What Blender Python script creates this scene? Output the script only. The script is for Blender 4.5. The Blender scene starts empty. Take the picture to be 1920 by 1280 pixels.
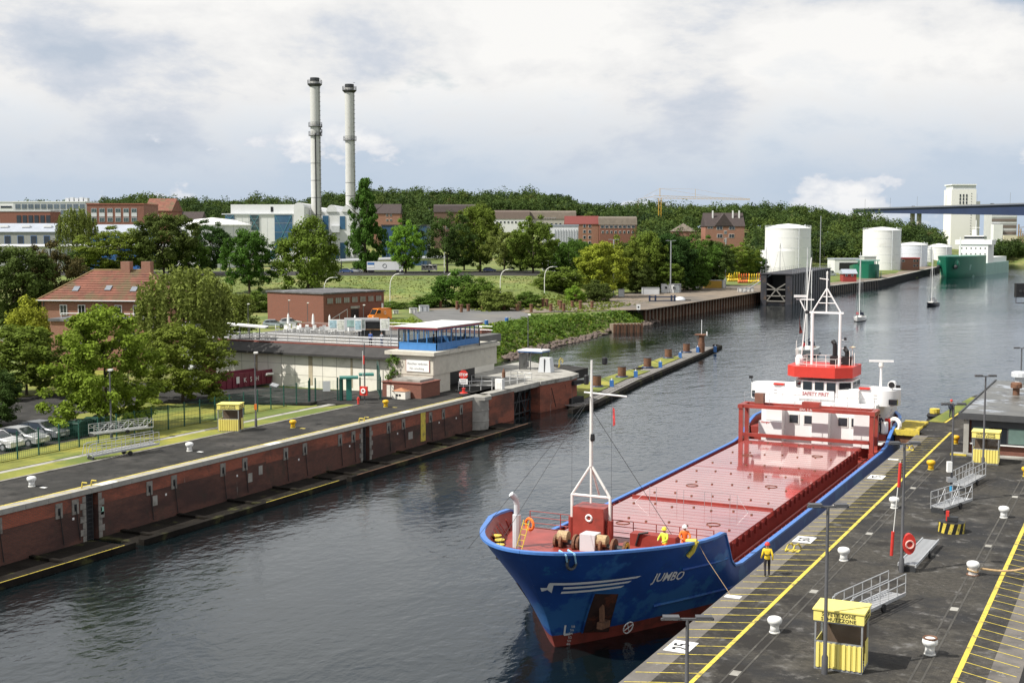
import bpy, math, random
import numpy as np
from mathutils import Vector, Matrix
R = math.radians
# ------------------------------------------------------------------ camera
SC = bpy.context.scene
F, CX, CY, VPX, VPY, ZC = 2400.0, 960.0, 640.0, 2170.0, 438.0, 21.8
TH = math.atan((CY - VPY) / F)
def ray(px, py):
    x = (px - CX) / F; y = -(py - CY) / F
    return x, math.cos(TH) + y * math.sin(TH), y * math.cos(TH) - math.sin(TH)
_d = ray(VPX, VPY); YAW = math.atan2(_d[0], _d[1]); cy, sy = math.cos(YAW), math.sin(YAW)
cam_d = bpy.data.cameras.new('camera'); cam = bpy.data.objects.new('camera', cam_d)
SC.collection.objects.link(cam); SC.camera = cam
cam.location = (0, 0, ZC); cam.rotation_euler = (R(90) - TH, 0, YAW)
cam_d.sensor_width = 36; cam_d.lens = 36 * F / 1920; cam_d.clip_end = 20000; cam_d.clip_start = 0.5
# ------------------------------------------------------------------ world / sun / exposure
OFF_A, OFF_B, OFF_C = (6.1, 2.7, 3.25), (14.4, 3.9, 2.1), (5.35, 2.4, .12)
SUN_EL, SUN_DIR = R(50), Vector((0.66, 0.75, 0)).normalized()     # light travels along SUN_DIR
W = bpy.data.worlds.new('World'); SC.world = W; W.use_nodes = True
nt = W.node_tree; N = nt.nodes; L = nt.links; N.clear()
def wn(t, **k):
    n = N.new(t)
    for a, b in k.items(): setattr(n, a, b)
    return n
def wmath(op, a, b=None, clamp=False):
    n = wn('ShaderNodeMath', operation=op, use_clamp=clamp)
    for i, v in enumerate((a, b)):
        if v is None: continue
        if isinstance(v, (int, float)): n.inputs[i].default_value = v
        else: L.new(v, n.inputs[i])
    return n.outputs[0]
def wramp(val, stops):
    n = wn('ShaderNodeValToRGB'); L.new(val, n.inputs[0]); cr = n.color_ramp
    while len(cr.elements) < len(stops): cr.elements.new(.5)
    for e, (p, c) in zip(cr.elements, stops):
        e.position = p; e.color = (c, c, c, 1) if isinstance(c, (int, float)) else (*c, 1)
    return n.outputs[0]
def wmix(f, a, b):
    n = wn('ShaderNodeMix', data_type='RGBA')
    if isinstance(f, (int, float)): n.inputs[0].default_value = f
    else: L.new(f, n.inputs[0])
    for i, v in ((6, a), (7, b)):
        if isinstance(v, tuple): n.inputs[i].default_value = (*v, 1)
        else: L.new(v, n.inputs[i])
    return n.outputs[2]
sky = wn('ShaderNodeTexSky', sky_type='NISHITA', sun_disc=False)
sky.sun_elevation = SUN_EL; sky.sun_rotation = math.atan2(-SUN_DIR.x, -SUN_DIR.y)
sky.air_density = 1.0; sky.dust_density = 0.6; sky.ozone_density = 1.5
tc = wn('ShaderNodeTexCoord'); sep = wn('ShaderNodeSeparateXYZ'); L.new(tc.outputs['Generated'], sep.inputs[0])
zz = wmath('MAXIMUM', sep.outputs[2], 0.0)
def wnoise(vec, scale, detail, rough=.55, off=(0, 0, 0), dist=0.0, st=(1, 1, 1)):
    mp = wn('ShaderNodeMapping'); L.new(vec, mp.inputs[0]); mp.inputs[1].default_value = off; mp.inputs[3].default_value = st
    n = wn('ShaderNodeTexNoise'); L.new(mp.outputs[0], n.inputs['Vector'])
    n.inputs['Scale'].default_value = scale; n.inputs['Detail'].default_value = detail
    n.inputs['Roughness'].default_value = rough; n.inputs['Distortion'].default_value = dist
    return n.outputs['Fac']
dirv = tc.outputs['Generated']
big = wnoise(dirv, 2.6, 7, .5, OFF_A, .15, (1, 1, 2.2))
lit = wnoise(dirv, 3.4, 12, .6, OFF_B, .1, (1, 1, 2.3))
low = wnoise(dirv, 11.0, 9, .58, OFF_C, .1, (1, 1, 1.9))
cover = wramp(big, [(.385, 0.0), (.425, 1.0)])
ctone = wramp(lit, [(.35, (5.4, 6.1, 7.1)), (.42, (6.8, 7.2, 7.9)), (.475, (8.8, 8.8, 8.8)), (.54, (9.9, 9.8, 9.6))])
# towards the horizon the cloud base turns slate blue with a few small bright cumulus
hz = wramp(wmath('ADD', zz, wmath('MULTIPLY', wmath('SUBTRACT', lit, .5), -.25)), [(0.0, 1.0), (.04, .85), (.11, 0.0)])
base_h = wmix(hz, ctone, (5.2, 6.2, 7.5))
cum = wmath('MULTIPLY', wramp(low, [(.56, 0.0), (.59, 1.0)]), wramp(zz, [(.0, .35), (.022, .85), (.07, 1.0), (.09, 0.0)]))
base_h = wmix(cum, base_h, wmix(wramp(low, [(.58, 0.0), (.68, 1.0)]), (7.2, 7.6, 8.3), (10, 9.9, 9.8)))
final = wmix(cover, sky.outputs[0], base_h)
final = wmix(wmath('MULTIPLY', hz, .85), final, base_h)
bg = wn('ShaderNodeBackground'); L.new(final, bg.inputs[0]); bg.inputs[1].default_value = 0.08
wo = wn('ShaderNodeOutputWorld'); L.new(bg.outputs[0], wo.inputs[0])
sd = bpy.data.lights.new('sun', 'SUN'); sd.energy = 5.0; sd.angle = R(0.5); sd.color = (1, .955, .88)
so = bpy.data.objects.new('sun', sd); SC.collection.objects.link(so)
so.rotation_euler = Vector((SUN_DIR.x * math.cos(SUN_EL), SUN_DIR.y * math.cos(SUN_EL), -math.sin(SUN_EL))).to_track_quat('-Z', 'Y').to_euler()
SC.view_settings.view_transform = 'Standard'; SC.view_settings.look = 'None'
SC.view_settings.exposure = 0.28; SC.view_settings.gamma = 1.0
SC.cycles.max_bounces = 5; SC.cycles.diffuse_bounces = 2; SC.cycles.glossy_bounces = 3
SC.cycles.transmission_bounces = 3; SC.cycles.transparent_max_bounces = 16
SC.cycles.caustics_reflective = False; SC.cycles.caustics_refractive = False
SC.cycles.use_denoising = True
# ------------------------------------------------------------------ placing helpers
def UV(u, v): return (u * cy - v * sy, u * sy + v * cy)
def G(px, py, z=3.8):
    r = ray(px, py); t = (z - ZC) / r[2]; return UV(r[0] * t, r[1] * t)
def G3(px, py, z=3.8): x, y = G(px, py, z); return (x, y, z)
def D(px, py, v):
    r = ray(px, py); t = v / r[1]; x, y = UV(r[0] * t, v); return (x, y, ZC + r[2] * t)
def sstep(a, b, x):
    t = min(1, max(0, (x - a) / (b - a))); return t * t * (3 - 2 * t)
def lerp(a, b, t): return a + (b - a) * t
def pw(tab, x):
    if x <= tab[0][0]: return tab[0][1]
    for (a, p), (b, q) in zip(tab, tab[1:]):
        if x <= b: return lerp(p, q, (x - a) / (b - a))
    return tab[-1][1]
# ------------------------------------------------------------------ materials
MATS = {}
def M(name, col, rough=.6, metal=0., var=.12, sc=2., bump=0., bsc=25., stain=None, spec=.4, leaf=False, rnd=0., coat=0.):
    if name in MATS: return MATS[name]
    m = bpy.data.materials.new(name); m.use_nodes = True; n = m.node_tree.nodes; l = m.node_tree.links
    b = n['Principled BSDF']; b.inputs['Roughness'].default_value = rough; b.inputs['Metallic'].default_value = metal
    b.inputs['Specular IOR Level'].default_value = spec; b.inputs['Coat Weight'].default_value = coat; b.inputs['Coat Roughness'].default_value = .04
    tx = n.new('ShaderNodeTexCoord')
    no = n.new('ShaderNodeTexNoise'); no.inputs['Scale'].default_value = sc; no.inputs['Detail'].default_value = 6
    no.inputs['Roughness'].default_value = .62; l.new(tx.outputs['Object'], no.inputs['Vector'])
    ra = n.new('ShaderNodeValToRGB'); l.new(no.outputs['Fac'], ra.inputs[0])
    e = ra.color_ramp.elements; e[0].position = .3; e[1].position = .7
    e[0].color = (*[max(0, c * (1 - var)) for c in col], 1); e[1].color = (*[min(1, c * (1 + var)) for c in col], 1)
    out = ra.outputs[0]
    if stain:
        for (scol, ssc, lo, hi) in (stain if isinstance(stain, list) else [stain]):
            s = n.new('ShaderNodeTexNoise'); s.inputs['Scale'].default_value = ssc; s.inputs['Detail'].default_value = 7
            s.inputs['Roughness'].default_value = .65; l.new(tx.outputs['Object'], s.inputs['Vector'])
            sr = n.new('ShaderNodeValToRGB'); l.new(s.outputs['Fac'], sr.inputs[0])
            sr.color_ramp.elements[0].position = lo; sr.color_ramp.elements[1].position = hi
            mx = n.new('ShaderNodeMix'); mx.data_type = 'RGBA'; l.new(sr.outputs[0], mx.inputs[0]); l.new(out, mx.inputs[6])
            mx.inputs[7].default_value = (*scol, 1); out = mx.outputs[2]
    if rnd:
        oi = n.new('ShaderNodeObjectInfo'); hs = n.new('ShaderNodeHueSaturation')
        mr = n.new('ShaderNodeMapRange'); l.new(oi.outputs['Random'], mr.inputs[0]); mr.inputs[3].default_value = .5 - rnd * .12; mr.inputs[4].default_value = .5 + rnd * .06
        mv = n.new('ShaderNodeMapRange'); l.new(oi.outputs['Random'], mv.inputs[0]); mv.inputs[3].default_value = 1 + rnd * .5; mv.inputs[4].default_value = 1 - rnd * .5
        l.new(mr.outputs[0], hs.inputs['Hue']); l.new(mv.outputs[0], hs.inputs['Value']); l.new(out, hs.inputs['Color']); out = hs.outputs[0]
    l.new(out, b.inputs['Base Color'])
    if bump:
        bn = n.new('ShaderNodeTexNoise'); bn.inputs['Scale'].default_value = bsc; bn.inputs['Detail'].default_value = 4
        l.new(tx.outputs['Object'], bn.inputs['Vector'])
        bp_ = n.new('ShaderNodeBump'); bp_.inputs['Strength'].default_value = bump; bp_.inputs['Distance'].default_value = .05
        l.new(bn.outputs['Fac'], bp_.inputs['Height']); l.new(bp_.outputs[0], b.inputs['Normal'])
    if leaf:
        tr = n.new('ShaderNodeBsdfTranslucent'); l.new(out, tr.inputs[0]); ms = n.new('ShaderNodeMixShader'); ms.inputs[0].default_value = .3
        l.new(b.outputs[0], ms.inputs[1]); l.new(tr.outputs[0], ms.inputs[2]); l.new(ms.outputs[0], n['Material Output'].inputs[0])
    MATS[name] = m; return m
def brick(name, c1, c2, mortar, bw=.24, bh=.075, ms=.012, rough=.85, patch=None):
    """brick courses on upright faces: u = x + y, v = z of the object"""
    if name in MATS: return MATS[name]
    m = bpy.data.materials.new(name); m.use_nodes = True; n = m.node_tree.nodes; l = m.node_tree.links; b = n['Principled BSDF']
    b.inputs['Roughness'].default_value = rough; b.inputs['Specular IOR Level'].default_value = .25
    tx = n.new('ShaderNodeTexCoord'); sp = n.new('ShaderNodeSeparateXYZ'); l.new(tx.outputs['Object'], sp.inputs[0])
    ad = n.new('ShaderNodeMath'); l.new(sp.outputs[0], ad.inputs[0]); l.new(sp.outputs[1], ad.inputs[1])
    cb = n.new('ShaderNodeCombineXYZ'); l.new(ad.outputs[0], cb.inputs[0]); l.new(sp.outputs[2], cb.inputs[1])
    br = n.new('ShaderNodeTexBrick'); l.new(cb.outputs[0], br.inputs['Vector'])
    br.inputs['Scale'].default_value = 1; br.inputs['Brick Width'].default_value = bw; br.inputs['Row Height'].default_value = bh
    br.inputs['Mortar Size'].default_value = ms; br.inputs['Color1'].default_value = (*c1, 1); br.inputs['Color2'].default_value = (*c2, 1)
    br.inputs['Mortar'].default_value = (*mortar, 1); br.inputs['Bias'].default_value = 0
    out = br.outputs['Color']
    for (scol, ssc, lo, hi, stretch) in (patch or []):
        mp = n.new('ShaderNodeMapping'); l.new(tx.outputs['Object'], mp.inputs[0]); mp.inputs[3].default_value = stretch
        s = n.new('ShaderNodeTexNoise'); s.inputs['Scale'].default_value = ssc; s.inputs['Detail'].default_value = 7; s.inputs['Roughness'].default_value = .65
        l.new(mp.outputs[0], s.inputs['Vector'])
        sr = n.new('ShaderNodeValToRGB'); l.new(s.outputs['Fac'], sr.inputs[0]); sr.color_ramp.elements[0].position = lo; sr.color_ramp.elements[1].position = hi
        mx = n.new('ShaderNodeMix'); mx.data_type = 'RGBA'; l.new(sr.outputs[0], mx.inputs[0]); l.new(out, mx.inputs[6]); mx.inputs[7].default_value = (*scol, 1); out = mx.outputs[2]
    l.new(out, b.inputs['Base Color'])
    bp_ = n.new('ShaderNodeBump'); bp_.inputs['Strength'].default_value = .5; bp_.inputs['Distance'].default_value = .02; bp_.invert = True
    l.new(br.outputs['Fac'], bp_.inputs['Height']); l.new(bp_.outputs[0], b.inputs['Normal'])
    MATS[name] = m; return m
# ------------------------------------------------------------------ mesh helpers
COL = SC.collection
class MB:
    def __init__(s): s.v = []; s.f = []
    def add(s, vs, fs):
        o = len(s.v); s.v += [tuple(p) for p in vs]; s.f += [tuple(i + o for i in f) for f in fs]; return s
    def box(s, cx, cy_, cz, sx, sy_, sz, rz=0.):
        c, n = math.cos(rz), math.sin(rz); vs = []
        for dz in (-.5, .5):
            for dx, dy in ((-.5, -.5), (.5, -.5), (.5, .5), (-.5, .5)):
                x, y = dx * sx, dy * sy_; vs.append((cx + x * c - y * n, cy_ + x * n + y * c, cz + dz * sz))
        return s.add(vs, [(3, 2, 1, 0), (4, 5, 6, 7), (0, 1, 5, 4), (1, 2, 6, 5), (2, 3, 7, 6), (3, 0, 4, 7)])
    def bb(s, x0, x1, y0, y1, z0, z1): return s.box((x0 + x1) / 2, (y0 + y1) / 2, (z0 + z1) / 2, x1 - x0, y1 - y0, z1 - z0)
    def tube(s, p, q, r, n=6, r2=None):
        p, q = Vector(p), Vector(q); d = q - p
        if d.length < 1e-6: return s
        d.normalize(); a = d.orthogonal().normalized(); b = d.cross(a); r2 = r if r2 is None else r2; vs = []
        for c, rr in ((p, r), (q, r2)):
            for i in range(n):
                t = 2 * math.pi * i / n; vs.append(c + (a * math.cos(t) + b * math.sin(t)) * rr)
        return s.add(vs, [(i, (i + 1) % n, n + (i + 1) % n, n + i) for i in range(n)] + [tuple(range(n - 1, -1, -1)), tuple(range(n, 2 * n))])
    def path(s, pts, r, n=6):
        for p, q in zip(pts, pts[1:]): s.tube(p, q, r, n)
        return s
    def beam(s, p, q, w, h):
        p, q = Vector(p), Vector(q); d = (q - p).normalized(); up = Vector((0, 0, 1))
        if abs(d.z) > .95: up = Vector((0, 1, 0))
        a = d.cross(up).normalized() * w / 2; b = a.cross(d).normalized() * h / 2
        vs = [c + i * a + j * b for c in (p, q) for i, j in ((-1, -1), (1, -1), (1, 1), (-1, 1))]
        return s.add(vs, [(3, 2, 1, 0), (4, 5, 6, 7), (0, 1, 5, 4), (1, 2, 6, 5), (2, 3, 7, 6), (3, 0, 4, 7)])
    def lathe(s, prof, n=16, c=(0, 0, 0), cap=True):
        vs = []
        for r, z in prof:
            for i in range(n): t = 2 * math.pi * i / n; vs.append((c[0] + r * math.cos(t), c[1] + r * math.sin(t), c[2] + z))
        fs = [(k * n + i, k * n + (i + 1) % n, (k + 1) * n + (i + 1) % n, (k + 1) * n + i) for k in range(len(prof) - 1) for i in range(n)]
        if cap: fs += [tuple(range(n - 1, -1, -1)), tuple(range((len(prof) - 1) * n, len(prof) * n))]
        return s.add(vs, fs)
    def prism(s, poly, z0, z1):
        n = len(poly); a = sum(poly[i][0] * poly[(i + 1) % n][1] - poly[(i + 1) % n][0] * poly[i][1] for i in range(n))
        if a < 0: poly = poly[::-1]
        return s.add([(x, y, z0) for x, y in poly] + [(x, y, z1) for x, y in poly],
                     [tuple(range(n - 1, -1, -1)), tuple(range(n, 2 * n))] + [(i, (i + 1) % n, n + (i + 1) % n, n + i) for i in range(n)])
    def extr(s, poly, x0, x1):
        """polygon in (y, z) swept along x"""
        n = len(poly); return s.add([(x0, y, z) for y, z in poly] + [(x1, y, z) for y, z in poly],
                     [tuple(range(n)), tuple(range(2 * n - 1, n - 1, -1))] + [(i, n + i, n + (i + 1) % n, (i + 1) % n) for i in range(n)])
    def sphere(s, c, r, n=10, k=6, sz=1.):
        pr = [(max(.001, r * math.sin(math.pi * i / k)), -r * sz * math.cos(math.pi * i / k)) for i in range(k + 1)]
        return s.lathe(pr, n, c, cap=False)
    def ring(s, c, R_, r, ax=(0, 0, 1), n=18, m=6):
        ax = Vector(ax).normalized(); a = ax.orthogonal().normalized(); b = ax.cross(a); c = Vector(c); vs = []
        for i in range(n):
            t = 2 * math.pi * i / n; d = a * math.cos(t) + b * math.sin(t)
            for j in range(m): q = 2 * math.pi * j / m; vs.append(c + d * (R_ + r * math.cos(q)) + ax * r * math.sin(q))
        return s.add(vs, [(i * m + j, ((i + 1) % n) * m + j, ((i + 1) % n) * m + (j + 1) % m, i * m + (j + 1) % m) for i in range(n) for j in range(m)])
    def mesh(s, name): 
        me = bpy.data.meshes.new(name); me.from_pydata([tuple(p) for p in s.v], [], s.f); me.update(); return me
    def build(s, name, mat, parent=None, loc=(0, 0, 0), rz=0., smooth=False):
        return obj(name, s.mesh(name), mat, parent, loc, rz, smooth)
def obj(name, me, mat, parent=None, loc=(0, 0, 0), rz=0., smooth=False):
    o = bpy.data.objects.new(name, me); COL.objects.link(o)
    if mat and not me.materials: me.materials.append(mat)
    o.location = loc; o.rotation_euler = (0, 0, rz); o.parent = parent
    if smooth: me.polygons.foreach_set('use_smooth', [True] * len(me.polygons)); me.set_sharp_from_angle(angle=R(40))
    return o
def tag(o, label=None, cat=None, group=None, kind=None):
    for k, v in (('label', label), ('category', cat), ('group', group), ('kind', kind)):
        if v: o[k] = v
    return o
def thing(name, label, cat, loc=(0, 0, 0), rz=0., group=None):
    o = bpy.data.objects.new(name, None); COL.objects.link(o); o.location = loc; o.rotation_euler = (0, 0, rz); o.empty_display_size = .2
    return tag(o, label, cat, group)
def dup(root, loc, rz=None, label=None, scale=None, parent=None):
    c = root.copy(); COL.objects.link(c); c.parent = parent
    if loc is not None: c.location = loc
    if rz is not None: c.rotation_euler = (0, 0, rz)
    if scale is not None: c.scale = scale
    if label: c['label'] = label
    for ch in list(root.children): dup(ch, None, None, None, None, c)
    return c
def part(parent, name, mat, *b, rz=0.):
    return MB().box(*b, rz=rz).build(name, mat, parent)
def struct(o): o['kind'] = 'structure'; return o
def text_mesh(s, size=1., extrude=.004, align='CENTER', bold=.0, shear=0., space=1.):
    cu = bpy.data.curves.new('lettering', 'FONT'); cu.body = s; cu.size = size; cu.extrude = extrude; cu.align_x = align; cu.offset = bold; cu.shear = shear
    cu.space_character = space; cu.resolution_u = 2
    o = bpy.data.objects.new('lettering', cu); COL.objects.link(o)
    me = bpy.data.meshes.new_from_object(o.evaluated_get(bpy.context.evaluated_depsgraph_get()))
    bpy.data.objects.remove(o); bpy.data.curves.remove(cu); return me
def sign_text(parent, s, size, mat, loc, rz=0., rx=R(90), **k):
    """upright lettering, read from the -y side of its parent"""
    o = obj('lettering', text_mesh(s, size, **k), mat, parent, loc); o.rotation_euler = (rx, 0, rz); return o
# ------------------------------------------------------------------ materials in use
asphalt = M('asphalt', (.04, .039, .037), .9, spec=.12, var=.35, sc=.5, bump=.5, bsc=9, stain=[((.085, .08, .074), .22, .5, .72), ((.03, .03, .031), 1.1, .56, .66)])
cobble_m = None
grass_m = M('grass', (.125, .16, .035), .9, var=.4, sc=.12, bump=.6, bsc=1.2, stain=[((.22, .2, .07), .05, .5, .66), ((.07, .12, .025), .3, .54, .64)])
lawn_m = M('lawn', (.19, .2, .035), .9, var=.3, sc=.35, bump=.5, bsc=4, stain=[((.3, .27, .045), .25, .5, .68), ((.11, .145, .028), .13, .5, .6)])
gravel_m = M('gravel', (.2, .16, .12), .9, var=.25, sc=.3, bump=.4, bsc=3, stain=((.11, .1, .09), .07, .48, .62))
yard_m = M('yard_asphalt', (.13, .13, .128), .85, var=.22, sc=.25, stain=((.17, .16, .14), .08, .5, .65))
conc = M('concrete', (.33, .32, .29), .85, var=.2, sc=.8, bump=.3, bsc=6, stain=[((.16, .15, .13), .6, .52, .68), ((.2, .21, .13), .25, .6, .72)])
conc_pale = M('pale_concrete', (.74, .71, .63), .85, var=.08, sc=.5, bump=.2, bsc=5, stain=[((.5, .46, .38), .35, .6, .76)])
stone_m = M('granite', (.24, .225, .2), .85, var=.25, sc=2.5, bump=.4, bsc=8, stain=((.12, .11, .1), 1.2, .52, .66))
yel_line = M('yellow_paint', (.62, .49, .07), .65, var=.12, sc=3, stain=[((.16, .14, .07), 2.2, .52, .68), ((.07, .065, .055), 6, .6, .68)])
white_line = M('white_road_paint', (.72, .72, .7), .6, var=.08, sc=3, stain=((.25, .25, .24), 1.5, .6, .7))
white_p = M('white_paint', (.8, .8, .78), .4, var=.05, sc=1.5)
white_dirty = M('weathered_white_paint', (.74, .73, .69), .5, var=.08, sc=1.2, stain=((.45, .38, .28), 1.8, .62, .76))
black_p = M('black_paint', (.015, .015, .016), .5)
grey_steel = M('galvanised_steel', (.42, .43, .44), .45, .6, var=.15, sc=4)
dark_steel = M('dark_steel', (.05, .052, .055), .5, .4, var=.2)
lamp_grey = M('grey_lamp_post', (.1, .1, .105), .5, .2)
rust = M('rusty_steel', (.17, .085, .05), .85, var=.35, sc=1.6, bump=.3, bsc=10, stain=((.09, .05, .035), 2.5, .5, .66))
glass_d = M('dark_glass', (.02, .025, .03), .08, spec=.8, var=.3, sc=.6)
red_p = M('red_paint', (.55, .04, .03), .45, var=.1)
orange_p = M('orange_paint', (.75, .2, .03), .5, var=.1)
blue_p = M('blue_paint', (.05, .16, .42), .45, var=.1)
green_f = M('green_fence_paint', (.012, .07, .055), .5, var=.15)
rubber = M('black_rubber', (.02, .02, .021), .8, var=.2)
redbrick = brick('red_brick', (.37, .16, .105), (.29, .12, .08), (.24, .17, .13))
darkbrick = brick('dark_red_brick', (.27, .1, .068), (.2, .075, .052), (.16, .1, .08))
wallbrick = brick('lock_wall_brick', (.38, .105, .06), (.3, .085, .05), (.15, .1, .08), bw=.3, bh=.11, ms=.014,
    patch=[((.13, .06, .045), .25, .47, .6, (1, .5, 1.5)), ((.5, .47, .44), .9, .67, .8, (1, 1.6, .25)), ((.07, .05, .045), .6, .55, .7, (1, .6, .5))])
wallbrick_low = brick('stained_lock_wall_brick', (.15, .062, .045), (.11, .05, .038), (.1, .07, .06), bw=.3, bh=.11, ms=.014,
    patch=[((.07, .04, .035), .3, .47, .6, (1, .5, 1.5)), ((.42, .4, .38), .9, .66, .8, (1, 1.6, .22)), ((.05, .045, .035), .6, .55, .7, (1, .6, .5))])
# ------------------------------------------------------------------ water
def make_water():
    m = bpy.data.materials.new('canal_water'); m.use_nodes = True; n = m.node_tree.nodes; l = m.node_tree.links; n.clear()
    out = n.new('ShaderNodeOutputMaterial'); tx = n.new('ShaderNodeTexCoord')
    def noise(sc, stretch, det, dist=0., rz=0.):
        mp = n.new('ShaderNodeMapping'); mp.inputs[3].default_value = stretch; mp.inputs[2].default_value = (0, 0, rz); l.new(tx.outputs['Object'], mp.inputs[0])
        t = n.new('ShaderNodeTexNoise'); t.inputs['Scale'].default_value = sc; t.inputs['Detail'].default_value = det; t.inputs['Distortion'].default_value = dist
        l.new(mp.outputs[0], t.inputs['Vector']); return t.outputs['Fac']
    def mth(op, a, b):
        q = n.new('ShaderNodeMath'); q.operation = op
        for i, v in enumerate((a, b)):
            if isinstance(v, (int, float)): q.inputs[i].default_value = v
            else: l.new(v, q.inputs[i])
        return q.outputs[0]
    big = noise(.016, (1, .45, 1), 3, .6, -.4); rr = n.new('ShaderNodeMapRange'); l.new(big, rr.inputs[0]); rr.inputs[1].default_value = .36; rr.inputs[2].default_value = .62
    rr.inputs[3].default_value = .2; rr.inputs[4].default_value = 1.15
    h = mth('ADD', mth('MULTIPLY', noise(.32, (1, .62, 1), 3, .4, -.5), 1.0), mth('MULTIPLY', noise(1.5, (1, .7, 1), 5, .3, -.3), .5))
    h = mth('MULTIPLY', h, rr.outputs[0])
    bp_ = n.new('ShaderNodeBump'); bp_.inputs['Strength'].default_value = 1.0; bp_.inputs['Distance'].default_value = .16; l.new(h, bp_.inputs['Height'])
    gl = n.new('ShaderNodeBsdfGlossy'); gl.inputs['Roughness'].default_value = .06; gl.inputs[0].default_value = (.93, .96, 1, 1); l.new(bp_.outputs[0], gl.inputs['Normal'])
    df = n.new('ShaderNodeBsdfDiffuse'); df.inputs[0].default_value = (.006, .012, .014, 1)
    tr = n.new('ShaderNodeBsdfTransparent'); tr.inputs[0].default_value = (.2, .22, .22, 1)
    m1 = n.new('ShaderNodeMixShader'); m1.inputs[0].default_value = .38; l.new(df.outputs[0], m1.inputs[1]); l.new(tr.outputs[0], m1.inputs[2])
    fr = n.new('ShaderNodeFresnel'); fr.inputs[0].default_value = 1.5; l.new(bp_.outputs[0], fr.inputs[1])
    m2 = n.new('ShaderNodeMixShader'); l.new(fr.outputs[0], m2.inputs[0]); l.new(m1.outputs[0], m2.inputs[1]); l.new(gl.outputs[0], m2.inputs[2])
    l.new(m2.outputs[0], out.inputs[0]); return m
water_m = make_water()
struct(MB().add([(-1500, -300, 0), (1500, -300, 0), (1500, 2500, 0), (-1500, 2500, 0)], [(0, 1, 2, 3)]).build('water', water_m))
# ------------------------------------------------------------------ terrain
SHORE = [(-68.5, -120), (-68.5, 150), (-70, 158), (-79, 163), (-92, 168)] + [G(x, y, 0) for x, y in
    ((957, 676), (1000, 660), (1060, 646), (1105, 636), (1150, 623), (1190, 618), (1236, 603))]
SHORE += [(-113, 300), (-113, 405), (-108, 450), (-101, 553), (-104, 640), (-111, 765), G(1872, 494, 0), G(1930, 496, 0), (60, 900), (160, 820), (200, 500), (260, 0), (260, -120)]
_sp = np.array(SHORE)
def shore_dist(x, y):
    """signed distance, positive on land"""
    x = np.asarray(x, float); y = np.asarray(y, float); d = np.full(x.shape, 1e9); ins = np.zeros(x.shape, bool); n = len(_sp)
    for i in range(n):
        a, b = _sp[i], _sp[(i + 1) % n]; e = b - a; t = np.clip(((x - a[0]) * e[0] + (y - a[1]) * e[1]) / (e @ e), 0, 1)
        d = np.minimum(d, np.hypot(x - a[0] - t * e[0], y - a[1] - t * e[1]))
        c = ((a[1] > y) != (b[1] > y)) & (x < (b[0] - a[0]) * (y - a[1]) / (b[1] - a[1] + 1e-12) + a[0]); ins ^= c
    return np.where(ins, -d, d)
TOPS = [(-600, 385), (0, 385), (180, 382), (250, 366), (330, 374), (430, 378), (480, 372), (560, 380), (620, 366), (730, 358), (850, 361), (900, 364), (1050, 361), (1150, 373), (1250, 374),
        (1400, 371), (1500, 378), (1600, 388), (1650, 397), (1780, 422), (1850, 432), (1900, 452), (2400, 455)]
VC = 900.
def sst(a, b, x): t = np.clip((x - a) / (b - a), 0, 1); return t * t * (3 - 2 * t)
def ground(x, y):
    x = np.asarray(x, float); y = np.asarray(y, float)
    u = x * cy + y * sy; v = -x * sy + y * cy; px = CX + F * u / np.maximum(v, 1)
    crest = ZC + (438 - np.interp(px, [a for a, b in TOPS], [b for a, b in TOPS])) * VC / F - 15
    fade = 1 - sst(1000, 1110, px)
    left = 1 - .0 * px
    h = 3.45 + 5.4 * sst(318, 385, v) * fade + np.maximum(crest - 9, 1) * sst(610, VC, v) * np.where(px > 1500, sst(680, VC, v), 1)
    d = shore_dist(x, y)
    return np.minimum(h, -2.6 + np.maximum(d + 2, 0) * .75 - np.maximum(-d - 2, 0) * .02)
def gz(x, y): return float(ground(np.array([x]), np.array([y]))[0])
def make_ground():
    na, nr = 190, 170; ang = np.radians(np.linspace(-70, 70, na)); rad = 22 * (9000 / 22) ** np.linspace(0, 1, nr)
    A, Rr = np.meshgrid(ang, rad); u = Rr * np.sin(A); v = Rr * np.cos(A); x = u * cy - v * sy; y = u * sy + v * cy; z = ground(x, y)
    rng = np.random.default_rng(3); z = z + (rng.random(z.shape) - .5) * .12 * (v < 600)
    vs = np.stack([x, y, z], -1).reshape(-1, 3); i = np.arange(nr * na).reshape(nr, na)
    fs = np.stack([i[:-1, :-1], i[:-1, 1:], i[1:, 1:], i[1:, :-1]], -1).reshape(-1, 4)
    me = bpy.data.meshes.new('ground'); me.from_pydata(vs.tolist(), [], fs.tolist()); o = obj('ground', me, grass_m, smooth=True); struct(o)
make_ground()
def sheet(name, poly, z, mat, th=.12, kind=True):
    o = MB().prism(poly, z - th, z).build(name, mat)
    if kind: struct(o)
    return o
sheet('road', [UV(u, v) for u, v in ((-420, 396), (18, 396), (18, 440), (-420, 436))], 8.93, asphalt, .3)
sheet('yard', [G(x, y, 3.6) for x, y in ((770, 585), (850, 578), (960, 580), (1000, 590), (985, 606), (900, 612), (800, 606))], 3.6, yard_m)
sheet('gravel_yard', [G(x, y, 3.58) for x, y in ((760, 580), (960, 573), (1120, 556), (1330, 536), (1440, 533), (1440, 545), (1215, 580), (1130, 582), (1000, 586), (900, 581))], 3.58, gravel_m)
sheet('service_road', [(-96, 20), (-110, 20), (-112, 118), (-80.5, 123.5), (-80.5, 112), (-96, 104)], 3.74, asphalt, .3)
sheet('car_park', [(-84, 60), (-96, 60), (-96, 92), (-84, 92)], 3.73, asphalt, .3)
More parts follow.
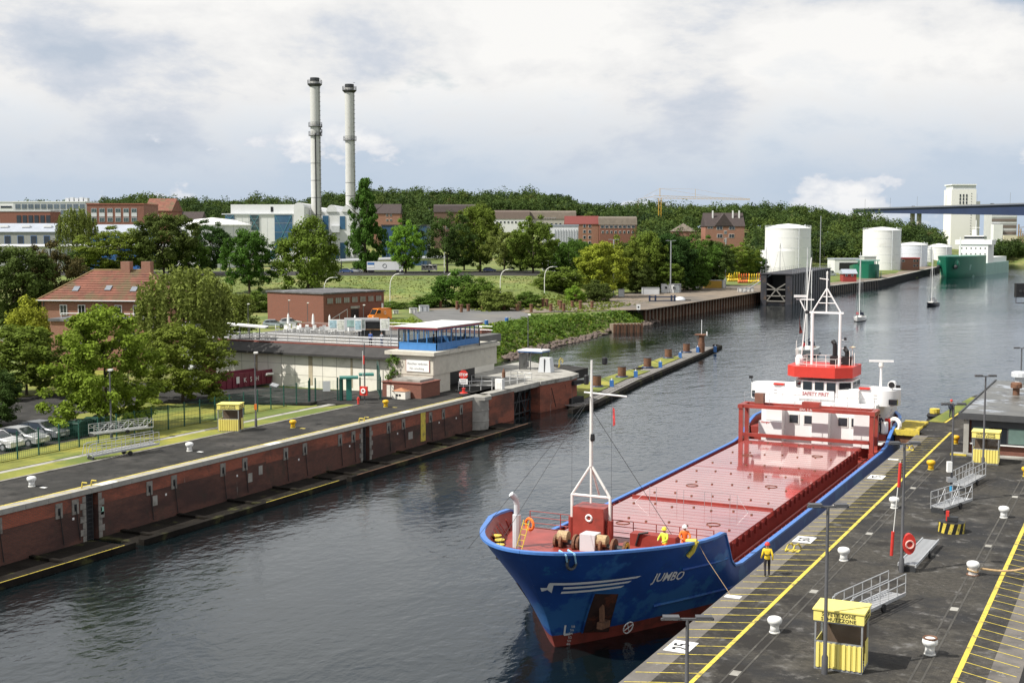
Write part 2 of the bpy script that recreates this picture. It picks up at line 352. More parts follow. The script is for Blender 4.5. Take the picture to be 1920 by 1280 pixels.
# ------------------------------------------------------------------ left lock side
XW, ZQ = -67.0, 3.8
sheet('quay_apron', [(-74.5, -60), (XW - .9, -60), (XW - .9, 158), (-72, 160), (-79, 161), (-80, 124), (-80, 112.5), (-74.5, 112.5)], ZQ, asphalt, 1.2)
sheet('lawn', [(-74.8, -60), (-77.2, -60), (-77.2, 108), (-76, 112.3), (-74.8, 112.3)], ZQ + .02, lawn_m, .4)
sheet('lawn_strip', [(-78.1, -60), (-80.8, -60), (-80.8, 108), (-78.1, 110)], ZQ + .01, lawn_m, .4)
sheet('garden_lawn', [(-81.3, 92), (-96, 92), (-96, 104), (-81.3, 109)], 3.77, lawn_m, .4)
sheet('park_lawn', [(-81.3, -30), (-84, -30), (-84, 92), (-81.3, 92)], 3.77, lawn_m, .4)
sheet('far_lawn', [(-112, 70), (-135, 90), (-128, 135), (-112, 118)], 3.72, lawn_m, .3)
sheet('path', [(-77.2, -60), (-78.1, -60), (-78.1, 112), (-77.2, 112)], ZQ - .03, conc, .4)
sheet('kerb', [(-74.5, -60), (-74.8, -60), (-74.8, 112.3), (-74.5, 112.3)], ZQ + .07, stone_m, .4)
wall = thing('lock_wall', 'long red brick lock chamber wall with grey coping along the left bank', 'wall', (XW, 0, 0))
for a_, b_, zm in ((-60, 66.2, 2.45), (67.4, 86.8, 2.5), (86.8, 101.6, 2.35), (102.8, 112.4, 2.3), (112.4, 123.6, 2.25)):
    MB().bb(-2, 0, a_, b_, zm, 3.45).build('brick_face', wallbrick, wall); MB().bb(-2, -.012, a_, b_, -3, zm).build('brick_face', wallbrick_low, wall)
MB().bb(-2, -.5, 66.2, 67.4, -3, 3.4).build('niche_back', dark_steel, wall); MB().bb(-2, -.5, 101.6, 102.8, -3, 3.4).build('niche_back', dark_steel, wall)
cop = MB().bb(-.92, .08, 0, 1.96, 3.453, 3.82).mesh('coping_stone'); cop.materials.append(conc)
for k in range(94): obj('coping_stone', cop, None, wall, (0, -60 + k * 1.98, 0))
for Y in (66.8, 102.2):                                     # ladder niches with quoin stones
    for s in (-1, 1):
        for k in range(7):
            w = .55 if k % 2 else .32
            part(wall, 'quoin_stone', stone_m, .01, Y + s * (.6 + w / 2), .3 + k * .47, .06, w, .44)
    lad = MB()
    for s in (-.28, .28): lad.tube((-.25, Y + s, -.5), (-.25, Y + s, 3.5), .035)
    for k in range(12): lad.tube((-.25, Y - .28, -.2 + k * .3), (-.25, Y + .28, -.2 + k * .3), .022)
    lad.build('ladder', dark_steel, wall)
    MB().path([(-.5, Y - .45, 3.82), (-.4, Y - .45, 4.25), (.05, Y - .45, 4.25)], .05).path([(-.5, Y + .45, 3.82), (-.4, Y + .45, 4.25), (.05, Y + .45, 4.25)], .05).build('handrail', yel_line, wall)
for Y in (63.7, 65.2, 72.6, 75.3, 81.1, 83.9, 89.5, 92.3, 97.8, 100.0, 106.2, 109.0, 114.4, 117.1, 121.0, 56, 58.5):
    b = part(wall, 'pocket_stone', stone_m, .02, Y, 2.75, .08, .62, 1.05)
    MB().bb(.062, .066, Y - .12, Y + .12, 2.45, 2.95).build('hole', black_p, b)
    MB().tube((.1, Y, 2.75), (.06, Y + .35, .3), .03).build('chain', rubber, b)
for k, Y in enumerate((64.6, 74, 82.5, 91, 99, 107.5, 115.8, 119.5)): part(wall, 'number_plate', white_p, .012, Y + .4, 1.95, .03, .17, .17)
for Y, w, z in ((73.2, .5, 1.7), (84.6, .55, 1.5), (86, .5, 1.9), (110.4, .8, 1.4)): part(wall, 'patch_stone', conc, .008, Y, z, .02, w, .75)
part(wall, 'stripe', yel_line, .012, 112.9, 1.95, .03, .95, 3.0)
part(wall, 'depth_board', M('mint_paint', (.3, .55, .45), .6), .02, 67.75, 2.0, .04, .3, .55)
for Y in (68.6, 88.2, 110.2): part(wall, 'coping_plate', white_line, -.35, Y, 3.823, .75, 1.6, .012)
ln = MB().bb(-.95, -.80, -60, 123, 3.80, 3.828); ln.build('yellow_line', yel_line, wall)
tk = MB().add([(-.78, 0, 3.826), (-.78, .12, 3.826), (.0, .72, 3.826), (.0, .6, 3.826)], [(3, 2, 1, 0)]).mesh('yellow_tick'); tk.materials.append(yel_line)
for k in range(76): obj('yellow_tick', tk, None, wall, (0, 8 + k * 1.52, 0))
# stone pier, gate recess and end of the lock head
head = thing('lock_pier', 'brick lock head with stone pier and dark gate recess below the observation deck', 'lock head', (XW, 0, 0))
MB().lathe([(1.35, -3), (1.35, 1.0), (1.4, 1.02), (1.4, 1.1), (1.35, 1.12), (1.35, 2.2), (1.4, 2.22), (1.4, 2.3), (1.35, 2.32), (1.35, 3.4)], 20, (-.2, 125.0, 0)).build('stone_pier', conc, head, smooth=True)
MB().prism([(-1.6, 123.0), (1.25, 124.2), (1.35, 125.6), (.3, 127.0), (-1.6, 127.0)], 3.4, 3.8).build('coping_stone', conc, head)
MB().bb(-2, .25, 126.2, 133.4, -3, 3.4).build('brick_face', wallbrick, head); MB().bb(-2, .3, 126.2, 133.4, 3.403, 3.8).build('coping_stone', conc, head)
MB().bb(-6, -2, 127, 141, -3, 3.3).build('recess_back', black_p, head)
MB().bb(-6, .3, 133.4, 140.2, 3.25, 3.82).build('deck_slab', conc, head)
gm = MB()
for a in range(5):
    Y = 133.8 + a * 1.5
    gm.beam((-.8, Y, -1), (-.8, Y, 3.3), .16, .16)
for a in range(4): gm.beam((-.75, 133.8 + a * 1.5, .2 if a % 2 else 3), (-.75, 135.3 + a * 1.5, 3 if a % 2 else .2), .12, .12)
for z in (.3, 1.7, 3.0): gm.beam((-.8, 133.6, z), (-.8, 140.1, z), .14, .14)
gm.build('gate_truss', dark_steel, head)
MB().prism([(-6, 140.2), (.4, 140.2), (1.3, 147.5), (.9, 150.2), (-1, 152), (-6, 152)], -3, 3.35).build('brick_face', wallbrick, head)
MB().prism([(-6.5, 140.2), (.5, 140.2), (1.4, 147.5), (1.0, 150.6), (-1, 152.6), (-12.5, 163), (-13, 140.2)], 3.353, 3.83).build('deck_slab', conc, head)
MB().prism([(-6, 152), (-1, 152), (-12, 162), (-12.5, 152)], -3, 3.35).build('brick_face', wallbrick, head)
MB().box(1.5, 149, 2.9, .7, 2.6, .5, R(-8)).build('rubber_fender', rubber, head); MB().box(1.4, 148.5, .6, .8, 3, .9, R(-8)).build('rubber_fender', rubber, head)
for Y in (142, 146): MB().tube((1.1, Y, 2.9), (1.15, Y + 1.2, .4), .05).build('chain', rubber, head)
# floating timber fenders along the lock wall
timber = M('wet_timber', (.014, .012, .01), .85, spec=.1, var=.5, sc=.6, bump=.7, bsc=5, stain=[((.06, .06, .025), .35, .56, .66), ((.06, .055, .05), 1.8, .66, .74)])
for k, (y0, y1) in enumerate(((14, 40), (40.8, 66.5), (67.3, 92.5), (93.3, 130))):
    f = thing('floating_fender', ['dark floating timber fender under the wall, section nearest the camera', 'dark floating timber fender below the first white bollard with yellow outer edge',
        'dark weedy floating timber fender below the gangway and left booth', 'dark floating timber fender running under the stone pier'][k], 'fender', (0, 0, 0), group='floating fenders along the lock wall')
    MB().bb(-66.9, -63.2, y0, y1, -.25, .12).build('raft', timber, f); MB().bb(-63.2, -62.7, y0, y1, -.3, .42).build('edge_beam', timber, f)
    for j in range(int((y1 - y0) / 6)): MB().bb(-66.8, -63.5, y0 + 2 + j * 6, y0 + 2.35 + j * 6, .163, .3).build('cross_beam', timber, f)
    if k in (1, 2): MB().bb(-62.83, -62.77, y0 + (1 if k == 1 else 14), y1 - 1, .42, .435).build('yellow_edge', yel_line, f)
    else: MB().bb(-62.86, -62.76, y0 + 1, y1 - 1, .42, .44).build('edge_strip', rust, f)
# ------------------------------------------------------------------ central quay island
def cobbles():
    m = bpy.data.materials.new('quay_setts'); m.use_nodes = True; n = m.node_tree.nodes; l = m.node_tree.links; b = n['Principled BSDF']
    tx = n.new('ShaderNodeTexCoord'); br = n.new('ShaderNodeTexBrick'); l.new(tx.outputs['Object'], br.inputs['Vector'])
    for k, v in (('Scale', 1), ('Brick Width', .2), ('Row Height', .13), ('Mortar Size', .013)): br.inputs[k].default_value = v
    br.inputs['Color1'].default_value = (.078, .071, .063, 1); br.inputs['Color2'].default_value = (.04, .037, .035, 1); br.inputs['Mortar'].default_value = (.05, .048, .036, 1)
    out = br.outputs['Color']; rough = None
    for (c, sc, lo, hi) in (((.03, .03, .031), .16, .46, .6), ((.1, .094, .084), .4, .54, .72), ((.2, .19, .175), 5, .63, .72), ((.135, .13, .125), .8, .58, .68), ((.03, .028, .026), .3, .55, .62)):
        s = n.new('ShaderNodeTexNoise'); s.inputs['Scale'].default_value = sc; s.inputs['Detail'].default_value = 7; s.inputs['Roughness'].default_value = .66; l.new(tx.outputs['Object'], s.inputs['Vector'])
        sr = n.new('ShaderNodeValToRGB'); l.new(s.outputs['Fac'], sr.inputs[0]); sr.color_ramp.elements[0].position = lo; sr.color_ramp.elements[1].position = hi
        mx = n.new('ShaderNodeMix'); mx.data_type = 'RGBA'; l.new(sr.outputs[0], mx.inputs[0]); l.new(out, mx.inputs[6]); mx.inputs[7].default_value = (*c, 1); out = mx.outputs[2]
    l.new(out, b.inputs['Base Color']); b.inputs['Roughness'].default_value = .85; b.inputs['Specular IOR Level'].default_value = .15
    bp_ = n.new('ShaderNodeBump'); bp_.inputs['Strength'].default_value = .6; bp_.inputs['Distance'].default_value = .015; bp_.invert = True; l.new(br.outputs['Fac'], bp_.inputs['Height']); l.new(bp_.outputs[0], b.inputs['Normal'])
    return m
setts = cobbles()
XE, XR = -18.7, -4.3
qpoly = [(XE + 1.1, -60), (XE + 1.1, 118), (-19.2, 121), (-17.6, 150), (-15, 158), (-4.5, 160), (XR - 1.2, 120), (XR - 1.2, -60)]
q = struct(MB().prism(qpoly, 2.6, ZQ).build('quay', setts))
struct(MB().prism([(XE + .1, -60), (XE + .1, 118), (-19.1, 121), (-17.5, 150), (-15, 158), (-4.5, 160), (XR - .1, 120), (XR - .1, -60)], -3, 2.6).build('quay_foundation', conc))
band_m = M('quay_edge_concrete', (.14, .128, .115), .8, var=.2, sc=.9, bump=.3, bsc=8, stain=[((.08, .075, .07), .5, .5, .66), ((.26, .25, .24), 1.4, .64, .72)])
struct(MB().bb(XE, XE + 1.1, -60, 118, 2.6, ZQ + .004).build('quay_edge', band_m)); struct(MB().bb(XR - 1.2, XR, -60, 120, 2.6, ZQ + .004).build('quay_edge', band_m))
qm = thing('quay_markings', 'yellow hatched safety lines painted along the edges of the central quay', 'road marking')
MB().bb(-16.2, -16.0, -60, 121, ZQ, ZQ + .012).build('edge_line', yel_line, qm); MB().bb(-6.76, -6.54, -60, 108, ZQ, ZQ + .012).build('edge_line', yel_line, qm)
t1 = MB().add([(-18.55, 0, ZQ + .012), (-18.55, .07, ZQ + .012), (-16.2, 1.07, ZQ + .012), (-16.2, 1.0, ZQ + .012)], [(3, 2, 1, 0)]).mesh('hatch_line'); t1.materials.append(yel_line)
t2 = MB().add([(-6.54, 1.0, ZQ + .012), (-6.54, 1.07, ZQ + .012), (-4.45, .07, ZQ + .012), (-4.45, 0, ZQ + .012)], [(3, 2, 1, 0)]).mesh('hatch_line'); t2.materials.append(yel_line)
for k in range(62): obj('hatch_line', t1, None, qm, (0, 38 + k * 1.28, 0))
for k in range(40): obj('hatch_line', t2, None, qm, (0, 38 + k * 1.28, 0))
# crane rail grooves and gull-white splashes
rail_m = M('worn_rail_steel', (.075, .07, .06), .6, .3, var=.3, sc=1, stain=((.16, .15, .13), .5, .6, .7))
for x in (-14.83, -8.06):
    for s in (-.22, .22): struct(MB().bb(x + s - .045, x + s + .045, -20, 107, ZQ - .05, ZQ + .009).build('rail', rail_m))
    for Y in (50, 63.5, 77.5, 93): struct(MB().bb(x - .18, x + .18, Y - .3, Y + .3, ZQ - .05, ZQ + .012).build('rail_cover', conc))
# ------------------------------------------------------------------ vegetation
def leaf_m(name, col, rnd=.35, sc=6.):
    return M(name, col, .75, var=.5, sc=sc, leaf=True, spec=.12, rnd=rnd)
LM = {'mid': leaf_m('green_leaves', (.095, .165, .024)), 'dark': leaf_m('dark_green_leaves', (.055, .1, .022)), 'light': leaf_m('light_green_leaves', (.2, .27, .03)),
      'olive': leaf_m('olive_leaves', (.16, .2, .042), .12), 'brown': leaf_m('bronze_leaves', (.1, .078, .03)), 'bright': leaf_m('bright_green_leaves', (.13, .27, .03)),
      'slope': leaf_m('slope_grass_blades', (.17, .19, .045), 0., .2), 'wood': M('forest_leaves', (.062, .1, .025), .75, var=.45, sc=.12, leaf=True, spec=.1, stain=[((.1, .14, .03), .028, .5, .6), ((.035, .062, .022), .04, .52, .6), ((.11, .1, .035), .05, .62, .68)])}
bark = M('bark', (.075, .058, .042), .9, var=.35, sc=3, bump=.6, bsc=9)
def leaves(C, rad, per, size, rng, flat=.65, up=.55, long=1.):
    """leaf quads round clump centres C (n,3) with radii rad (n,)"""
    n = len(C); idx = np.repeat(np.arange(n), per); m = len(idx)
    d = rng.normal(size=(m, 3)); d /= np.linalg.norm(d, axis=1)[:, None]; rr = rng.random(m) ** .45
    off = d * rr[:, None] * rad[idx][:, None]; off[:, 2] *= flat
    P = C[idx] + off
    nrm = d * .7 + rng.normal(size=(m, 3)) * .45; nrm[:, 2] += up; nrm /= np.linalg.norm(nrm, axis=1)[:, None]
    a = np.cross(nrm, rng.normal(size=(m, 3))); a /= np.linalg.norm(a, axis=1)[:, None] + 1e-9; b = np.cross(nrm, a)
    s = size * (.65 + .7 * rng.random(m))[:, None]
    a = a * s * .5 * long; b = b * s * .36
    return np.stack([P - a, P + b, P + a, P - b], 1).reshape(-1, 3)
def quads_mesh(name, V, mat):
    n = len(V) // 4; me = bpy.data.meshes.new(name); me.vertices.add(len(V)); me.vertices.foreach_set('co', V.astype(np.float32).ravel())
    me.loops.add(n * 4); me.loops.foreach_set('vertex_index', np.arange(n * 4, dtype=np.int32)); me.polygons.add(n)
    me.polygons.foreach_set('loop_start', np.arange(0, n * 4, 4, dtype=np.int32)); me.update(calc_edges=True)
    if mat: me.materials.append(mat)
    return me
def clump_centres(kind, rng, nc):
    out = []
    lob = [(rng.normal(size=3), .10 + .22 * rng.random()) for _ in range(9)]; lob = [(v / np.linalg.norm(v), s) for v, s in lob]
    while len(out) < nc:
        if kind in ('round', 'bush', 'open'):
            d = rng.normal(size=3); d /= np.linalg.norm(d)
            r = (.35 + .65 * rng.random() ** .5) * (.78 + max([s * max(0, (d @ v) - .45) * 2.6 for v, s in lob]))
            zc, rz_ = (.53, .5) if kind == 'round' else ((.56, .45) if kind == 'open' else (.42, .5))
            p = np.array([d[0] * .5 * r, d[1] * .5 * r, zc + d[2] * rz_ * r])
            if kind == 'bush' and p[2] < .02: continue
            if kind != 'bush' and p[2] < (.05 if kind == 'round' else .1): continue
        elif kind == 'cone':
            z = .06 + .92 * rng.random() ** 1.2; rm = .46 * min(1, (z + .08) * 3.2) * (1 - z) ** .62 + .015
            t = rng.random() * 6.283; r = rm * (.45 + .55 * rng.random() ** .5) * (.8 + .35 * math.sin(t * 3 + z * 11)); p = np.array([r * math.cos(t), r * math.sin(t), z])
        elif kind == 'spread':      # broad flat tiers
            t = rng.random() * 6.283; z = rng.choice([.2, .3, .4, .5, .6, .7, .8, .9]) + rng.normal() * .03; rm = .52 * math.sqrt(max(.02, 1 - ((z - .42) / .58) ** 2))
            r = rm * (.3 + .7 * rng.random() ** .5) * (.8 + .25 * math.sin(t * 4 + z * 9)); p = np.array([r * math.cos(t), r * math.sin(t), z - r * .12])
        out.append(p)
    return np.array(out)
def crown_mesh(name, kind, seed, nc=110, per=80, leaf=.03, clump=.085):
    rng = np.random.default_rng(seed)
    if kind == 'weep':
        V = []
        top = clump_centres('round', rng, 60); top = top[top[:, 2] > .5]; V.append(leaves(top, np.full(len(top), .08), 60, leaf, rng))
        for _ in range(230):
            t = rng.random() * 6.283; r = .48 * rng.random() ** .5; z1 = .62 + .36 * math.sqrt(max(0, 1 - (r / .5) ** 2)) * rng.random() ** .4; ln = (.2 + .38 * rng.random()) * (.6 + r)
            k = 34; z = z1 - ln * rng.random(k); rr = r + (z1 - z) * .06
            P = np.stack([rr * math.cos(t) + rng.normal(size=k) * .010, rr * math.sin(t) + rng.normal(size=k) * .010, np.maximum(z, .08)], 1)
            V.append(leaves(P, np.full(k, .012), 1, leaf * 1.15, rng, 1., .1, 1.5))
        V = np.concatenate(V)
    else:
        C = clump_centres(kind, rng, nc); V = leaves(C, clump * (.65 + .7 * rng.random(len(C))), per, leaf, rng)
    return quads_mesh(name, V, None)
def trunk_mesh(seed, top=.62, r=.022, spread=.25):
    rng = random.Random(seed); m = MB(); x = y = 0.; pts = [(0, 0, -.03)]
    for k in range(1, 6): x += rng.uniform(-.012, .012); y += rng.uniform(-.012, .012); pts.append((x, y, top * k / 5))
    for k, (p, q) in enumerate(zip(pts, pts[1:])): m.tube(p, q, r * (1.25 - k * .19), 8, r * (1.06 - k * .19))
    for k in range(9):
        z = top * rng.uniform(.38, .95); t = k * 2.4; s = spread * rng.uniform(.6, 1.1); b = (pts[3][0], pts[3][1], z); e = (s * math.cos(t), s * math.sin(t), z + rng.uniform(.1, .22))
        m.tube(b, e, r * .42, 5, r * .12); e2 = (e[0] * 1.35 + .03, e[1] * 1.35, e[2] + .06); m.tube(e, e2, r * .16, 4, r * .06)
    return m.mesh('trunk')
KINDS = [('round', 11, 170, 120, .030, .085), ('round', 23, 170, 120, .030, .085), ('round', 37, 160, 120, .030, .09), ('cone', 5, 210, 110, .026, .06), ('weep', 8, 0, 0, .024, 0), ('open', 51, 120, 100, .027, .078),
         ('spread', 62, 230, 120, .026, .066), ('bush', 71, 110, 110, .045, .13)]
CR = [crown_mesh('crown', k, s, a, b, c, d) for k, s, a, b, c, d in KINDS]; TRK = [trunk_mesh(i) for i in range(3)]
for t in TRK: t.materials.append(bark)
CRM = {}
def tree(name, label, px, yt, wpx, v, kind, col, group=None, cat='tree', rot=None, zb=None):
    x, y, zt = D(px, yt, v); zb = gz(x, y) if zb is None else zb; h = zt - zb; w = wpx * v / F * 1.1
    r = thing(name, label, cat, (x, y, zb), rot if rot is not None else (px * 7.13) % 6.28, group); key = (kind, col)
    if key not in CRM: me = CR[kind].copy(); me.materials.clear(); me.materials.append(LM[col]); CRM[key] = me
    c = obj('crown' if cat == 'tree' else 'foliage', CRM[key], None, r); c.scale = (w, w, h)
    if cat == 'tree': t = obj('trunk', TRK[int(px) % 3], None, r); t.scale = (h * .75, h * .75, h)
    else: t = obj('stem', TRK[int(px) % 3], None, r); t.scale = (h * .5, h * .5, h * .6)
    return r
G1 = 'trees in the garden beside the lock'
tree('maple_tree', 'light green maple standing by the fence behind the lamp post', 192, 566, 215, 117, 6, 'light', G1)
tree('maple_tree', 'rounded mid green tree in front of the weeping willow', 340, 602, 195, 136, 6, 'mid', G1)
tree('willow_tree', 'tall drooping olive willow right of the red roofed house', 345, 488, 185, 152, 4, 'olive', G1)
tree('chestnut_tree', 'broad dark green tree behind the parked cars', 45, 606, 200, 143, 6, 'mid', G1)
tree('chestnut_tree', 'dark tree cut off by the left edge above the parked cars', -8, 688, 95, 120, 0, 'dark', G1)
tree('oak_tree', 'large dark tree at the left edge left of the red roofed house', 10, 458, 150, 225, 0, 'dark', G1)
tree('copper_beech_tree', 'bronze brown tree behind the left end of the red roof', 85, 452, 120, 235, 1, 'brown', G1)
tree('lilac_bush', 'pale green shrub between dark tree and brick house', 58, 555, 85, 176, 7, 'light', None, 'shrub')
tree('lilac_bush', 'grey green shrub right of the willow at the embankment foot', 425, 535, 95, 230, 7, 'olive', None, 'shrub')
tree('elder_bush', 'low green shrub under the lime tree on the bank', 480, 545, 60, 300, 7, 'mid', None, 'shrub')
G2 = 'trees along the embankment road'
for (px, yt, w, v, k, c, lb) in (
    (143, 384, 72, 440, 4, 'olive', 'weeping birch in front of the grey office building'), (158, 468, 90, 400, 0, 'dark', 'dark low tree right of the bronze tree below the pipe'),
    (222, 424, 125, 392, 1, 'mid', 'mid green tree under the blue gabled shed'), (305, 398, 120, 388, 0, 'dark', 'tall dark tree in front of the white storage drum'),
    (352, 440, 80, 395, 2, 'mid', 'smaller tree between the tall dark tree and the pipe bend'), (392, 412, 84, 415, 1, 'dark', 'dark tree before the right edge of the white drum'),
    (466, 428, 92, 347, 0, 'mid', 'pyramid shaped lime tree on the slope left of the big round tree'), (577, 402, 122, 345, 2, 'mid', 'big round tree on the slope before the power plant'),
    (684, 334, 92, 425, 3, 'mid', 'tall pointed poplar covering the foot of the right chimney'), (760, 411, 64, 420, 1, 'bright', 'bright green young tree above the white truck'),
    (838, 388, 92, 430, 5, 'dark', 'dark open crowned tree behind the caravan'), (900, 382, 84, 440, 0, 'mid', 'mid green tree right of the caravan'),
    (945, 420, 72, 425, 5, 'olive', 'olive tree with thin crown in front of the apartment roofs'), (1000, 404, 86, 420, 1, 'mid', 'dense tree left of the white lab building')):
    tree('roadside_tree', lb, px, yt, w, v, k, c, G2)
G3 = 'trees behind the gravel yard'
for (px, yt, w, v, k, c, lb) in (
    (1066, 440, 70, 430, 5, 'mid', 'thin tree in front of the white lab building'), (1126, 452, 98, 368, 0, 'light', 'yellow green tree beside the left tall light mast'), (1050, 500, 90, 360, 7, 'mid', 'wide shrub at the end of the grass slope'),
    (1165, 442, 85, 395, 1, 'mid', 'dark green tree just right of the left light mast'), (1212, 432, 95, 405, 2, 'mid', 'tree in the middle between the two light masts'), (1262, 436, 95, 410, 0, 'dark', 'tree behind the second light mast'),
    (1305, 440, 88, 420, 1, 'mid', 'tree above the white site cabin'), (1340, 452, 70, 450, 0, 'dark', 'dark tree at the right end of the row behind the yard'), (1385, 455, 70, 520, 1, 'mid', 'tree above the stacked yellow buoys'),
    (1415, 470, 50, 540, 2, 'dark', 'small dark tree left of the largest white tank')):
    tree('lime_tree' if k != 7 else 'hazel_bush', lb, px, yt, w, v, k, c, G3)
G4 = 'trees filling the belt behind the gravel yard'
for k, (px, yt, w, v, kd, c) in enumerate(((1085, 448, 80, 450, 0, 'mid'), (1112, 462, 70, 440, 1, 'dark'), (1145, 470, 75, 430, 2, 'mid'), (1188, 452, 80, 440, 0, 'dark'), (1238, 458, 85, 432, 1, 'mid'), (1283, 462, 80, 440, 2, 'dark'), (1322, 470, 75, 455, 0, 'mid'), (1360, 474, 70, 540, 1, 'mid'), (1400, 482, 60, 555, 2, 'dark'), (1195, 490, 60, 392, 1, 'dark'), (1250, 492, 60, 400, 0, 'mid'), (1300, 494, 60, 415, 2, 'mid'), (1030, 452, 60, 455, 1, 'mid'), (975, 440, 70, 450, 2, 'mid'), (870, 420, 70, 455, 1, 'dark'))):
    tree('belt_tree', 'leafy tree %s' % ('filling the gap behind the lab building', 'behind the yellow green tree', 'between the yellow green tree and the left mast', 'low behind the left mast', 'behind the middle yard tree', 'low right of the second mast', 'behind the ochre container', 'left of the billboard', 'behind the buoy stacks', 'with low crown in front of the left belt', 'with low crown just left of the site cabin', 'with low crown just right of the site cabin', 'left of the lab building', 'between the roadside trees and the lab', 'behind the caravan and dark open tree')[k], px, yt, w, v, kd, c, G4)
tree('willow_bush', 'round blue green bush at the edge of the gravel yard', 1121, 524, 52, 345, 7, 'dark', None, 'shrub')
tree('elder_bush', 'small leafy shrub beside the wire gate', 1078, 535, 34, 340, 7, 'bright', None, 'shrub')
for (px, yt, w, v, c, lb) in ((850, 505, 85, 322, 'mid', 'tall leafy shrub on the slope left of the curved lamp'), (895, 520, 75, 315, 'mid', 'leafy shrub on the slope above the pile stubs'), (935, 540, 70, 305, 'olive', 'low shrub thicket right of the slope shrubs'),
    (800, 552, 60, 318, 'mid', 'low shrub behind the white bags'), (735, 565, 60, 315, 'mid', 'low shrub behind the orange van'), (985, 546, 60, 318, 'mid', 'low shrub left of the wire gate')):
    tree('slope_bush', lb, px, yt, w, v, 7, c, 'shrubs on the foot of the slope', 'shrub')
# forest on the hill behind: nobody can count it
def make_forest():
    rng = np.random.default_rng(42); C = []; Rd = []; n = 0
    while n < 2300:
        px = rng.uniform(-60, 1990); v = rng.uniform(640, 960)
        if 880 < px < 1205 and v < 785: continue
        if 1290 < px < 1410 and v < 790: continue
        if px < 880 and v < 715: continue
        if px > 1420 and v < 690: continue
        if px > 1640 and v < 800: continue
        if px > 1760 and v < 945: continue
        u = (px - CX) / F * v; x, y = UV(u, v)
        if float(shore_dist(np.array([x]), np.array([y]))[0]) < 6: continue
        g = gz(x, y); h = (rng.uniform(9, 16) + 5 * rng.random() ** 4) * (1 if px < 1760 else .62); w = h * rng.uniform(.38, .72); k = 9
        d = rng.normal(size=(k, 3)); d /= np.linalg.norm(d, axis=1)[:, None]; d[:, 2] = np.abs(d[:, 2]) * 1.2 - .35
        C.append(np.array([x, y, g + h * .62]) + d * np.array([w * .62, w * .62, h * .38])); Rd.append(np.full(k, w * .36)); n += 1
    for k_ in range(230):
        px = rng.uniform(1835, 2080); v = rng.uniform(938, 1030); x, y = UV((px - CX) / F * v, v)
        if float(shore_dist(np.array([x]), np.array([y]))[0]) < 2: continue
        g = gz(x, y); h = rng.uniform(8, 15) * (.7 if px < 1872 else 1); w = h * rng.uniform(.5, .7); k = 9; d = rng.normal(size=(k, 3)); d /= np.linalg.norm(d, axis=1)[:, None]
        C.append(np.array([x, y, g + h * .45]) + d * np.array([w * .62, w * .62, h * .42])); Rd.append(np.full(k, w * .36))
    C = np.concatenate(C); Rd = np.concatenate(Rd)
    o = obj('forest', quads_mesh('forest', leaves(C, Rd, 34, 1.25, rng, .8, .6), LM['wood']), None)
    tag(o, 'dense dark green wood covering the hill behind the harbour', 'forest', kind='stuff')
make_forest()
# undergrowth on banks and slope
def scatter(name, label, regions, n, size, rad, mat, seed, zf=None, per=9):
    rng = np.random.default_rng(seed); C = []
    for poly, k in regions:
        P = np.array(poly); a = P.min(0); b = P.max(0); m = 0
        while m < k * n:
            x, y = a + (b - a) * rng.random(2); ins = False; j = len(P) - 1
            for i in range(len(P)):
                if (P[i][1] > y) != (P[j][1] > y) and x < (P[j][0] - P[i][0]) * (y - P[i][1]) / (P[j][1] - P[i][1]) + P[i][0]: ins = not ins
                j = i
            if ins: C.append((x, y)); m += 1
    C = np.array(C); z = ground(C[:, 0], C[:, 1]); k = z > .5; C = C[k]; z = z[k] if zf is None else np.full(k.sum(), zf)
    C3 = np.stack([C[:, 0], C[:, 1], z + rad * .3], 1)
    o = obj(name, quads_mesh(name, leaves(C3, rad * (.4 + 1.0 * rng.random(len(C3)) ** 2), per, size, rng, .8, .5, 1.2), mat), None); tag(o, label, 'undergrowth', kind='stuff')
def GP(pts, z=3.5): return [G(x, y, z) for x, y in pts]
bank = GP(((905, 655), (960, 665), (1000, 652), (1100, 628), (1150, 618), (1190, 606), (1238, 596), (1200, 578), (1120, 590), (1000, 596), (930, 612), (885, 630)))
scatter('bank_undergrowth', 'thick weeds and brambles covering the canal bank', [(bank, 1)], 2600, .5, 1.1, LM['mid'], 1)
scatter('bank_grass', 'bright rough grass on the bank behind the observation deck', [(bank, 1), (GP(((830, 640), (900, 650), (960, 620), (990, 600), (880, 612))), .5)], 1100, .55, .5, LM['light'], 2)
scatter('yard_weeds', 'weeds and long grass growing around the brick storehouse', [(GP(((600, 612), (700, 606), (780, 598), (800, 606), (880, 615), (860, 632), (600, 632))), 1)], 900, .4, .55, LM['light'], 3)
scatter('slope_grass', 'rough grass on the embankment slope', [([UV(u, v) for u, v in ((-75, 322), (40, 322), (30, 385), (-78, 385))], 1), ([UV(u, v) for u, v in ((-130, 330), (-75, 330), (-78, 385), (-130, 385))], .6)], 2600, .3, .18, LM['slope'], 4, per=6)
scatter('pile_field_weeds', 'dry grass and weeds between the rusty pile stubs', [(GP(((850, 575), (1000, 566), (1100, 562), (1200, 572), (1110, 585), (980, 582), (900, 586))), 1)], 900, .5, .5, LM['olive'], 5)
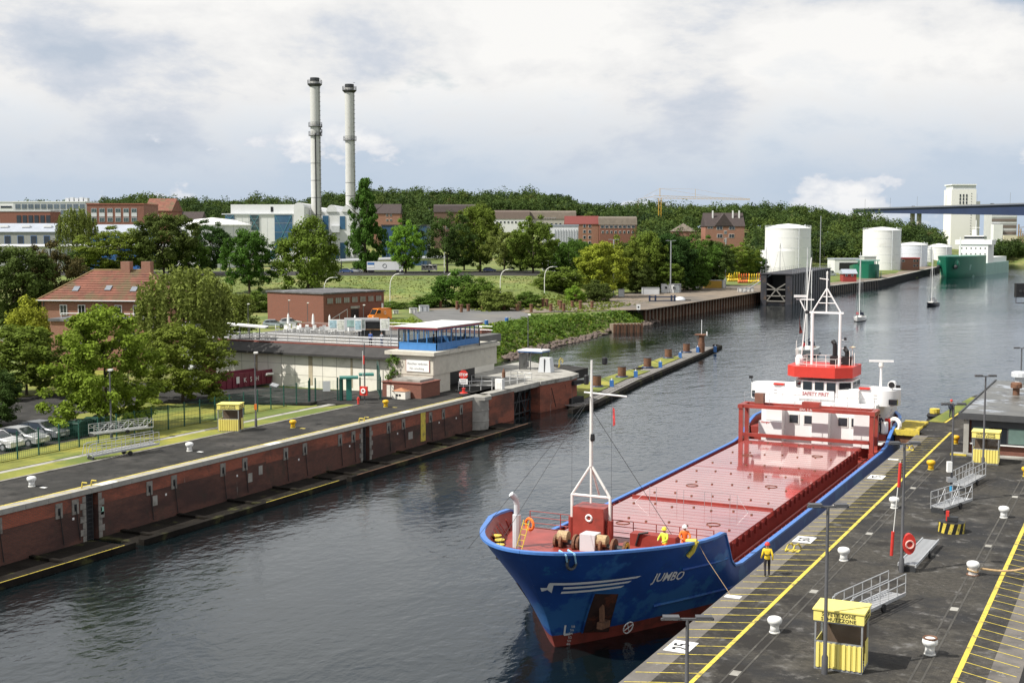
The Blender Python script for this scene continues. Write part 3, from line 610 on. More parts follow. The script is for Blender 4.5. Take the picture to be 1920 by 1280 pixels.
# ------------------------------------------------------------------ far buildings
clad = M('white_cladding', (.68, .69, .69), .5, var=.04, sc=.3)
clad2 = M('grey_cladding', (.55, .57, .59), .5, var=.08, sc=.4)
blue_gl = M('blue_glazing', (.04, .11, .2), .15, var=.25, sc=.25, spec=.6)
green_gl = M('green_glazing', (.03, .06, .06), .12, var=.3, sc=.4, spec=.7)
slate = M('dark_roof_tiles', (.055, .042, .04), .8, var=.2, sc=1.2)
brownroof = M('brown_roof_felt', (.15, .125, .1), .85, var=.2, sc=.6)
redtile = M('red_roof_tiles', (.19, .075, .05), .8, var=.3, sc=.7, stain=[((.13, .095, .05), .3, .5, .64), ((.1, .05, .04), .8, .55, .7)])
grey_roof = M('grey_sheet_roof', (.34, .37, .42), .55, var=.1, sc=.3)
felt = M('roof_felt', (.1, .1, .105), .8, var=.3, sc=.5, stain=((.24, .24, .25), .35, .56, .66))
winf = M('white_window_frame', (.75, .75, .73), .5)
def win(parent, x, z, w, h, y=0., frame=winf, pane=glass_d, t=.12, bars=1):
    f = MB()
    f.bb(x - w / 2, x + w / 2, y - t, y + .02, z - h / 2, z + h / 2); o = f.build('window', frame, parent); bw = min(.12, w * .09)
    for k in range(bars):
        a = x - w / 2 + bw + k * (w - bw) / bars; MB().bb(a, a + (w - bw) / bars - bw, y - t - .03, y - t - .004, z - h / 2 + bw, z + h / 2 - bw).build('pane', pane, o)
    return o
def bldg(name, label, x0, x1, yt, yb, v, dep, wm, cat='building', rz=None, roof=None, rm=slate, rh=4., wins=(), wf=winf, wp=glass_d, bars=1, found=8.):
    """upright block whose front spans the photo columns x0..x1 at distance v; wins in photo pixels"""
    s = v / F; x, y, z = D(x0, yb, v); r = thing(name, label, cat, (x, y, z), YAW if rz is None else rz); w = (x1 - x0) * s; h = (yb - yt) * s
    MB().bb(0, w, 0, dep, -found, h).build('wall', wm, r); e = .35
    if roof == 'flat': MB().bb(-.2, w + .2, -.2, dep + .2, h + .003, h + .5).build('roof', rm, r)
    if roof == 'gable': MB().extr([(-e, h - .1), (dep / 2, h + rh), (dep + e, h - .1), (dep + e, h - .35), (-e, h - .35)], -e, w + e).build('roof', rm, r)
    if roof == 'gable_front':
        m = MB(); n = m.add([(-e, -e, h), (w / 2, -e, h + rh), (w + e, -e, h), (-e, dep + e, h), (w / 2, dep + e, h + rh), (w + e, dep + e, h)], [(0, 1, 2)[::-1], (3, 4, 5), (0, 3, 4, 1), (1, 4, 5, 2), (0, 2, 5, 3)]); m.build('roof', rm, r)
    if roof == 'hip':
        k = min(dep / 2, w / 2); MB().add([(-e, -e, h), (w + e, -e, h), (w + e, dep + e, h), (-e, dep + e, h), (k, dep / 2, h + rh), (w - k, dep / 2, h + rh)], [(0, 1, 5, 4), (1, 2, 5), (2, 3, 4, 5), (3, 0, 4), (3, 2, 1, 0)]).build('roof', rm, r)
    if roof == 'mansard':
        MB().extr([(-.3, h), (1.2, h + rh * .8), (dep / 2, h + rh), (dep - 1.2, h + rh * .8), (dep + .3, h)], -.3, w + .3).build('roof', rm, r)
    for (a, b, c, d) in wins: win(r, ((a + c) / 2 - x0) * s, (yb - (b + d) / 2) * s, (c - a) * s, (d - b) * s, frame=wf, pane=wp, bars=bars)
    r['w'] = w; r['h'] = h; r['s'] = s; return r
# power plant
pp = bldg('power_plant', 'white power plant hall with barrel vaulted roof and blue glazing below the chimneys', 424, 572, 402, 492, 560, 40, clad)
s = 560 / F
MB().bb(2, 30, 2, 36, 90 * s + .003, 108 * s).build('upper_hall', clad, pp)
def vault(parent, x0, x1, y0, y1, z0, rise, mat=clad):
    m = MB(); n = 10; a = [(x0 + (x1 - x0) * (1 - math.cos(math.pi * i / n)) / 2, z0 + rise * math.sin(math.pi * i / n)) for i in range(n + 1)]
    vs = [(x, y0, z) for x, z in a] + [(x, y1, z) for x, z in a] ; k = n + 1
    m.add(vs, [(i, i + 1, k + i + 1, k + i) for i in range(n)] + [tuple(range(n, -1, -1)), tuple(range(k, 2 * k))]); m.build('vaulted_roof', mat, parent, smooth=True)
MB().bb(30.003, 34.5, -1, 36, 60 * s, 102 * s).build('end_bay', clad, pp); vault(pp, 29.9, 34.6, -1, 36, 102 * s, 2.2)
for (a, b, c, d, m_) in ((424, 402, 441, 420, blue_gl), (470, 404, 487, 432, green_gl), (516, 402, 549, 470, blue_gl), (500, 470, 516, 490, blue_gl)):
    o = part(pp, 'glazing', m_, ((a + c) / 2 - 424) * s, -.1, (492 - (b + d) / 2) * s, (c - a) * s, .3, (d - b) * s)
    for k in range(1, 4): MB().bb((a - 424) * s, (c - 424) * s, -.3, -.25, (492 - d + (d - b) * k / 4) * s, (492 - d + (d - b) * k / 4) * s + .12).build('mullion', grey_steel, o)
    MB().beam(((a - 424) * s, -.33, (492 - d) * s), ((c - 424) * s, -.33, (492 - b) * s), .15, .15).beam(((c - 424) * s, -.33, (492 - d) * s), ((a - 424) * s, -.33, (492 - b) * s), .15, .15).build('brace', M('teal_steel', (.1, .3, .35), .5), o)
for k in range(12): part(pp, 'panel_joint', clad2, 2 + k * 2.7, -.02, 50 * s, .09, .05, 76 * s) if k not in (4, 7, 8, 9) else None
part(pp, 'roof_edge', clad2, 15, -.3, 90 * s, 33, .3, .5); part(pp, 'stack_door', black_p, 20, 1.95, 99 * s, 1.1, .15, 2.2)
p2 = bldg('turbine_hall', 'second white vaulted hall of the power plant right of the left chimney', 572, 662, 398, 492, 585, 40, clad)
s2 = 585 / F; vault(p2, 0, 34 * s2, -.5, 38, 94 * s2, 2.5); vault(p2, 41 * s2, 61 * s2, -.5, 38, 94 * s2, 3.2); vault(p2, 70 * s2, 90 * s2, -.5, 38, 94 * s2, 3.)
for (a, b, c, d) in ((606, 405, 617, 440), (638, 406, 648, 430), (638, 455, 648, 490), (600, 470, 636, 492)): part(p2, 'glazing', blue_gl, ((a + c) / 2 - 572) * s2, -.1, (492 - (b + d) / 2) * s2, (c - a) * s2, .3, (d - b) * s2)
part(p2, 'hood', clad2, 58 * s2, -1, 62 * s2, 4, 2, 3)
bh = bldg('boiler_house', 'dark blue clad hall behind the bright green tree', 716, 800, 424, 492, 520, 25, M('dark_blue_cladding', (.035, .075, .15), .45, var=.1, sc=.2), roof='flat', rm=dark_steel)
for k in range(5): part(bh, 'pilaster', M('blue_panel', (.05, .1, .19), .45), 2 + k * 3.6, -.12, 6, .35, .3, 13)
def chimney(px, yt, v, label, ridge, lower):
    x, y, zt = D(px, yt, v); r = thing('chimney', label, 'chimney', (x, y, 9), YAW, 'power plant chimneys'); h = zt - 9; q = 2.15
    MB().lathe([(q + .1, 0), (q + .1, h * lower), (q, h * lower + .01), (q, h - 2)], 28).build('shaft', clad2 if False else M('chimney_cladding', (.52, .52, .5), .5, var=.06, sc=.15, stain=((.4, .38, .35), .2, .6, .75)), r, smooth=True)
    MB().lathe([(q + .1, h - 4.2), (q + 1.1, h - 3.2), (q + 1.1, h - 3.0), (q + .1, h - 3.0)], 24).build('platform', dark_steel, r)
    rm_ = MB(); [rm_.ring((0, 0, h - 3 + k), q + 1.05, .07, n=24, m=4) for k in (.5, 1.0, 1.6)]; [rm_.tube(((q + 1.05) * math.cos(t), (q + 1.05) * math.sin(t), h - 3), ((q + 1.05) * math.cos(t), (q + 1.05) * math.sin(t), h - 1.3), .06, 4) for t in [k * .524 for k in range(12)]]
    rm_.build('railing', dark_steel, r); MB().lathe([(q - .1, h - 2), (q - .1, h - .3), (q - .5, h - .3), (q - .5, h - 2)], 24, cap=False).build('flue', dark_steel, r)
    ld = MB(); a = R(-28)
    for o_ in (-.3, .3): ld.tube(((q + .35) * math.cos(a) + o_ * -math.sin(a), (q + .35) * math.sin(a) + o_ * math.cos(a), 2), ((q + .35) * math.cos(a) + o_ * -math.sin(a), (q + .35) * math.sin(a) + o_ * math.cos(a), h - 3), .07, 4)
    for k in range(int(h / 2)): ld.ring(((q + .45) * math.cos(a), (q + .45) * math.sin(a), 3 + k * 2), .42, .05, n=8, m=4)
    ld.build('ladder', dark_steel, r)
    for z in ridge:
        g = MB(); g.lathe([(q + .2, z), (q + .9, z + .1), (q + .9, z + .25), (q + .2, z + .25)], 20)
        for k in (.7, 1.3, 1.9): g.ring((0, 0, z + k), q + .85, .06, n=20, m=4)
        for t in range(10): g.tube(((q + .85) * math.cos(t * .628), (q + .85) * math.sin(t * .628), z), ((q + .85) * math.cos(t * .628), (q + .85) * math.sin(t * .628), z + 2), .06, 4)
        g.build('gallery', dark_steel, r)
    for k in range(6): MB().ring((0, 0, 6 + k * (h * lower - 6) / 6), q + .12, .09, n=24, m=4).build('band', dark_steel, r)
    return r
c1 = chimney(590, 145, 575, 'left and taller of the two white chimneys, with black cable riser and antenna gallery', (60, 56), .63)
MB().bb(.1, .55, -2.6, -2.2, 2, 57).build('cable_riser', black_p, c1)
for k in range(4): part(c1, 'antenna', black_p, 2.6 + .5 * (k % 2), -1.5, 57 + k * 1.1, .4, .4, 1.4)
chimney(655, 157, 590, 'right and shorter of the two white chimneys, plain shaft with one gallery', (55,), .52)
# white storage drum left of the plant
x, y, z = D(400, 490, 500); dr = thing('storage_drum', 'broad white heat storage drum with shallow domed roof', 'tank', (x, y, z), YAW); rr = 70 * 500 / F
MB().lathe([(rr, -6), (rr, 66 * 500 / F)], 40).build('shell', M('ribbed_white_shell', (.62, .63, .64), .5, var=.08, sc=.5), dr, smooth=True)
MB().lathe([(rr + .3, 13.75), (rr + .3, 14.2), (rr * .6, 16), (.1, 17)], 40).build('roof', white_p, dr, smooth=True)
for k in range(24): t = k * math.pi / 12; MB().tube((rr * 1.004 * math.cos(t), rr * 1.004 * math.sin(t), 0), (rr * 1.004 * math.cos(t), rr * 1.004 * math.sin(t), 13.7), .12, 4).build('rib', clad2, dr)
rl = MB(); [rl.ring((0, 0, 14.2 + q), rr + .2, .05, n=40, m=4) for q in (.5, 1.1)]; [rl.tube(((rr + .2) * math.cos(k * .157), (rr + .2) * math.sin(k * .157), 14.1), ((rr + .2) * math.cos(k * .157), (rr + .2) * math.sin(k * .157), 15.3), .05, 4) for k in range(40)]; rl.build('railing', grey_steel, dr)
# heating pipeline
pl = thing('heating_pipeline', 'silver insulated pipeline on trestles running behind the roadside trees', 'pipe'); pm = M('aluminium_sheet', (.52, .53, .54), .4, .5, var=.08)
A = [D(-40, 462, 455), D(386, 462, 455)]; B_ = D(391, 468, 455); C_ = D(391, 486, 455); MB().path([A[0], A[1], B_, C_, D(400, 490, 455), D(640, 490, 460), D(836, 483, 470)], .85, 12).build('pipe', pm, pl, smooth=True)
for px in range(10, 840, 42):
    p = D(px, 466 if px < 386 else 491, 455); MB().beam(p, (p[0], p[1], 7.5), .3, .3).build('trestle', dark_steel, pl)
# left offices
W6 = []
for r_ in range(2):
    for k in range(6): W6.append((172 + k * 15, 391 + r_ * 17, 182 + k * 15, 399 + r_ * 17))
ob = bldg('brick_office', 'red brick office block with two rows of grey windows', 164, 270, 384, 432, 540, 22, M('office_brick', (.21, .095, .07), .85, var=.12, sc=.6), roof='flat', rm=M('brick_parapet', (.27, .1, .07), .8), wins=W6, wf=clad2, wp=green_gl, bars=3)
for k in range(6): part(ob, 'spandrel', clad2, (177 - 164 + k * 15) * .225, -.06, (432 - 403) * .225, 2.3, .14, 1.6)
W7 = [(30 + k * 12, 383 + r_ * 11, 40 + k * 12, 392 + r_ * 11) for r_ in range(3) for k in range(11)]
gb = bldg('glass_office', 'grey glass office building with white end wall', 26, 160, 380, 432, 600, 20, clad2, roof='flat', rm=clad, wins=W7, wf=grey_steel, wp=M('mirror_glass', (.1, .13, .16), .1, spec=.9, var=.4, sc=.15), bars=2)
for k in range(5): part(gb, 'roof_plant', clad2, 24 + k * 2.2, 5, 14.2, 1.6, 3, 1.9 + .6 * (k % 2))
bldg('brick_annex', 'low brick annex with glazed top at the far left', 0, 95, 397, 432, 530, 12, M('annex_brick', (.22, .095, .07), .85, var=.12), roof='flat', rm=clad2, wins=[(32 + k * 11, 404, 40 + k * 11, 418) for k in range(6)], wf=dark_steel, wp=glass_d)
bldg('white_rooftop_block', 'white flat block peeking over the left edge', -20, 27, 380, 432, 620, 14, clad, roof='flat', rm=clad2, wins=[(2, 386, 24, 391)])
bldg('gabled_brick_hall', 'old brick hall with arched gable left of the small villas', 272, 322, 395, 432, 620, 20, M('old_hall_brick', (.22, .09, .065), .85, var=.15), roof='gable', rm=redtile, rh=6, wins=[(278, 402, 298, 412)], wf=clad2)
bldg('white_villa', 'small white and brick gabled villa behind the drum', 326, 342, 408, 432, 640, 10, redbrick, cat='house', roof='gable_front', rm=slate, rh=3.4, wins=[(331, 408, 337, 413)])
bldg('slate_villa', 'dark slate roofed row beside the white villa', 342, 378, 412, 432, 640, 10, darkbrick, cat='house', roof='gable', rm=slate, rh=4, wins=[(346 + k * 8, 414, 350 + k * 8, 418) for k in range(4)])
ls = bldg('long_shed', 'long grey workshop with dark arched windows and skylit sheet roof', -30, 116, 434, 466, 470, 18, M('shed_render', (.3, .31, .3), .8, var=.12), roof='gable', rm=grey_roof, rh=3, wins=[(9 + k * 24.5, 442, 20 + k * 24.5, 458) for k in range(5)], wf=blue_p, wp=glass_d)
for k in range(4): MB().box(6 + k * 8, 4.5, 32 * .196 + 1.9, 3, 1.6, .7).build('skylight', white_p, ls)
bs = bldg('blue_shed', 'grey roofed shed with bright blue gable', 168, 268, 440, 466, 455, 16, M('bright_blue_cladding', (.04, .14, .42), .45, var=.08), roof='gable', rm=grey_roof, rh=3.6)
MB().add([(100 * 455 / F + .42, -.2, 4.9), (100 * 455 / F + .42, 16.2, 4.9), (100 * 455 / F + .42, 8, 8.2)], [(0, 1, 2)]).build('gable', M('bright_blue_cladding', (0, 0, 0)), bs)
# hill houses
HW = lambda a, b, n, st, w, h: [(a + k * st, b, a + k * st + w, b + h) for k in range(n)]
bldg('brick_house', 'brick house with dark gable roof between poplar and forest', 700, 750, 400, 432, 690, 12, redbrick, cat='house', roof='gable', rm=slate, rh=5, wins=HW(724, 402, 2, 7, 4, 4) + HW(724, 411, 2, 7, 4, 4))
ab = bldg('dark_apartment', 'dark brown brick apartment house with rows of roof windows', 814, 890, 398, 445, 690, 13, M('umber_brick', (.13, .08, .06), .85, var=.15), cat='house', roof='mansard', rm=slate, rh=4.2, wins=HW(866, 402, 1, 8, 10, 5) + HW(820, 425, 8, 8, 4, 5))
bldg('mansard_row', 'apartment row with dark mansard roof and white dormers at left', 926, 992, 411, 470, 760, 12, clad, cat='house', roof='mansard', rm=M('umber_tiles', (.12, .09, .075), .8, var=.15), rh=5.2, wins=HW(930, 415, 9, 7, 4, 4))
bldg('mansard_row', 'apartment row with grey brown mansard roof right of the dormer row', 993, 1079, 411, 470, 765, 12, M('grey_render', (.4, .38, .34), .8), cat='house', roof='mansard', rm=brownroof, rh=5, wins=HW(1016, 408.5, 6, 4.6, 3.6, 4) + HW(1000, 418, 9, 8, 4, 5))
bldg('red_roof_house', 'apartment house with plain dark red roof and white windows', 1060, 1122, 420, 480, 730, 12, redbrick, cat='house', roof='gable', rm=M('oxblood_tiles', (.16, .04, .035), .8, var=.12), rh=4.5, wins=[(1093 + (k % 2) * 10, 421 + (k // 2) * 10.5, 1098 + (k % 2) * 10, 427 + (k // 2) * 10.5) for k in range(8)])
bldg('brown_roof_house', 'brick house with flat brown mansard and white window strip right of the red roof', 1124, 1193, 422, 480, 725, 12, darkbrick, cat='house', roof='mansard', rm=brownroof, rh=4.8, wins=HW(1126, 423, 8, 8.2, 6.5, 5) + HW(1128, 433, 8, 8, 4, 5))
lab = bldg('white_lab', 'white and grey laboratory block with vertical fins among the trees', 1018, 1084, 424, 494, 470, 16, clad, roof='flat', rm=grey_roof, wins=[(1038, 462, 1082, 466), (1038, 478, 1082, 482)], wf=clad2)
for k in range(9): part(lab, 'fin', clad2, (22 + k * 5) * 470 / F, -.15, 52 * 470 / F, .3, .3, 24 * 470 / F)
for k in range(5): part(lab, 'pillar', white_p, (36 + k * 5) * 470 / F, -.2, 2, .35, .35, 5)
bldg('bungalow', 'low house with grey brown roof half hidden by the trees', 1262, 1305, 434, 470, 700, 14, redbrick, cat='house', roof='hip', rm=brownroof, rh=4.4)
vh = bldg('gabled_mansion', 'tall brick house with steep dark roof and chimneys above the yard trees', 1322, 1395, 424, 480, 700, 16, redbrick, cat='house', roof='gable', rm=slate, rh=7.2,
     wins=[(1326, 425, 1336, 429), (1343, 424, 1354, 431), (1366, 424, 1377, 431), (1357, 433, 1362, 439), (1344, 439, 1354, 446), (1366, 439, 1376, 446), (1357, 448, 1362, 454)], bars=2)
MB().add([(5, -.5, 16.4), (15, -.5, 16.4), (10, -.5, 23.2), (10, 7.5, 23.2)], [(0, 1, 2), (0, 2, 3), (1, 3, 2)]).build('cross_gable', slate, vh)
for px_ in (16, 54, 66): part(vh, 'chimney_pot', winf, px_ * .29, 5, 22.5, .7, .7, 4.5)
# yellow tower crane on the hill
x, y, z = D(1237, 405, 800); cr = thing('tower_crane', 'slim yellow tower crane with long jib above the wood', 'crane', (x, y, z - 14), YAW); cyel = M('crane_yellow', (.6, .36, .05), .5); k_ = 800 / F
m = MB(); [m.beam((a, b, 0), (a, b, 25), .22, .22) for a in (-.8, .8) for b in (-.8, .8)]
for k in range(14): m.beam((-.8 if k % 2 else .8, -.8, k * 1.8), (.8 if k % 2 else -.8, -.8, k * 1.8 + 1.8), .14, .14)
m.build('mast', cyel, cr); m = MB()
for zz_ in (25, 26.6): m.beam((-4, 0, zz_), (168 * k_, 0, zz_ - (2.0 if zz_ > 26 else 1.0)), .2, .2)
for k in range(44): m.beam((k * 1.27, 0, 25 - k * .022 if k % 2 else 26.6 - k * .044), (k * 1.27 + 1.27, 0, 26.6 - k * .045 if k % 2 else 25 - k * .023), .1, .1)
m.build('jib', cyel, cr); MB().tube((0, 0, 26), (0, 0, 31), .2, 5).tube((0, 0, 31), (32, 0, 25.8), .06, 4).tube((0, 0, 31), (-10, 0, 26), .06, 4).tube((22, 0, 25.6), (22, 0, 30.5), .12, 4).tube((22, 0, 30.5), (52, 0, 25), .05, 4).tube((22, 0, 30.5), (0, 0, 31), .05, 4).build('stays', cyel, cr)
MB().tube((-4, 0, 26), (-13.5, 0, 24.5), .12, 4).tube((-13.5, 0, 24.5), (-13.5, 0, 8), .05, 4).build('counter_jib', cyel, cr)
# ------------------------------------------------------------------ road vehicles
def lampless(*a): pass
def truck():
    x, y, z = D(688, 503, 418); z = 8.95; r = thing('truck', 'white articulated box truck with black emblem parked on the embankment road', 'truck', (x, y, z), YAW); s = 418 / F
    MB().bb(0, 60 * s, 0, 2.5, 1.0, 3.75).build('box_body', M('trailer_white', (.66, .67, .68), .45, var=.03), r)
    MB().ring((33 * s, -.02, 2.4), .62, .07, (0, 1, 0), n=16, m=4).build('emblem', black_p, r)
    MB().bb(.001, 60 * s, .2, 2.3, .75, .998).build('chassis', dark_steel, r)
    part(r, 'rear_panel', blue_p, 1.3, -.02, 3.1, 2.2, .06, .7); part(r, 'rear_panel', white_p, 1.3, -.02, 2.2, 2.2, .06, .6)
    c = MB().extr([(.05, .6), (.05, 3.3), (.2, 3.5), (2.3, 3.5), (2.45, 3.3), (2.45, .6)], 61 * s, 69 * s - .3).build('cab', white_p, r); part(r, 'side_window', glass_d, 65.5 * s, .03, 2.7, .8, .06, .8); part(r, 'windscreen', glass_d, 69 * s - .27, 1.25, 2.7, .1, 2, .9)
    for px in (4, 7.5, 11, 57, 66): MB().tube((px * s, .05, .5), (px * s, .4, .5), .5, 14).build('wheel', rubber, r)
truck()
x, y, z = D(790, 505, 430); cv = thing('caravan', 'white caravan with dark window band on the embankment road', 'caravan', (x, y, 8.95), YAW)
MB().extr([(0, .5), (.05, 2.3), (.25, 2.5), (2.1, 2.5), (2.3, 2.3), (2.3, .5)], 0, 5.2).build('body', white_dirty, cv)
for k in range(4): part(cv, 'window', glass_d, .8 + k * 1.2, -.01, 1.75, .9, .06, .6)
part(cv, 'stripe', M('brown_stripe', (.3, .2, .12)), 2.6, -.005, 1.1, 5.1, .05, .14); MB().tube((2.6, .02, .35), (2.6, .3, .35), .34, 12).build('wheel', rubber, cv)
def car(label, loc, rz, col, group=None, van=False, name='parked_car'):
    """length along x, front at +x"""
    r = thing(name, label, 'van' if van else 'car', loc, rz, group); cm = M('car_paint_' + '_'.join('%02d' % int(c * 99) for c in col), col, .3, .3, var=.03, spec=.6)
    if van: prof = [(-2.6, .35), (-2.65, 1.2), (-2.55, 2.45), (-2.3, 2.6), (1.0, 2.6), (1.3, 2.45), (2.05, 1.35), (2.65, 1.1), (2.7, .4)]; w = 1.0
    else: prof = [(-2.2, .38), (-2.25, .85), (-2.1, 1.05), (-1.75, 1.45), (-.9, 1.58), (.2, 1.56), (1.0, 1.08), (1.9, .92), (2.2, .72), (2.2, .36)]; w = .9
    m = MB(); n = len(prof); rings = []
    for yy, k in ((-w, .0), (-w * .92, .5), (w * .92, .5), (w, .0)):
        rings.append([(px, yy * (1 if pz < 1.1 or k else .8), pz if k or pz < 1.0 else pz - .08) for px, pz in prof])
    vs = [p for rg in rings for p in rg]; fs = [tuple(range(n - 1, -1, -1)), tuple(3 * n + i for i in range(n))]
    for j in range(3): fs += [(j * n + i, j * n + (i + 1) % n, (j + 1) * n + (i + 1) % n, (j + 1) * n + i) for i in range(n)]
    m.add(vs, [f[::-1] for f in fs]); m.build('body', cm, r)
    wy = w * .83
    if van:
        MB().add([(2.06, -.8, 1.36), (2.06, .8, 1.36), (1.36, .78, 2.42), (1.36, -.78, 2.42)], [(0, 1, 2, 3)]).build('windscreen', glass_d, r).location = (.03, 0, .02)
        for sgn in (-1, 1): part(r, 'side_window', glass_d, 1.0, sgn * .93, 1.95, .8, .2, .62); part(r, 'headlight', white_p, 2.6, sgn * .75, .95, .12, .32, .24)
        for sgn in (-1, 1): MB().ring((-.6, sgn * 1.01, 1.7), .3, .05, (0, 1, 0), n=12, m=4).build('emblem', white_p, r)
        part(r, 'bumper', rubber, 2.66, 0, .5, .12, 1.8, .3)
    else:
        MB().add([(1.02, -.72, 1.1), (1.02, .72, 1.1), (.26, .62, 1.53), (.26, -.62, 1.53)], [(0, 1, 2, 3)]).build('windscreen', glass_d, r).location = (.03, 0, .02)
        MB().add([(-2.08, -.7, 1.1), (-1.78, -.6, 1.44), (-1.78, .6, 1.44), (-2.08, .7, 1.1)], [(0, 1, 2, 3)]).build('rear_window', glass_d, r).location = (-.03, 0, .01)
        for sgn in (-1, 1):
            MB().add([(.9, sgn * .89, 1.1), (.2, sgn * .775, 1.47), (-.75, sgn * .775, 1.48), (-.75, sgn * .89, 1.1)], [(0, 1, 2, 3) if sgn > 0 else (3, 2, 1, 0)]).build('side_window', glass_d, r).location = (0, sgn * .015, 0)
            MB().add([(-.83, sgn * .89, 1.1), (-.83, sgn * .775, 1.48), (-1.55, sgn * .775, 1.4), (-1.8, sgn * .89, 1.1)], [(0, 1, 2, 3) if sgn > 0 else (3, 2, 1, 0)]).build('side_window', glass_d, r).location = (0, sgn * .015, 0)
            part(r, 'headlight', white_p, 2.13, sgn * .68, .75, .14, .35, .14); part(r, 'mirror', cm, .75, sgn * .98, 1.1, .15, .18, .12)
            part(r, 'tail_light', red_p, -2.2, sgn * .72, .88, .1, .3, .16)
        part(r, 'number_plate', white_p, 2.21, 0, .5, .03, .5, .11)
    for wx in ((-1.65, 1.75) if van else (-1.35, 1.4)):
        for sgn in (-1, 1):
            t = MB().tube((wx, sgn * (w - .2), .34), (wx, sgn * (w + .015), .34), .34, 16).build('wheel', rubber, r); MB().tube((wx, sgn * (w + .016), .34), (wx, sgn * (w + .03), .34), .2, 10).build('rim', grey_steel, t)
    return r
car('dark blue car partly hidden by grass left of the white truck', (*D(650, 503, 420)[:2], 8.95), YAW, (.05, .1, .25), 'cars on the embankment road')
car('pale silver car just left of the white truck', (*D(668, 503, 424)[:2], 8.95), YAW, (.5, .52, .54), 'cars on the embankment road')
car('dark blue car under the trees right of the caravan', (*D(918, 503, 432)[:2], 8.95), YAW, (.04, .06, .16), 'cars on the embankment road')
car('white camper partly hidden behind the lime tree', (*D(523, 499, 430)[:2], 8.95), YAW, (.62, .63, .64), None, True, 'camper_van')
vx, vy = G(712, 601, 3.5)
car('bright orange panel van parked beside the brick storehouse', (vx, vy, 3.5), YAW + R(228), (.8, .24, .03), None, True, 'panel_van')
# ------------------------------------------------------------------ brick storehouse in the yard and its clutter
p = D(607, 608, 262); sh = thing('storehouse', 'long flat red brick storehouse with a row of high windows', 'building', (p[0], p[1], 3.4), R(0)); sh.rotation_euler[2] = math.atan2(15.4, 3.4)
sc_ = 262 / F
MB().bb(0, 17.5, 0, 17.5, -1, 6.0).build('wall', darkbrick, sh); MB().bb(-.25, 17.75, -.25, 17.75, 6.003, 6.3).build('roof', felt, sh)
for k in range(7): win(sh, 1.7 + k * 2.35, 4.6, 1.75, 1.35, frame=darkbrick, pane=M('dusty_glass', (.22, .23, .2), .4, var=.3, sc=.8), bars=3)
part(sh, 'door', black_p, 8.8, -.03, 1.3, 2.2, .1, 2.6); part(sh, 'door_lintel', conc, 8.8, -.1, 3.0, 2.5, .25, .5); part(sh, 'notice_board', white_p, 16.9, -.08, 2.2, .5, .1, 2.6)
MB().tube((-.1, -2.6, 1.1), (4.2, -2.6, 2.9), .05).tube((4.2, -2.6, 2.9), (4.2, -2.6, 0), .05).tube((-.1, -2.6, 0), (-.1, -2.6, 1.1), .05).tube((2, -2.6, 0), (2, -2.6, 2), .05).build('stair_rail', grey_steel, sh)
def at_ground(px, py, z=3.5): x, y = G(px, py, z); return (x, y, z)
car('silver car half hidden behind the fence below the storehouse', at_ground(545, 611), YAW + R(10), (.5, .51, .52), 'cars below the storehouse')
car('pale blue grey car left of the silver one below the storehouse', at_ground(514, 614), YAW + R(10), (.4, .46, .5), 'cars below the storehouse')
# skips, bags, boxes
def skipbox(name, label, px, py, w, d, h, mat, cat):
    l_ = at_ground(px, py); r = thing(name, label, cat, l_, YAW + .2); MB().bb(-w / 2, w / 2, -d / 2, d / 2, 0, h).build('body', mat, r); MB().bb(-w / 2 - .05, w / 2 + .05, -d / 2 - .05, d / 2 + .05, h + .003, h + .12).build('lid', grey_steel, r)
    for k in (-1, 1): part(r, 'rib', dark_steel, k * w * .25, -d / 2 - .03, h / 2, .08, .06, h * .9)
skipbox('steel_container', 'grey steel container at the edge of the asphalt yard', 795, 584, 2.2, 2, 1.35, clad2, 'container')
skipbox('bulk_bag', 'white bulk bag beside the grey container', 775, 587, 1.7, 1.6, 1.1, white_dirty, 'bag')
skipbox('rubble_box', 'small white box between the van and the white bag', 742, 588, 1.2, 1, .7, white_dirty, 'box')
skipbox('gas_cage', 'grey storage cage standing behind the orange van', 697, 592, 1.5, 1.2, 2.2, clad2, 'cage')
# rusty pile stubs
stub = MB().tube((0, 0, -.5), (0, 0, 1.75), .42, 12).mesh('pile'); capm = MB().lathe([(.42, 1.753), (.55, 1.76), (.55, 1.9), (.3, 1.95)], 12).mesh('cap')
for me in (stub, capm): me.materials.append(rust)
STUBS = [(826, 577), (857, 581), (865, 586), (878, 584), (882, 573), (890, 572), (908, 575), (928, 576), (940, 573), (905, 581), (929, 583), (945, 583), (962, 577), (970, 584), (984, 573), (996, 586), (1003, 577), (1018, 577), (1025, 576), (1033, 584), (1048, 575), (1051, 580), (1057, 584), (1073, 577), (1088, 580), (1110, 580), (974, 579), (1080, 568), (912, 570)]
for k, (px, py) in enumerate(STUBS):
    v = 3.5; x, y = G(px, py, v); h = .85 + .35 * ((k * 37) % 10) / 10; r = thing('pile_stub', 'short rusty steel pile stub standing in the weedy field', 'pile', (x, y, v), k * 1.3, 'rusty pile stubs in the field')
    for nm, me in (('pile', stub), ('cap', capm)): o = obj(nm, me, None, r); o.scale = (.85 + .02 * (k % 7), .85 + .02 * (k % 7), h)
bar = MB().lathe([(.28, 0), (.3, .05), (.29, .3), (.3, .33), (.29, .6), (.3, .63), (.28, .9)], 12)
for px, py, lb in ((912, 611, 'left of two blue barrels at the edge of the asphalt yard'), (950, 606, 'right of two blue barrels in the grass by the yard')):
    r = thing('barrel', lb, 'barrel', at_ground(px, py), 0, 'blue barrels by the yard'); bar.build('drum', blue_p, r, smooth=True).scale = (1.3, 1.3, 1.3); MB().lathe([(.2, 1.172), (.2, 1.2)], 10).build('bung', white_p, r)
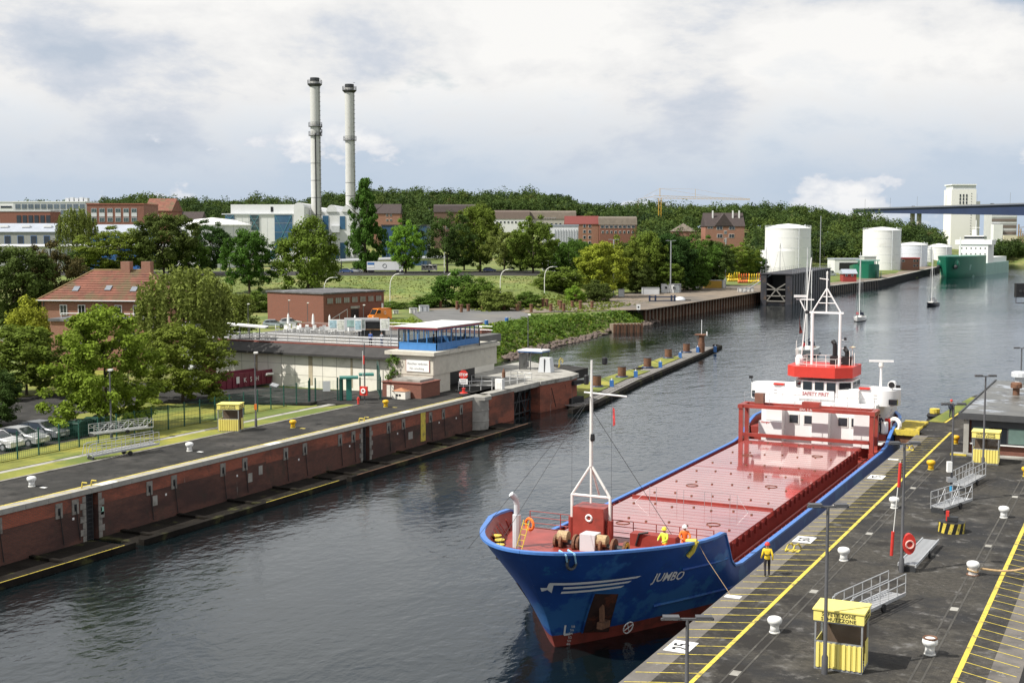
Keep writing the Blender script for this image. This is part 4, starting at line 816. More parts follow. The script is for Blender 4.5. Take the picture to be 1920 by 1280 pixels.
# curved street lamps on the embankment, tall masts
def curved_lamp(px, yt, v, label, side=1, group='curved street lamps on the embankment', h=8.5):
    x, y, zt = D(px, yt, v); zb = gz(x, y) - .1; r = thing('street_lamp', label, 'lamp', (x, y, zb), YAW, group); h = zt - zb
    MB().path([(0, 0, 0), (0, 0, h * .55), (.15 * side, 0, h * .75), (.6 * side, 0, h * .9), (1.4 * side, 0, h * .98), (2.4 * side, 0, h)], .1, 8).build('post', white_dirty, r); part(r, 'lamp_head', grey_steel, 2.9 * side, 0, h, 1.1, .35, .18)
curved_lamp(607, 520, 318, 'curved street lamp standing behind the brick storehouse'); curved_lamp(731, 513, 322, 'curved street lamp on the grass right of the storehouse'); curved_lamp(836, 510, 330, 'curved street lamp half hidden by slope shrubs')
curved_lamp(938, 505, 345, 'curved street lamp on the slope under the roadside trees'); curved_lamp(1021, 500, 350, 'curved street lamp beside the wide shrub')
def post_lamp(name, label, px, yt, yb, z, w=.09, head=1.2, mat=None, group=None, dbl=False, v=None):
    x, y = G(px, yb, z) if v is None else D(px, yb, v)[:2]; vv = -x * sy + y * cy; h = (yb - yt) * vv / F / math.cos(TH); r = thing(name, label, 'lamp', (x, y, z), YAW, group); mat = mat or lamp_grey
    MB().lathe([(w * 1.6, 0), (w * 1.6, .7), (w, .8), (w * .75, h)], 10).build('post', mat, r, smooth=True)
    if dbl: 
        MB().beam((-head, 0, h), (head, 0, h), .1, .08).build('crossarm', mat, r)
        for s_ in (-1, 1):
            hd = MB().box(s_ * head * .62, 0, h + .08, head * .62, .34, .1).build('floodlight', mat, r); MB().box(s_ * head * .62, 0, h + .015, head * .5, .26, .02).build('lens', white_p, hd)
    else: part(r, 'lamp_head', white_dirty, .15, -.25, h + .04, .35, head, .14)
    return r
for px, yt, yb, lb in ((1150, 450, 557, 'tall light mast at the left end of the gravel yard'), (1257, 452, 550, 'tall light mast beside the white site cabin'), (1360, 446, 526, 'tall light mast behind the yellow buoys')):
    r = post_lamp('light_mast', lb, px, yt, yb, 3.5, .22, 1.6, grey_steel, 'light masts on the gravel yard', True)
for px, yt, yb, lb in ((413, 457, 494, 'white street lamp in front of the storage drum'), (833, 462, 500, 'white street lamp beside the caravan')): post_lamp('road_lamp', lb, px, yt, yb, 8.95, .1, 1.2, white_dirty, 'straight road lamps', v=420)
for px, yt, yb, lb in ((466, 570, 640, 'white post lamp at the left of the terrace'), (542, 563, 612, 'post lamp in front of the left end of the storehouse'), (577, 568, 618, 'post lamp before the storehouse windows'), (682, 572, 640, 'post lamp at the corner of the storehouse')): post_lamp('yard_lamp', lb, px, yt, yb, 3.5, .07, .6, lamp_grey, 'post lamps near the storehouse')
# ------------------------------------------------------------------ harbour: sheet pile quays, dock, tanks, bridge
pile_m = M('sheet_pile_steel', (.21, .175, .13), .8, var=.25, sc=.8, stain=[((.1, .065, .045), .6, .5, .64), ((.09, .12, .2), .35, .62, .7)])
def sheet_wall(name, label, a, b, z, pitch, group=None, back=14, post=rust):
    a = Vector((*a, 0)); b = Vector((*b, 0)); d = b - a; n = int(d.length / pitch); r = thing(name, label, 'quay wall', a, math.atan2(d.y, d.x), group); Lw = d.length
    MB().bb(0, Lw, .3, back, -3, z - .25).build('wall', pile_m, r); MB().bb(-.1, Lw + .1, -.15, 1.1, z - .247, z).build('capping', conc, r)
    MB().bb(0, Lw, 1.1, back, z - .247, z - .03).build('apron', gravel_m, r)
    pm = MB().bb(-.22, .22, -.12, .3, -3, z - .25).mesh('pile'); pm.materials.append(post); pn = MB().add([(.22, .295, -3), (pitch - .22, .295, -3), (pitch - .22, .295, z - .25), (.22, .295, z - .25)], [(0, 1, 2, 3)]).mesh('pan'); pn.materials.append(pile_m)
    for k in range(n + 1): obj('pile', pm, None, r, (min(k * pitch, Lw), 0, 0))
    return r
_a = (-111.5, 294.5); _b = (-112, 405.5)
sheet_wall('sheet_pile_quay', 'sheet pile quay wall with brown ribs in front of the gravel yard', _a, _b, 3.4, 2.6)
sheet_wall('sheet_pile_quay', 'darker sheet pile quay behind the floating dock and red hut', (-108.5, 405.5), (-100.5, 535), 3.1, 2.6, post=dark_steel)
sheet_wall('sheet_pile_quay', 'far sheet pile quay leading to the green ship', (-100.5, 535), (-111, 770), 3.1, 3.2, post=dark_steel, back=45)
o = thing('sheet_pile_stub', 'short rusty sheet pile bulkhead on the weedy bank', 'quay wall', (*G(1150, 624, 0), 0), YAW + .2)
MB().bb(0, 6.8, 0, 3, -2, 1.9).build('fill', gravel_m, o)
for k in range(9): MB().bb(k * .78, k * .78 + .5, -.15 - .1 * (k % 2), .1, -2, 2.0).build('pile', rust, o)
rng = random.Random(9)
rk = MB()
for k in range(420):
    i = rng.randrange(5, 11); a, b = SHORE[i], SHORE[i + 1]; t = rng.random(); x = lerp(a[0], b[0], t); y = lerp(a[1], b[1], t); nx, ny = -(b[1] - a[1]), b[0] - a[0]; q_ = math.hypot(nx, ny); d = rng.uniform(-.2, 1.6)
    x += nx / q_ * d; y += ny / q_ * d; s_ = rng.uniform(.2, .55); rk.sphere((x, y, .1 + d * .35), s_, 6, 4, .6)
tag(rk.build('shore_rocks', M('shore_rock', (.13, .1, .085), .9, var=.35, sc=.7)), 'brown stones along the waterline of the weedy bank', 'rocks', kind='stuff')
# floating dock
fd = thing('floating_dock', 'black floating dock with open cross braced end', 'dock', (-104, 390, 0), R(94)); dk = M('dock_black', (.03, .03, .036), .6, var=.4, sc=.3, stain=((.09, .06, .04), .4, .55, .68))
MB().bb(0, 75, -4.3, -2.3, -1, 9.2).build('side_wall', dk, fd); MB().bb(0, 75, 3.6, 5.4, -1, 9.2).build('side_wall', dk, fd); MB().bb(.5, 75, -2.3, 3.6, -1, .8).build('pontoon', dk, fd)
MB().bb(9, 10, -2.3, 3.6, .8, 9).build('bulkhead', black_p, fd); MB().bb(-.2, 75.2, -4.6, 5.7, 9.203, 9.5).build('top_deck', dk, fd)
br_m = M('dock_brace', (.2, .19, .17), .7, var=.2); m = MB()
for p_, q_ in (((.2, -2.2, 1), (.2, .65, 4.6)), ((.2, 3.5, 1), (.2, .65, 4.6)), ((.2, -2.2, 6.4), (.2, .65, 4.6)), ((.2, 3.5, 6.4), (.2, .65, 4.6)), ((.2, -2.2, 1), (.2, 3.5, 1)), ((.2, -2.2, 4.6), (.2, 3.5, 4.6)), ((.2, -2.2, 2.6), (.2, 3.5, 2.6))): m.beam(p_, q_, .32, .32)
m.build('bracing', br_m, fd)
for y_ in (-4.35, 5.45):
    for k in range(16): MB().bb(k * 4.6 + 1, k * 4.6 + 1.3, y_ - .15, y_ + .15, -1, 9.2).build('frame_rib', dark_steel, fd)
m = MB()
for y_ in (-4.4, 5.5):
    for k in range(19): m.tube((k * 4, y_, 9.5), (k * 4, y_, 10.6), .05, 4)
    for q_ in (10.05, 10.6): m.tube((0, y_, q_), (75, y_, q_), .04, 4)
m.build('railing', grey_steel, fd)
gw = thing('dock_gangway', 'pale gangway sloping from the gravel yard up to the dock', 'gangway', (-114.5, 388, 3.5), R(30)); MB().beam((0, 0, .1), (8.6, 0, 5.6), .9, .2).build('ramp', grey_steel, gw)
for s_ in (-.42, .42): MB().beam((0, s_, 1.1), (8.6, s_, 6.6), .06, .06).build('handrail', grey_steel, gw)
def mast_boat_poles(lb, px, yt, yb, v, r=.12):
    a = D(px, yt, v); b = D(px, yb, v); t = thing('mast', lb, 'mast', (b[0], b[1], b[2]), 0, 'bare yacht masts beyond the dock'); h = a[2] - b[2]; MB().tube((0, 0, -1), (0, 0, h), r, 6).build('pole', grey_steel, t); MB().tube((0, 0, h * .98), (-2.5, 0, 0), .03, 4).tube((0, 0, h * .98), (2.5, 0, 0), .03, 4).build('stay', dark_steel, t)
mast_boat_poles('thin yacht mast against the left half of the largest tank', 1436, 464, 520, 440); mast_boat_poles('thin yacht mast in front of the middle of the largest tank', 1462, 456, 518, 442)
mast_boat_poles('very tall dark yacht mast right of the largest tank', 1537, 405, 520, 480, .16)
# harbour yard clutter
def cabin(name, label, px, py, w, d, h, mat, rz=None, wins_=0, cat='cabin', z=3.6):
    x, y = G(px, py, z); r = thing(name, label, cat, (x, y, z), YAW if rz is None else rz); MB().bb(0, w, 0, d, 0, h).build('body', mat, r); MB().bb(-.08, w + .08, -.08, d + .08, h + .003, h + .12).build('roof', grey_steel, r)
    for k in range(wins_): win(r, w * (k + .6) / (wins_ + .5), h * .6, .8, .8, pane=glass_d)
    for k in (0, 1): part(r, 'corner_post', grey_steel, k * w, -.02, h / 2, .14, .14, h)
    return r
cabin('site_cabin', 'white site cabin with two dark windows under the yard trees', 1240, 549, 6, 3, 2.7, clad, None, 2); cabin('site_cabin', 'pale blue door cabin at the right of the white cabin', 1264, 549, 2, 2.4, 2.6, M('pale_blue_paint', (.42, .5, .56), .5))
cabin('site_cabin', 'small white hut at the left of the tall light mast', 1160, 556, 1.6, 1.6, 2, clad); cabin('storage_tent', 'low white tent under the trees left of the cabins', 1205, 552, 5, 3, 1.9, clad2, cat='tent')
cabin('shipping_container', 'ochre yellow container beside the buoy stacks', 1321, 540, 6.1, 2.4, 2.5, M('ochre_paint', (.5, .3, .04), .55, var=.1), cat='container'); cabin('shipping_container', 'white end container adjoining the ochre one', 1354, 540, 1.2, 2.4, 2.5, white_dirty, cat='container')
for k in range(4): cabin('water_tank', ['first of four white water tanks on the quay', 'second of four white water tanks on the quay', 'third of four white water tanks on the quay', 'last of four white water tanks nearest the dock'][k], 1384 + k * 7.5, 547, 1.1, 1.1, 1.2, white_dirty, cat='tank')
sf = thing('boat_cradle', 'dark blue steel cradle lying on the quay edge', 'cradle', (*G(1218, 566, 3.45), 3.45), YAW + .1); navy = M('navy_steel', (.03, .045, .09), .5, .2)
for x_ in (0, 1.6, 6.0, 6.9): part(sf, 'upright', navy, x_, 0, .9, .4, .5, 1.8)
MB().beam((0, 0, 1.3), (7, 0, 1.3), .4, .3).build('crossbeam', navy, sf); MB().beam((0, 0, .3), (7, 0, .3), .5, .2).build('crossbeam', navy, sf)
tp = thing('tarpaulin_heap', 'grey covered heap beside the blue steel cradle', 'heap', (*G(1275, 564, 3.45), 3.45)); MB().sphere((0, 0, .3), 1.6, 10, 6, .55).build('cover', clad2, tp, smooth=True); part(tp, 'plank', timber, 1.6, 0, .2, 3, .4, .3)
for px, py, lb in ((1197, 586, 'white arrow board at the corner of the sheet pile quay'), (1307, 545, 'white notice board in the yard')):
    nb = thing('notice_board', lb, 'sign', (*G(px, py, 3.45), 3.45), YAW); part(nb, 'board', white_p, 0, 0, 1.3, .9, .06, 1.3); part(nb, 'post', dark_steel, 0, .06, .7, .08, .06, 1.4)
    MB().tube((0, -.035, 1.3), (0, -.045, 1.3), .22, 10).build('symbol', black_p, nb)
hb = thing('hoarding', 'small white and yellow billboard among the yard trees', 'sign', (*D(1344, 521, 480)[:2], 3.5), YAW); part(hb, 'board', white_p, 0, 0, 5.6, 1.9, .12, 1.6); part(hb, 'stripe', yel_line, 0, -.07, 5.5, 1.7, .02, .4); part(hb, 'post', grey_steel, 0, .1, 2.5, .15, .1, 5)
car('white van parked behind the ochre container', (*D(1333, 521, 470)[:2], 3.55), YAW - R(70), (.66, .67, .68), None, True, 'delivery_van')
# stacked buoys
def buoy(col):
    m = MB().lathe([(.55, 0), (.6, .25), (.6, .7), (.35, 1.0), (.22, 1.1), (.18, 3.0), (.3, 3.05), (.02, 3.6)], 9)
    me = m.mesh('float'); me.materials.append(col); return me
byel = M('buoy_yellow', (.75, .52, .03), .45); bor = M('buoy_orange', (.72, .16, .03), .45); bb_ = [buoy(byel), buoy(bor), buoy(white_dirty), buoy(blue_p), buoy(M('buoy_maroon', (.18, .03, .035), .5))]
ringm = MB().ring((0, 0, .5), .62, .06, n=10, m=4).mesh('band'); ringm.materials.append(dark_steel)
k = 0
rows = [(1344, 521, 11, 4.6, 0), (1366, 527, 6, 4.2, 0), (1386, 530, 5, 4.4, 1), (1404, 530, 5, 4.4, 0), (1370, 519, 4, 11, 2), (1422, 528, 4, 4.6, 4), (1398, 514, 4, 8, 3), (1414, 513, 4, 5, 1)]
BG = ['upright yellow buoy in the back row behind the ochre container', 'upright yellow buoy right of the ochre container', 'upright orange buoy in the middle of the stacks', 'upright yellow buoy right of the orange ones', 'white buoy showing behind the yellow ones', 'maroon buoy at the foot of the dock gangway', 'blue buoy behind the stacks', 'orange buoy far behind near the largest tank']
for ri, (px, py, n, st, ci) in enumerate(rows):
    for j in range(n):
        x, y = G(px + j * st, py, 3.6); r = thing('navigation_buoy', BG[ri], 'buoy', (x, y, 3.6), YAW, 'navigation buoys stored on the yard, row %d' % (ri + 1)); f = obj('float', bb_[ci], None, r); f.rotation_euler = (R(4 + (k * 13) % 16), R((k * 29) % 14 - 7), 0); obj('band', ringm, None, f); k += 1
# tanks
def tank(label, pxc, w, yt, yb, v, dome=1.6, mat=None, step=None):
    x, y, z = D(pxc, yb, v); z = 3.0; zt = D(pxc, yt, v)[2]; r = thing('storage_tank', label, 'tank', (x, y, z), YAW, 'white storage tanks'); rad = w / 2 * v / F; h = zt - z; mat = mat or M('tank_white', (.76, .76, .75), .5, var=.04, sc=.2, stain=((.6, .58, .55), .15, .58, .75))
    MB().lathe([(rad, -2), (rad, h)], 44).build('shell', mat, r, smooth=True); MB().lathe([(rad + .12, h - .35), (rad + .12, h + .05), (rad * .5, h + dome * .75), (.1, h + dome)], 44).build('roof', white_p, r, smooth=True)
    m = MB(); [m.ring((0, 0, h + q), rad, .05, n=44, m=4) for q in (.6, 1.15)]
    for k in range(36): t = k * math.pi / 18; m.tube((rad * math.cos(t), rad * math.sin(t), h), (rad * math.cos(t), rad * math.sin(t), h + 1.15), .05, 4)
    m.build('railing', clad2, r)
    for q in range(1, 5): MB().ring((0, 0, h * q / 5), rad + .01, .045, n=44, m=4).build('seam', clad2, r)
    a = R(-35); st = MB()
    for k in range(40): t = a + k * .028; st.box((rad + .45) * math.cos(t), (rad + .45) * math.sin(t), h * k / 40 + .3, .9, .3, .12, t)
    st.build('stair', clad2, r); MB().tube((rad * .8 * math.cos(a), rad * .8 * math.sin(a), h + .3), (rad * .8 * math.cos(a), rad * .8 * math.sin(a), h + 1.6), .25, 8).build('vent', clad2, r)
    MB().tube(((rad + .5) * math.cos(R(-75)), (rad + .5) * math.sin(R(-75)), 0), ((rad + .5) * math.cos(R(-75)), (rad + .5) * math.sin(R(-75)), h), .18, 6).build('riser_pipe', clad2, r)
    if step: MB().lathe([(rad + 1.0, -2), (rad + 1.0, step), (rad * .6, step)], 44, (-1.2, .8, 0), cap=False).build('retaining_shell', mat, r, smooth=True)
tank('largest white tank, behind the black dock, with wide lower shell', 1476, 84, 428, 518, 560, 2.0, step=11.5); tank('second tall white tank, behind the pale shed', 1652, 69, 432, 508, 655, 1.8)
tank('lower white tank with blue tinge right of the brick gate house', 1711, 52, 459, 500, 735, 1.6, M('bluish_white', (.64, .67, .74), .5)); tank('far low tank with grey roof in front of the wood', 1760, 45, 463, 496, 800, 2.2)
tank('narrow white tank wedged between the two low ones', 1741, 11, 467, 497, 770, .5)
bldg('loading_shed', 'low open fronted white loading shed left of the second tank', 1565, 1620, 487, 508, 600, 14, clad, roof='flat', rm=grey_roof); part(bpy.data.objects['loading_shed'], 'opening', black_p, 7.2, -.05, 2.2, 10.2, .2, 3.4)
bldg('valve_house', 'plain grey block at the right end of the loading shed', 1620, 1642, 482, 515, 585, 8, M('pale_grey_render', (.5, .51, .5), .7), roof='flat', rm=clad2)
bldg('gate_house', 'small red brick house between the two tall tanks', 1686, 1724, 485, 504, 660, 9, redbrick, cat='house', roof='flat', rm=red_p, wins=[(1690, 487, 1696, 491), (1712, 487, 1716, 491), (1718, 487, 1721, 491), (1712, 496, 1716, 500), (1718, 496, 1721, 500)])
hut = bldg('red_hut', 'small red hut with grey curved roof on the quay', 1581, 1606, 512, 522, 500, 5, M('barn_red', (.3, .045, .04), .7, var=.15), cat='hut', roof='gable', rm=grey_roof, rh=1.5, wins=[(1585, 514, 1589, 518), (1596, 514, 1600, 518)], found=3)
for px, lb in ((1598, 'left blue fender barrel against the far quay'), (1606, 'right blue fender barrel against the far quay')):
    x, y = G(px, 541, 0); r = thing('fender_barrel', lb, 'fender', (x, y, 0), 0, 'blue fender barrels'); MB().lathe([(.8, -.5), (.85, 0), (.85, 2.8), (.6, 3.0)], 12).build('drum', blue_p, r, smooth=True); MB().ring((0, 0, 2), .87, .06, n=12, m=4).build('band', dark_steel, r)
car('white tank truck parked by the loading shed', (*D(1556, 507, 560)[:2], 3.2), YAW, (.66, .66, .65), None, True, 'tank_truck')
# bridge
bm_ = M('bridge_blue', (.02, .034, .085), .5, var=.12, sc=.05); bw_ = M('bridge_concrete', (.42, .4, .36), .8, var=.1, sc=.1)
A_ = Vector(D(1600, 393, 1150)); B_ = Vector(D(1990, 381, 900)); bd = thing('road_bridge', 'high dark blue road bridge crossing the canal on pale twin piers', 'bridge', (A_.x, A_.y, 0), math.atan2(B_.y - A_.y, B_.x - A_.x)); Lb = math.hypot(B_.x - A_.x, B_.y - A_.y)
n = 24; m = MB(); top = []
for i in range(n + 1):
    t = i / n; z = lerp(A_.z, B_.z, t); dep = lerp(3.0, 9.0, t ** 1.1); top.append((t * Lb, z, dep))
def box_strip(m, y0, y1, f0, f1):
    vs = []
    for x_, z_, d_ in top: vs += [(x_, y0, f0(z_, d_)), (x_, y1, f0(z_, d_)), (x_, y1, f1(z_, d_)), (x_, y0, f1(z_, d_))]
    fs = [(i * 4 + a, i * 4 + (a + 1) % 4, i * 4 + 4 + (a + 1) % 4, i * 4 + 4 + a) for i in range(n) for a in range(4)] + [(3, 2, 1, 0), (n * 4, n * 4 + 1, n * 4 + 2, n * 4 + 3)]
    m.add(vs, fs)
box_strip(m, 0, 14, lambda z, d: z - d, lambda z, d: z - .3); m.build('girder', bm_, bd); m = MB(); box_strip(m, -1.2, 15.2, lambda z, d: z - .28, lambda z, d: z); m.build('deck', bm_, bd)
m = MB(); box_strip(m, -1.2, -1.0, lambda z, d: z + .003, lambda z, d: z + 1.0); m.build('parapet', M('bridge_railing', (.16, .17, .19), .6), bd)
for t in (.3, .335): part(bd, 'pier', bw_, t * Lb, 7, 16, 2.4, 3, 46)
part(bd, 'pier', bw_, 1.02 * Lb, 7, 14, 3, 4, 42)
for k in range(8): MB().tube((20 + k * 38, -1, lerp(A_.z, B_.z, (20 + k * 38) / Lb)), (20 + k * 38, -1, lerp(A_.z, B_.z, (20 + k * 38) / Lb) + 9), .12, 4).build('lamp_post', grey_steel, bd)
for i, (t, c) in enumerate(((.34, (.7, .7, .7)), (.72, (.1, .1, .12)))): car(['white car crossing the high bridge near the left pier', 'dark car crossing the high bridge further right'][i], tuple(A_.lerp(B_, t) + Vector((0, 3, .02))), math.atan2(B_.y - A_.y, B_.x - A_.x), c, 'cars on the bridge')
# silo and works
sil = bldg('grain_silo', 'tall white grain silo tower rising behind the bridge', 1782, 1828, 356, 452, 1250, 22, M('silo_white', (.76, .75, .72), .6, var=.03, sc=.05))
s5 = 1250 / F; hh = 96 * s5
MB().bb(1, 45 * s5, .5, 20, hh + .003, hh + 4).build('top_storey', clad2, sil); MB().bb(0, 46 * s5, -.4, 22, hh + 4.003, hh + 5).build('roof', white_p, sil); MB().bb(46 * s5 + .003, 55 * s5, 2, 24, -8, 74 * s5).build('side_tower', M('silo_shade', (.6, .59, .55), .6), sil)
for k in range(3):
    for j in range(3): part(sil, 'window', glass_d, (16 + k * 6) * s5, -.1, hh - 6 - j * 3.4, 1.3, .3, 2.6)
for k in range(18): part(sil, 'stair_window', glass_d, 37 * s5, -.1, hh - 4 - k * 2.6, .6, .3, .7)
part(sil, 'sign_band', M('pale_green_sign', (.5, .68, .5), .6), 8 * s5, -.08, hh - 22, 8, .2, 3.2)
sign_text(sil, 'HaGe', 4.6, M('sign_green', (.35, .5, .35), .6), (26 * s5, -.12, hh - 23.5))
for k in range(10): MB().tube((1 + k * 2.3, 0, hh + 5), (1 + k * 2.3, 0, hh + 6.2), .1, 4).build('rail_post', grey_steel, sil)
pw_ = bldg('process_works', 'grey banded process building with rooftop machinery right of the silo', 1858, 1905, 402, 465, 1200, 20, M('works_cladding', (.45, .46, .46), .6, var=.1, sc=.1)); s6 = 1200 / F
for k in range(4): part(pw_, 'window_band', M('brown_glass', (.16, .13, .11), .3), 23 * s6, -.1, 8 + k * 6, 46 * s6, .3, 2.6); part(pw_, 'floor_band', clad, 23 * s6, -.2, 11.2 + k * 6, 46.4 * s6, .3, .7)
for k in range(7): part(pw_, 'roof_machine', clad2, 2 + k * 3.1, 4, 63 * s6 + 1.2 + .6 * (k % 3), 2.2, 5, 2.4 + 1.2 * (k % 3))
MB().bb(-1, 15 * s6, -8, -1, -8, 44 * s6).build('annex', clad, pw_); MB().bb(16 * s6, 40 * s6, -10, -1, -8, 24 * s6).build('annex', M('cream_render', (.6, .55, .42), .7), pw_)
ht = MB()
for k in range(6): ht.tube((46 * s6 + k * 2, -6, -8), (46 * s6 + k * 2, -6, 22 - (k % 3) * 4), .7, 8)
for k in range(5): ht.beam((46 * s6, -6, 3 + k * 4), (46 * s6 + 12, -6, 4 + k * 4), .5, .5)
ht.build('pipe_rack', M('rusty_pipework', (.28, .2, .13), .7, var=.3, sc=.2), pw_)
bldg('arched_warehouse', 'white warehouse with shallow arched roof behind the green ship', 1850, 1892, 461, 476, 1000, 20, clad, roof='gable', rm=clad2, rh=2.5, found=12)
# green ships
hull_red0 = M('boot_red', (.2, .05, .04), .6); grn = M('green_hull', (.012, .14, .085), .4, var=.1, sc=.2); grn2 = M('pale_green_hull', (.2, .36, .31), .5, var=.08, sc=.2)
def simple_hull(parent, Ln, B, zk, zr, mat, bow=.22, name='hull', sheer=None, stern=.06, inner=None):
    """bow towards -x; section list along x"""
    st = [0, .01, .03, .06, .1, .15, .2, .3, .5, .8, .95, 1.0]; lv = [zk, zk * .3, zr * .25, zr * .6, zr]; m = MB(); k = len(lv)
    for sgn in (1, -1):
        vs = []
        for t in st:
            for j, z in enumerate(lv):
                fl = j / (k - 1); e = bow * (1.35 - .5 * fl); b = B / 2 * min(1, (t / e)) ** (.75 - .3 * fl) if t < e else B / 2
                if t > 1 - stern: b *= .82 + .18 * (1 - t) / stern
                zz_ = z + ((sheer or (lambda t: 0))(t) if j == k - 1 else 0); vs.append((t * Ln + (1 - fl) * bow * Ln * .16 * max(0, 1 - t / .2), sgn * b, zz_))
        fs = [(i * k + j, (i + 1) * k + j, (i + 1) * k + j + 1, i * k + j + 1) for i in range(len(st) - 1) for j in range(k - 1)]
        m.add(vs, fs if sgn < 0 else [f[::-1] for f in fs])
    o_ = len(m.v); n_ = len(st); m.f += [(i * k + k - 1, (i + 1) * k + k - 1, n_ * k + (i + 1) * k + k - 1, n_ * k + i * k + k - 1) for i in range(n_ - 1)]
    m.f.append(tuple([(n_ - 1) * k + j for j in range(k)] + [2 * n_ * k - k + j for j in range(k - 1, -1, -1)])); return m.build(name, mat, parent, smooth=True)
x, y = G(1772, 521, 0); gs = thing('green_tanker', 'green hulled ship with tall white superstructure moored at the far quay', 'ship', (x, y, 0), R(0)); x2, y2 = D(1868, 508, 740)[:2]; gs.rotation_euler[2] = math.atan2(y2 - y, x2 - x) 
Lg = math.hypot(x2 - x, y2 - y); simple_hull(gs, Lg - 9, 16, -1, 6.2, grn2, .12).location = (9, 0, 0); simple_hull(gs, Lg * .44, 18, -1, 10.5, grn, .5, 'forecastle')
for s_ in (-1, 1): MB().sphere((Lg * .045, s_ * 3.6, 6.8), 1.9, 10, 6, 1.3).build('anchor_pod', grn, gs, smooth=True); MB().sphere((Lg * .028, s_ * 4.2, 5.4), .9, 8, 5, 1.2).build('anchor', dark_steel, gs)
h0 = Lg * .5; MB().bb(h0, h0 + 15, -7.5, 7.5, 6, 16).build('deckhouse', white_p, gs); MB().bb(h0 - .5, h0 + 9, -9.5, 9.5, 16.003, 18.5).build('bridge_deck', white_p, gs); MB().bb(h0 + 1, h0 + 8, -5, 5, 18.503, 20.8).build('wheelhouse', white_p, gs); MB().bb(h0 + .9, h0 + 8.1, -5.1, 5.1, 19, 20.2).build('bridge_windows', glass_d, gs)
for j in range(3):
    for k in range(6): part(gs, 'window', glass_d, h0 - .03, -6 + k * 2.4, 8 + j * 3, .15, .55, .7)
MB().tube((h0 + 12, 2, 16), (h0 + 12, 2, 24), 1.3, 10).build('funnel', white_p, gs); MB().tube((h0 + 5, 0, 20.8), (h0 + 5, 0, 29), .25, 6).tube((h0 + 5, -2, 25), (h0 + 5, 2, 25), .12, 5).build('mast', white_p, gs); MB().tube((Lg * .25, 0, 10), (Lg * .25, 0, 20), .3, 6).build('foremast', white_p, gs)
MB().bb(h0 + 15, Lg * .97, -6, 6, 6, 9).build('poop', white_p, gs)
x, y = G(1628, 536, 0); gb_ = thing('green_hull_section', 'green ship bow moored end-on beside the red hut', 'ship', (x, y, 0), R(108)); simple_hull(gb_, 26, 10.6, -1, 7.8, grn, .3, sheer=lambda t: 1.4 * (1 - t)); simple_hull(gb_, 26, 10.4, -1, .8, hull_red0, .36, 'boot_topping')
for k in range(6): part(gb_, 'mooring_post', grn, 3, -4 + k * 1.6, 9.7, .5, .3, 1.6)
MB().beam((3, -4.8, 10.6), (3, 4.8, 10.6), .8, .5).build('crossbeam', grn2, gb_); part(gb_, 'winch', grn, 8, 0, 9.3, 3, 6, 1.8)
for k in range(7): part(gb_, 'draught_mark', black_p, .55 + .02 * k, -2.9, 1.6 + k * .75, .3, .35, .3)
MB().add([(2, -5.62, 1.5), (7, -5.62, 1.5), (5, -5.62, 6.5), (1.2, -5.3, 6.5)], [(0, 1, 2, 3)]).build('stern_frame', grn2, gb_)
# ------------------------------------------------------------------ floating guide wall with dolphins
gwp = [(-69.5, 152.5), (-63.3, 141), (-62.6, 148), (-66.6, 175), (-71.2, 216), (-73.8, 236), (-75.2, 237), (-78.3, 214), (-76.5, 165), (-72, 155)]
gf = thing('guide_fender', 'long floating timber guide fender pointing out into the canal', 'fender'); slat_m = M('bleached_timber', (.27, .26, .25), .8, var=.3, sc=1.4, stain=((.08, .075, .065), .9, .5, .6))
cen = [(-64.8, 146), (-68.6, 176), (-73, 216), (-75, 233)]
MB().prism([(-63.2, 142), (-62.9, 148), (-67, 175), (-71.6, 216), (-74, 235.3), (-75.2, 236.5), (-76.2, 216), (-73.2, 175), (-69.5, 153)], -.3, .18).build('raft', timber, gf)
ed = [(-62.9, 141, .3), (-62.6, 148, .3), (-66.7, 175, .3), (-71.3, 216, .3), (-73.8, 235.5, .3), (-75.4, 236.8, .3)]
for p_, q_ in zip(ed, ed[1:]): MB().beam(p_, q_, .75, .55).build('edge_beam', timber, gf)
pl_m = MB().bb(-1.75, 1.75, -.11, .11, 0, .1).mesh('plank'); pl_m.materials.append(slat_m); rng = random.Random(4)
for k in range(150):
    t = k / 149; Y = 146 + t * 88; x0 = pw([(141, -62.9), (148, -62.8), (175, -66.9), (216, -71.5), (236, -74)], Y); o = obj('plank', pl_m, None, gf, (x0 - 2.1, Y, .19 + rng.uniform(0, .05)), R(-6) + rng.uniform(-.06, .06))
MB().prism([(-66, 152), (-69.5, 176), (-70.2, 188), (-73.6, 188), (-72.5, 165), (-70, 153)], .3, .42).build('mossy_mat', lawn_m, gf); MB().prism([(-71, 193), (-73.2, 212), (-76.4, 212), (-74.2, 193)], .3, .42).build('mossy_mat', lawn_m, gf)
DOL = [(1119, 726, 24), (1166, 708, 24), (1214, 690, 24), (1253, 672, 21), (1287, 661, 20)]
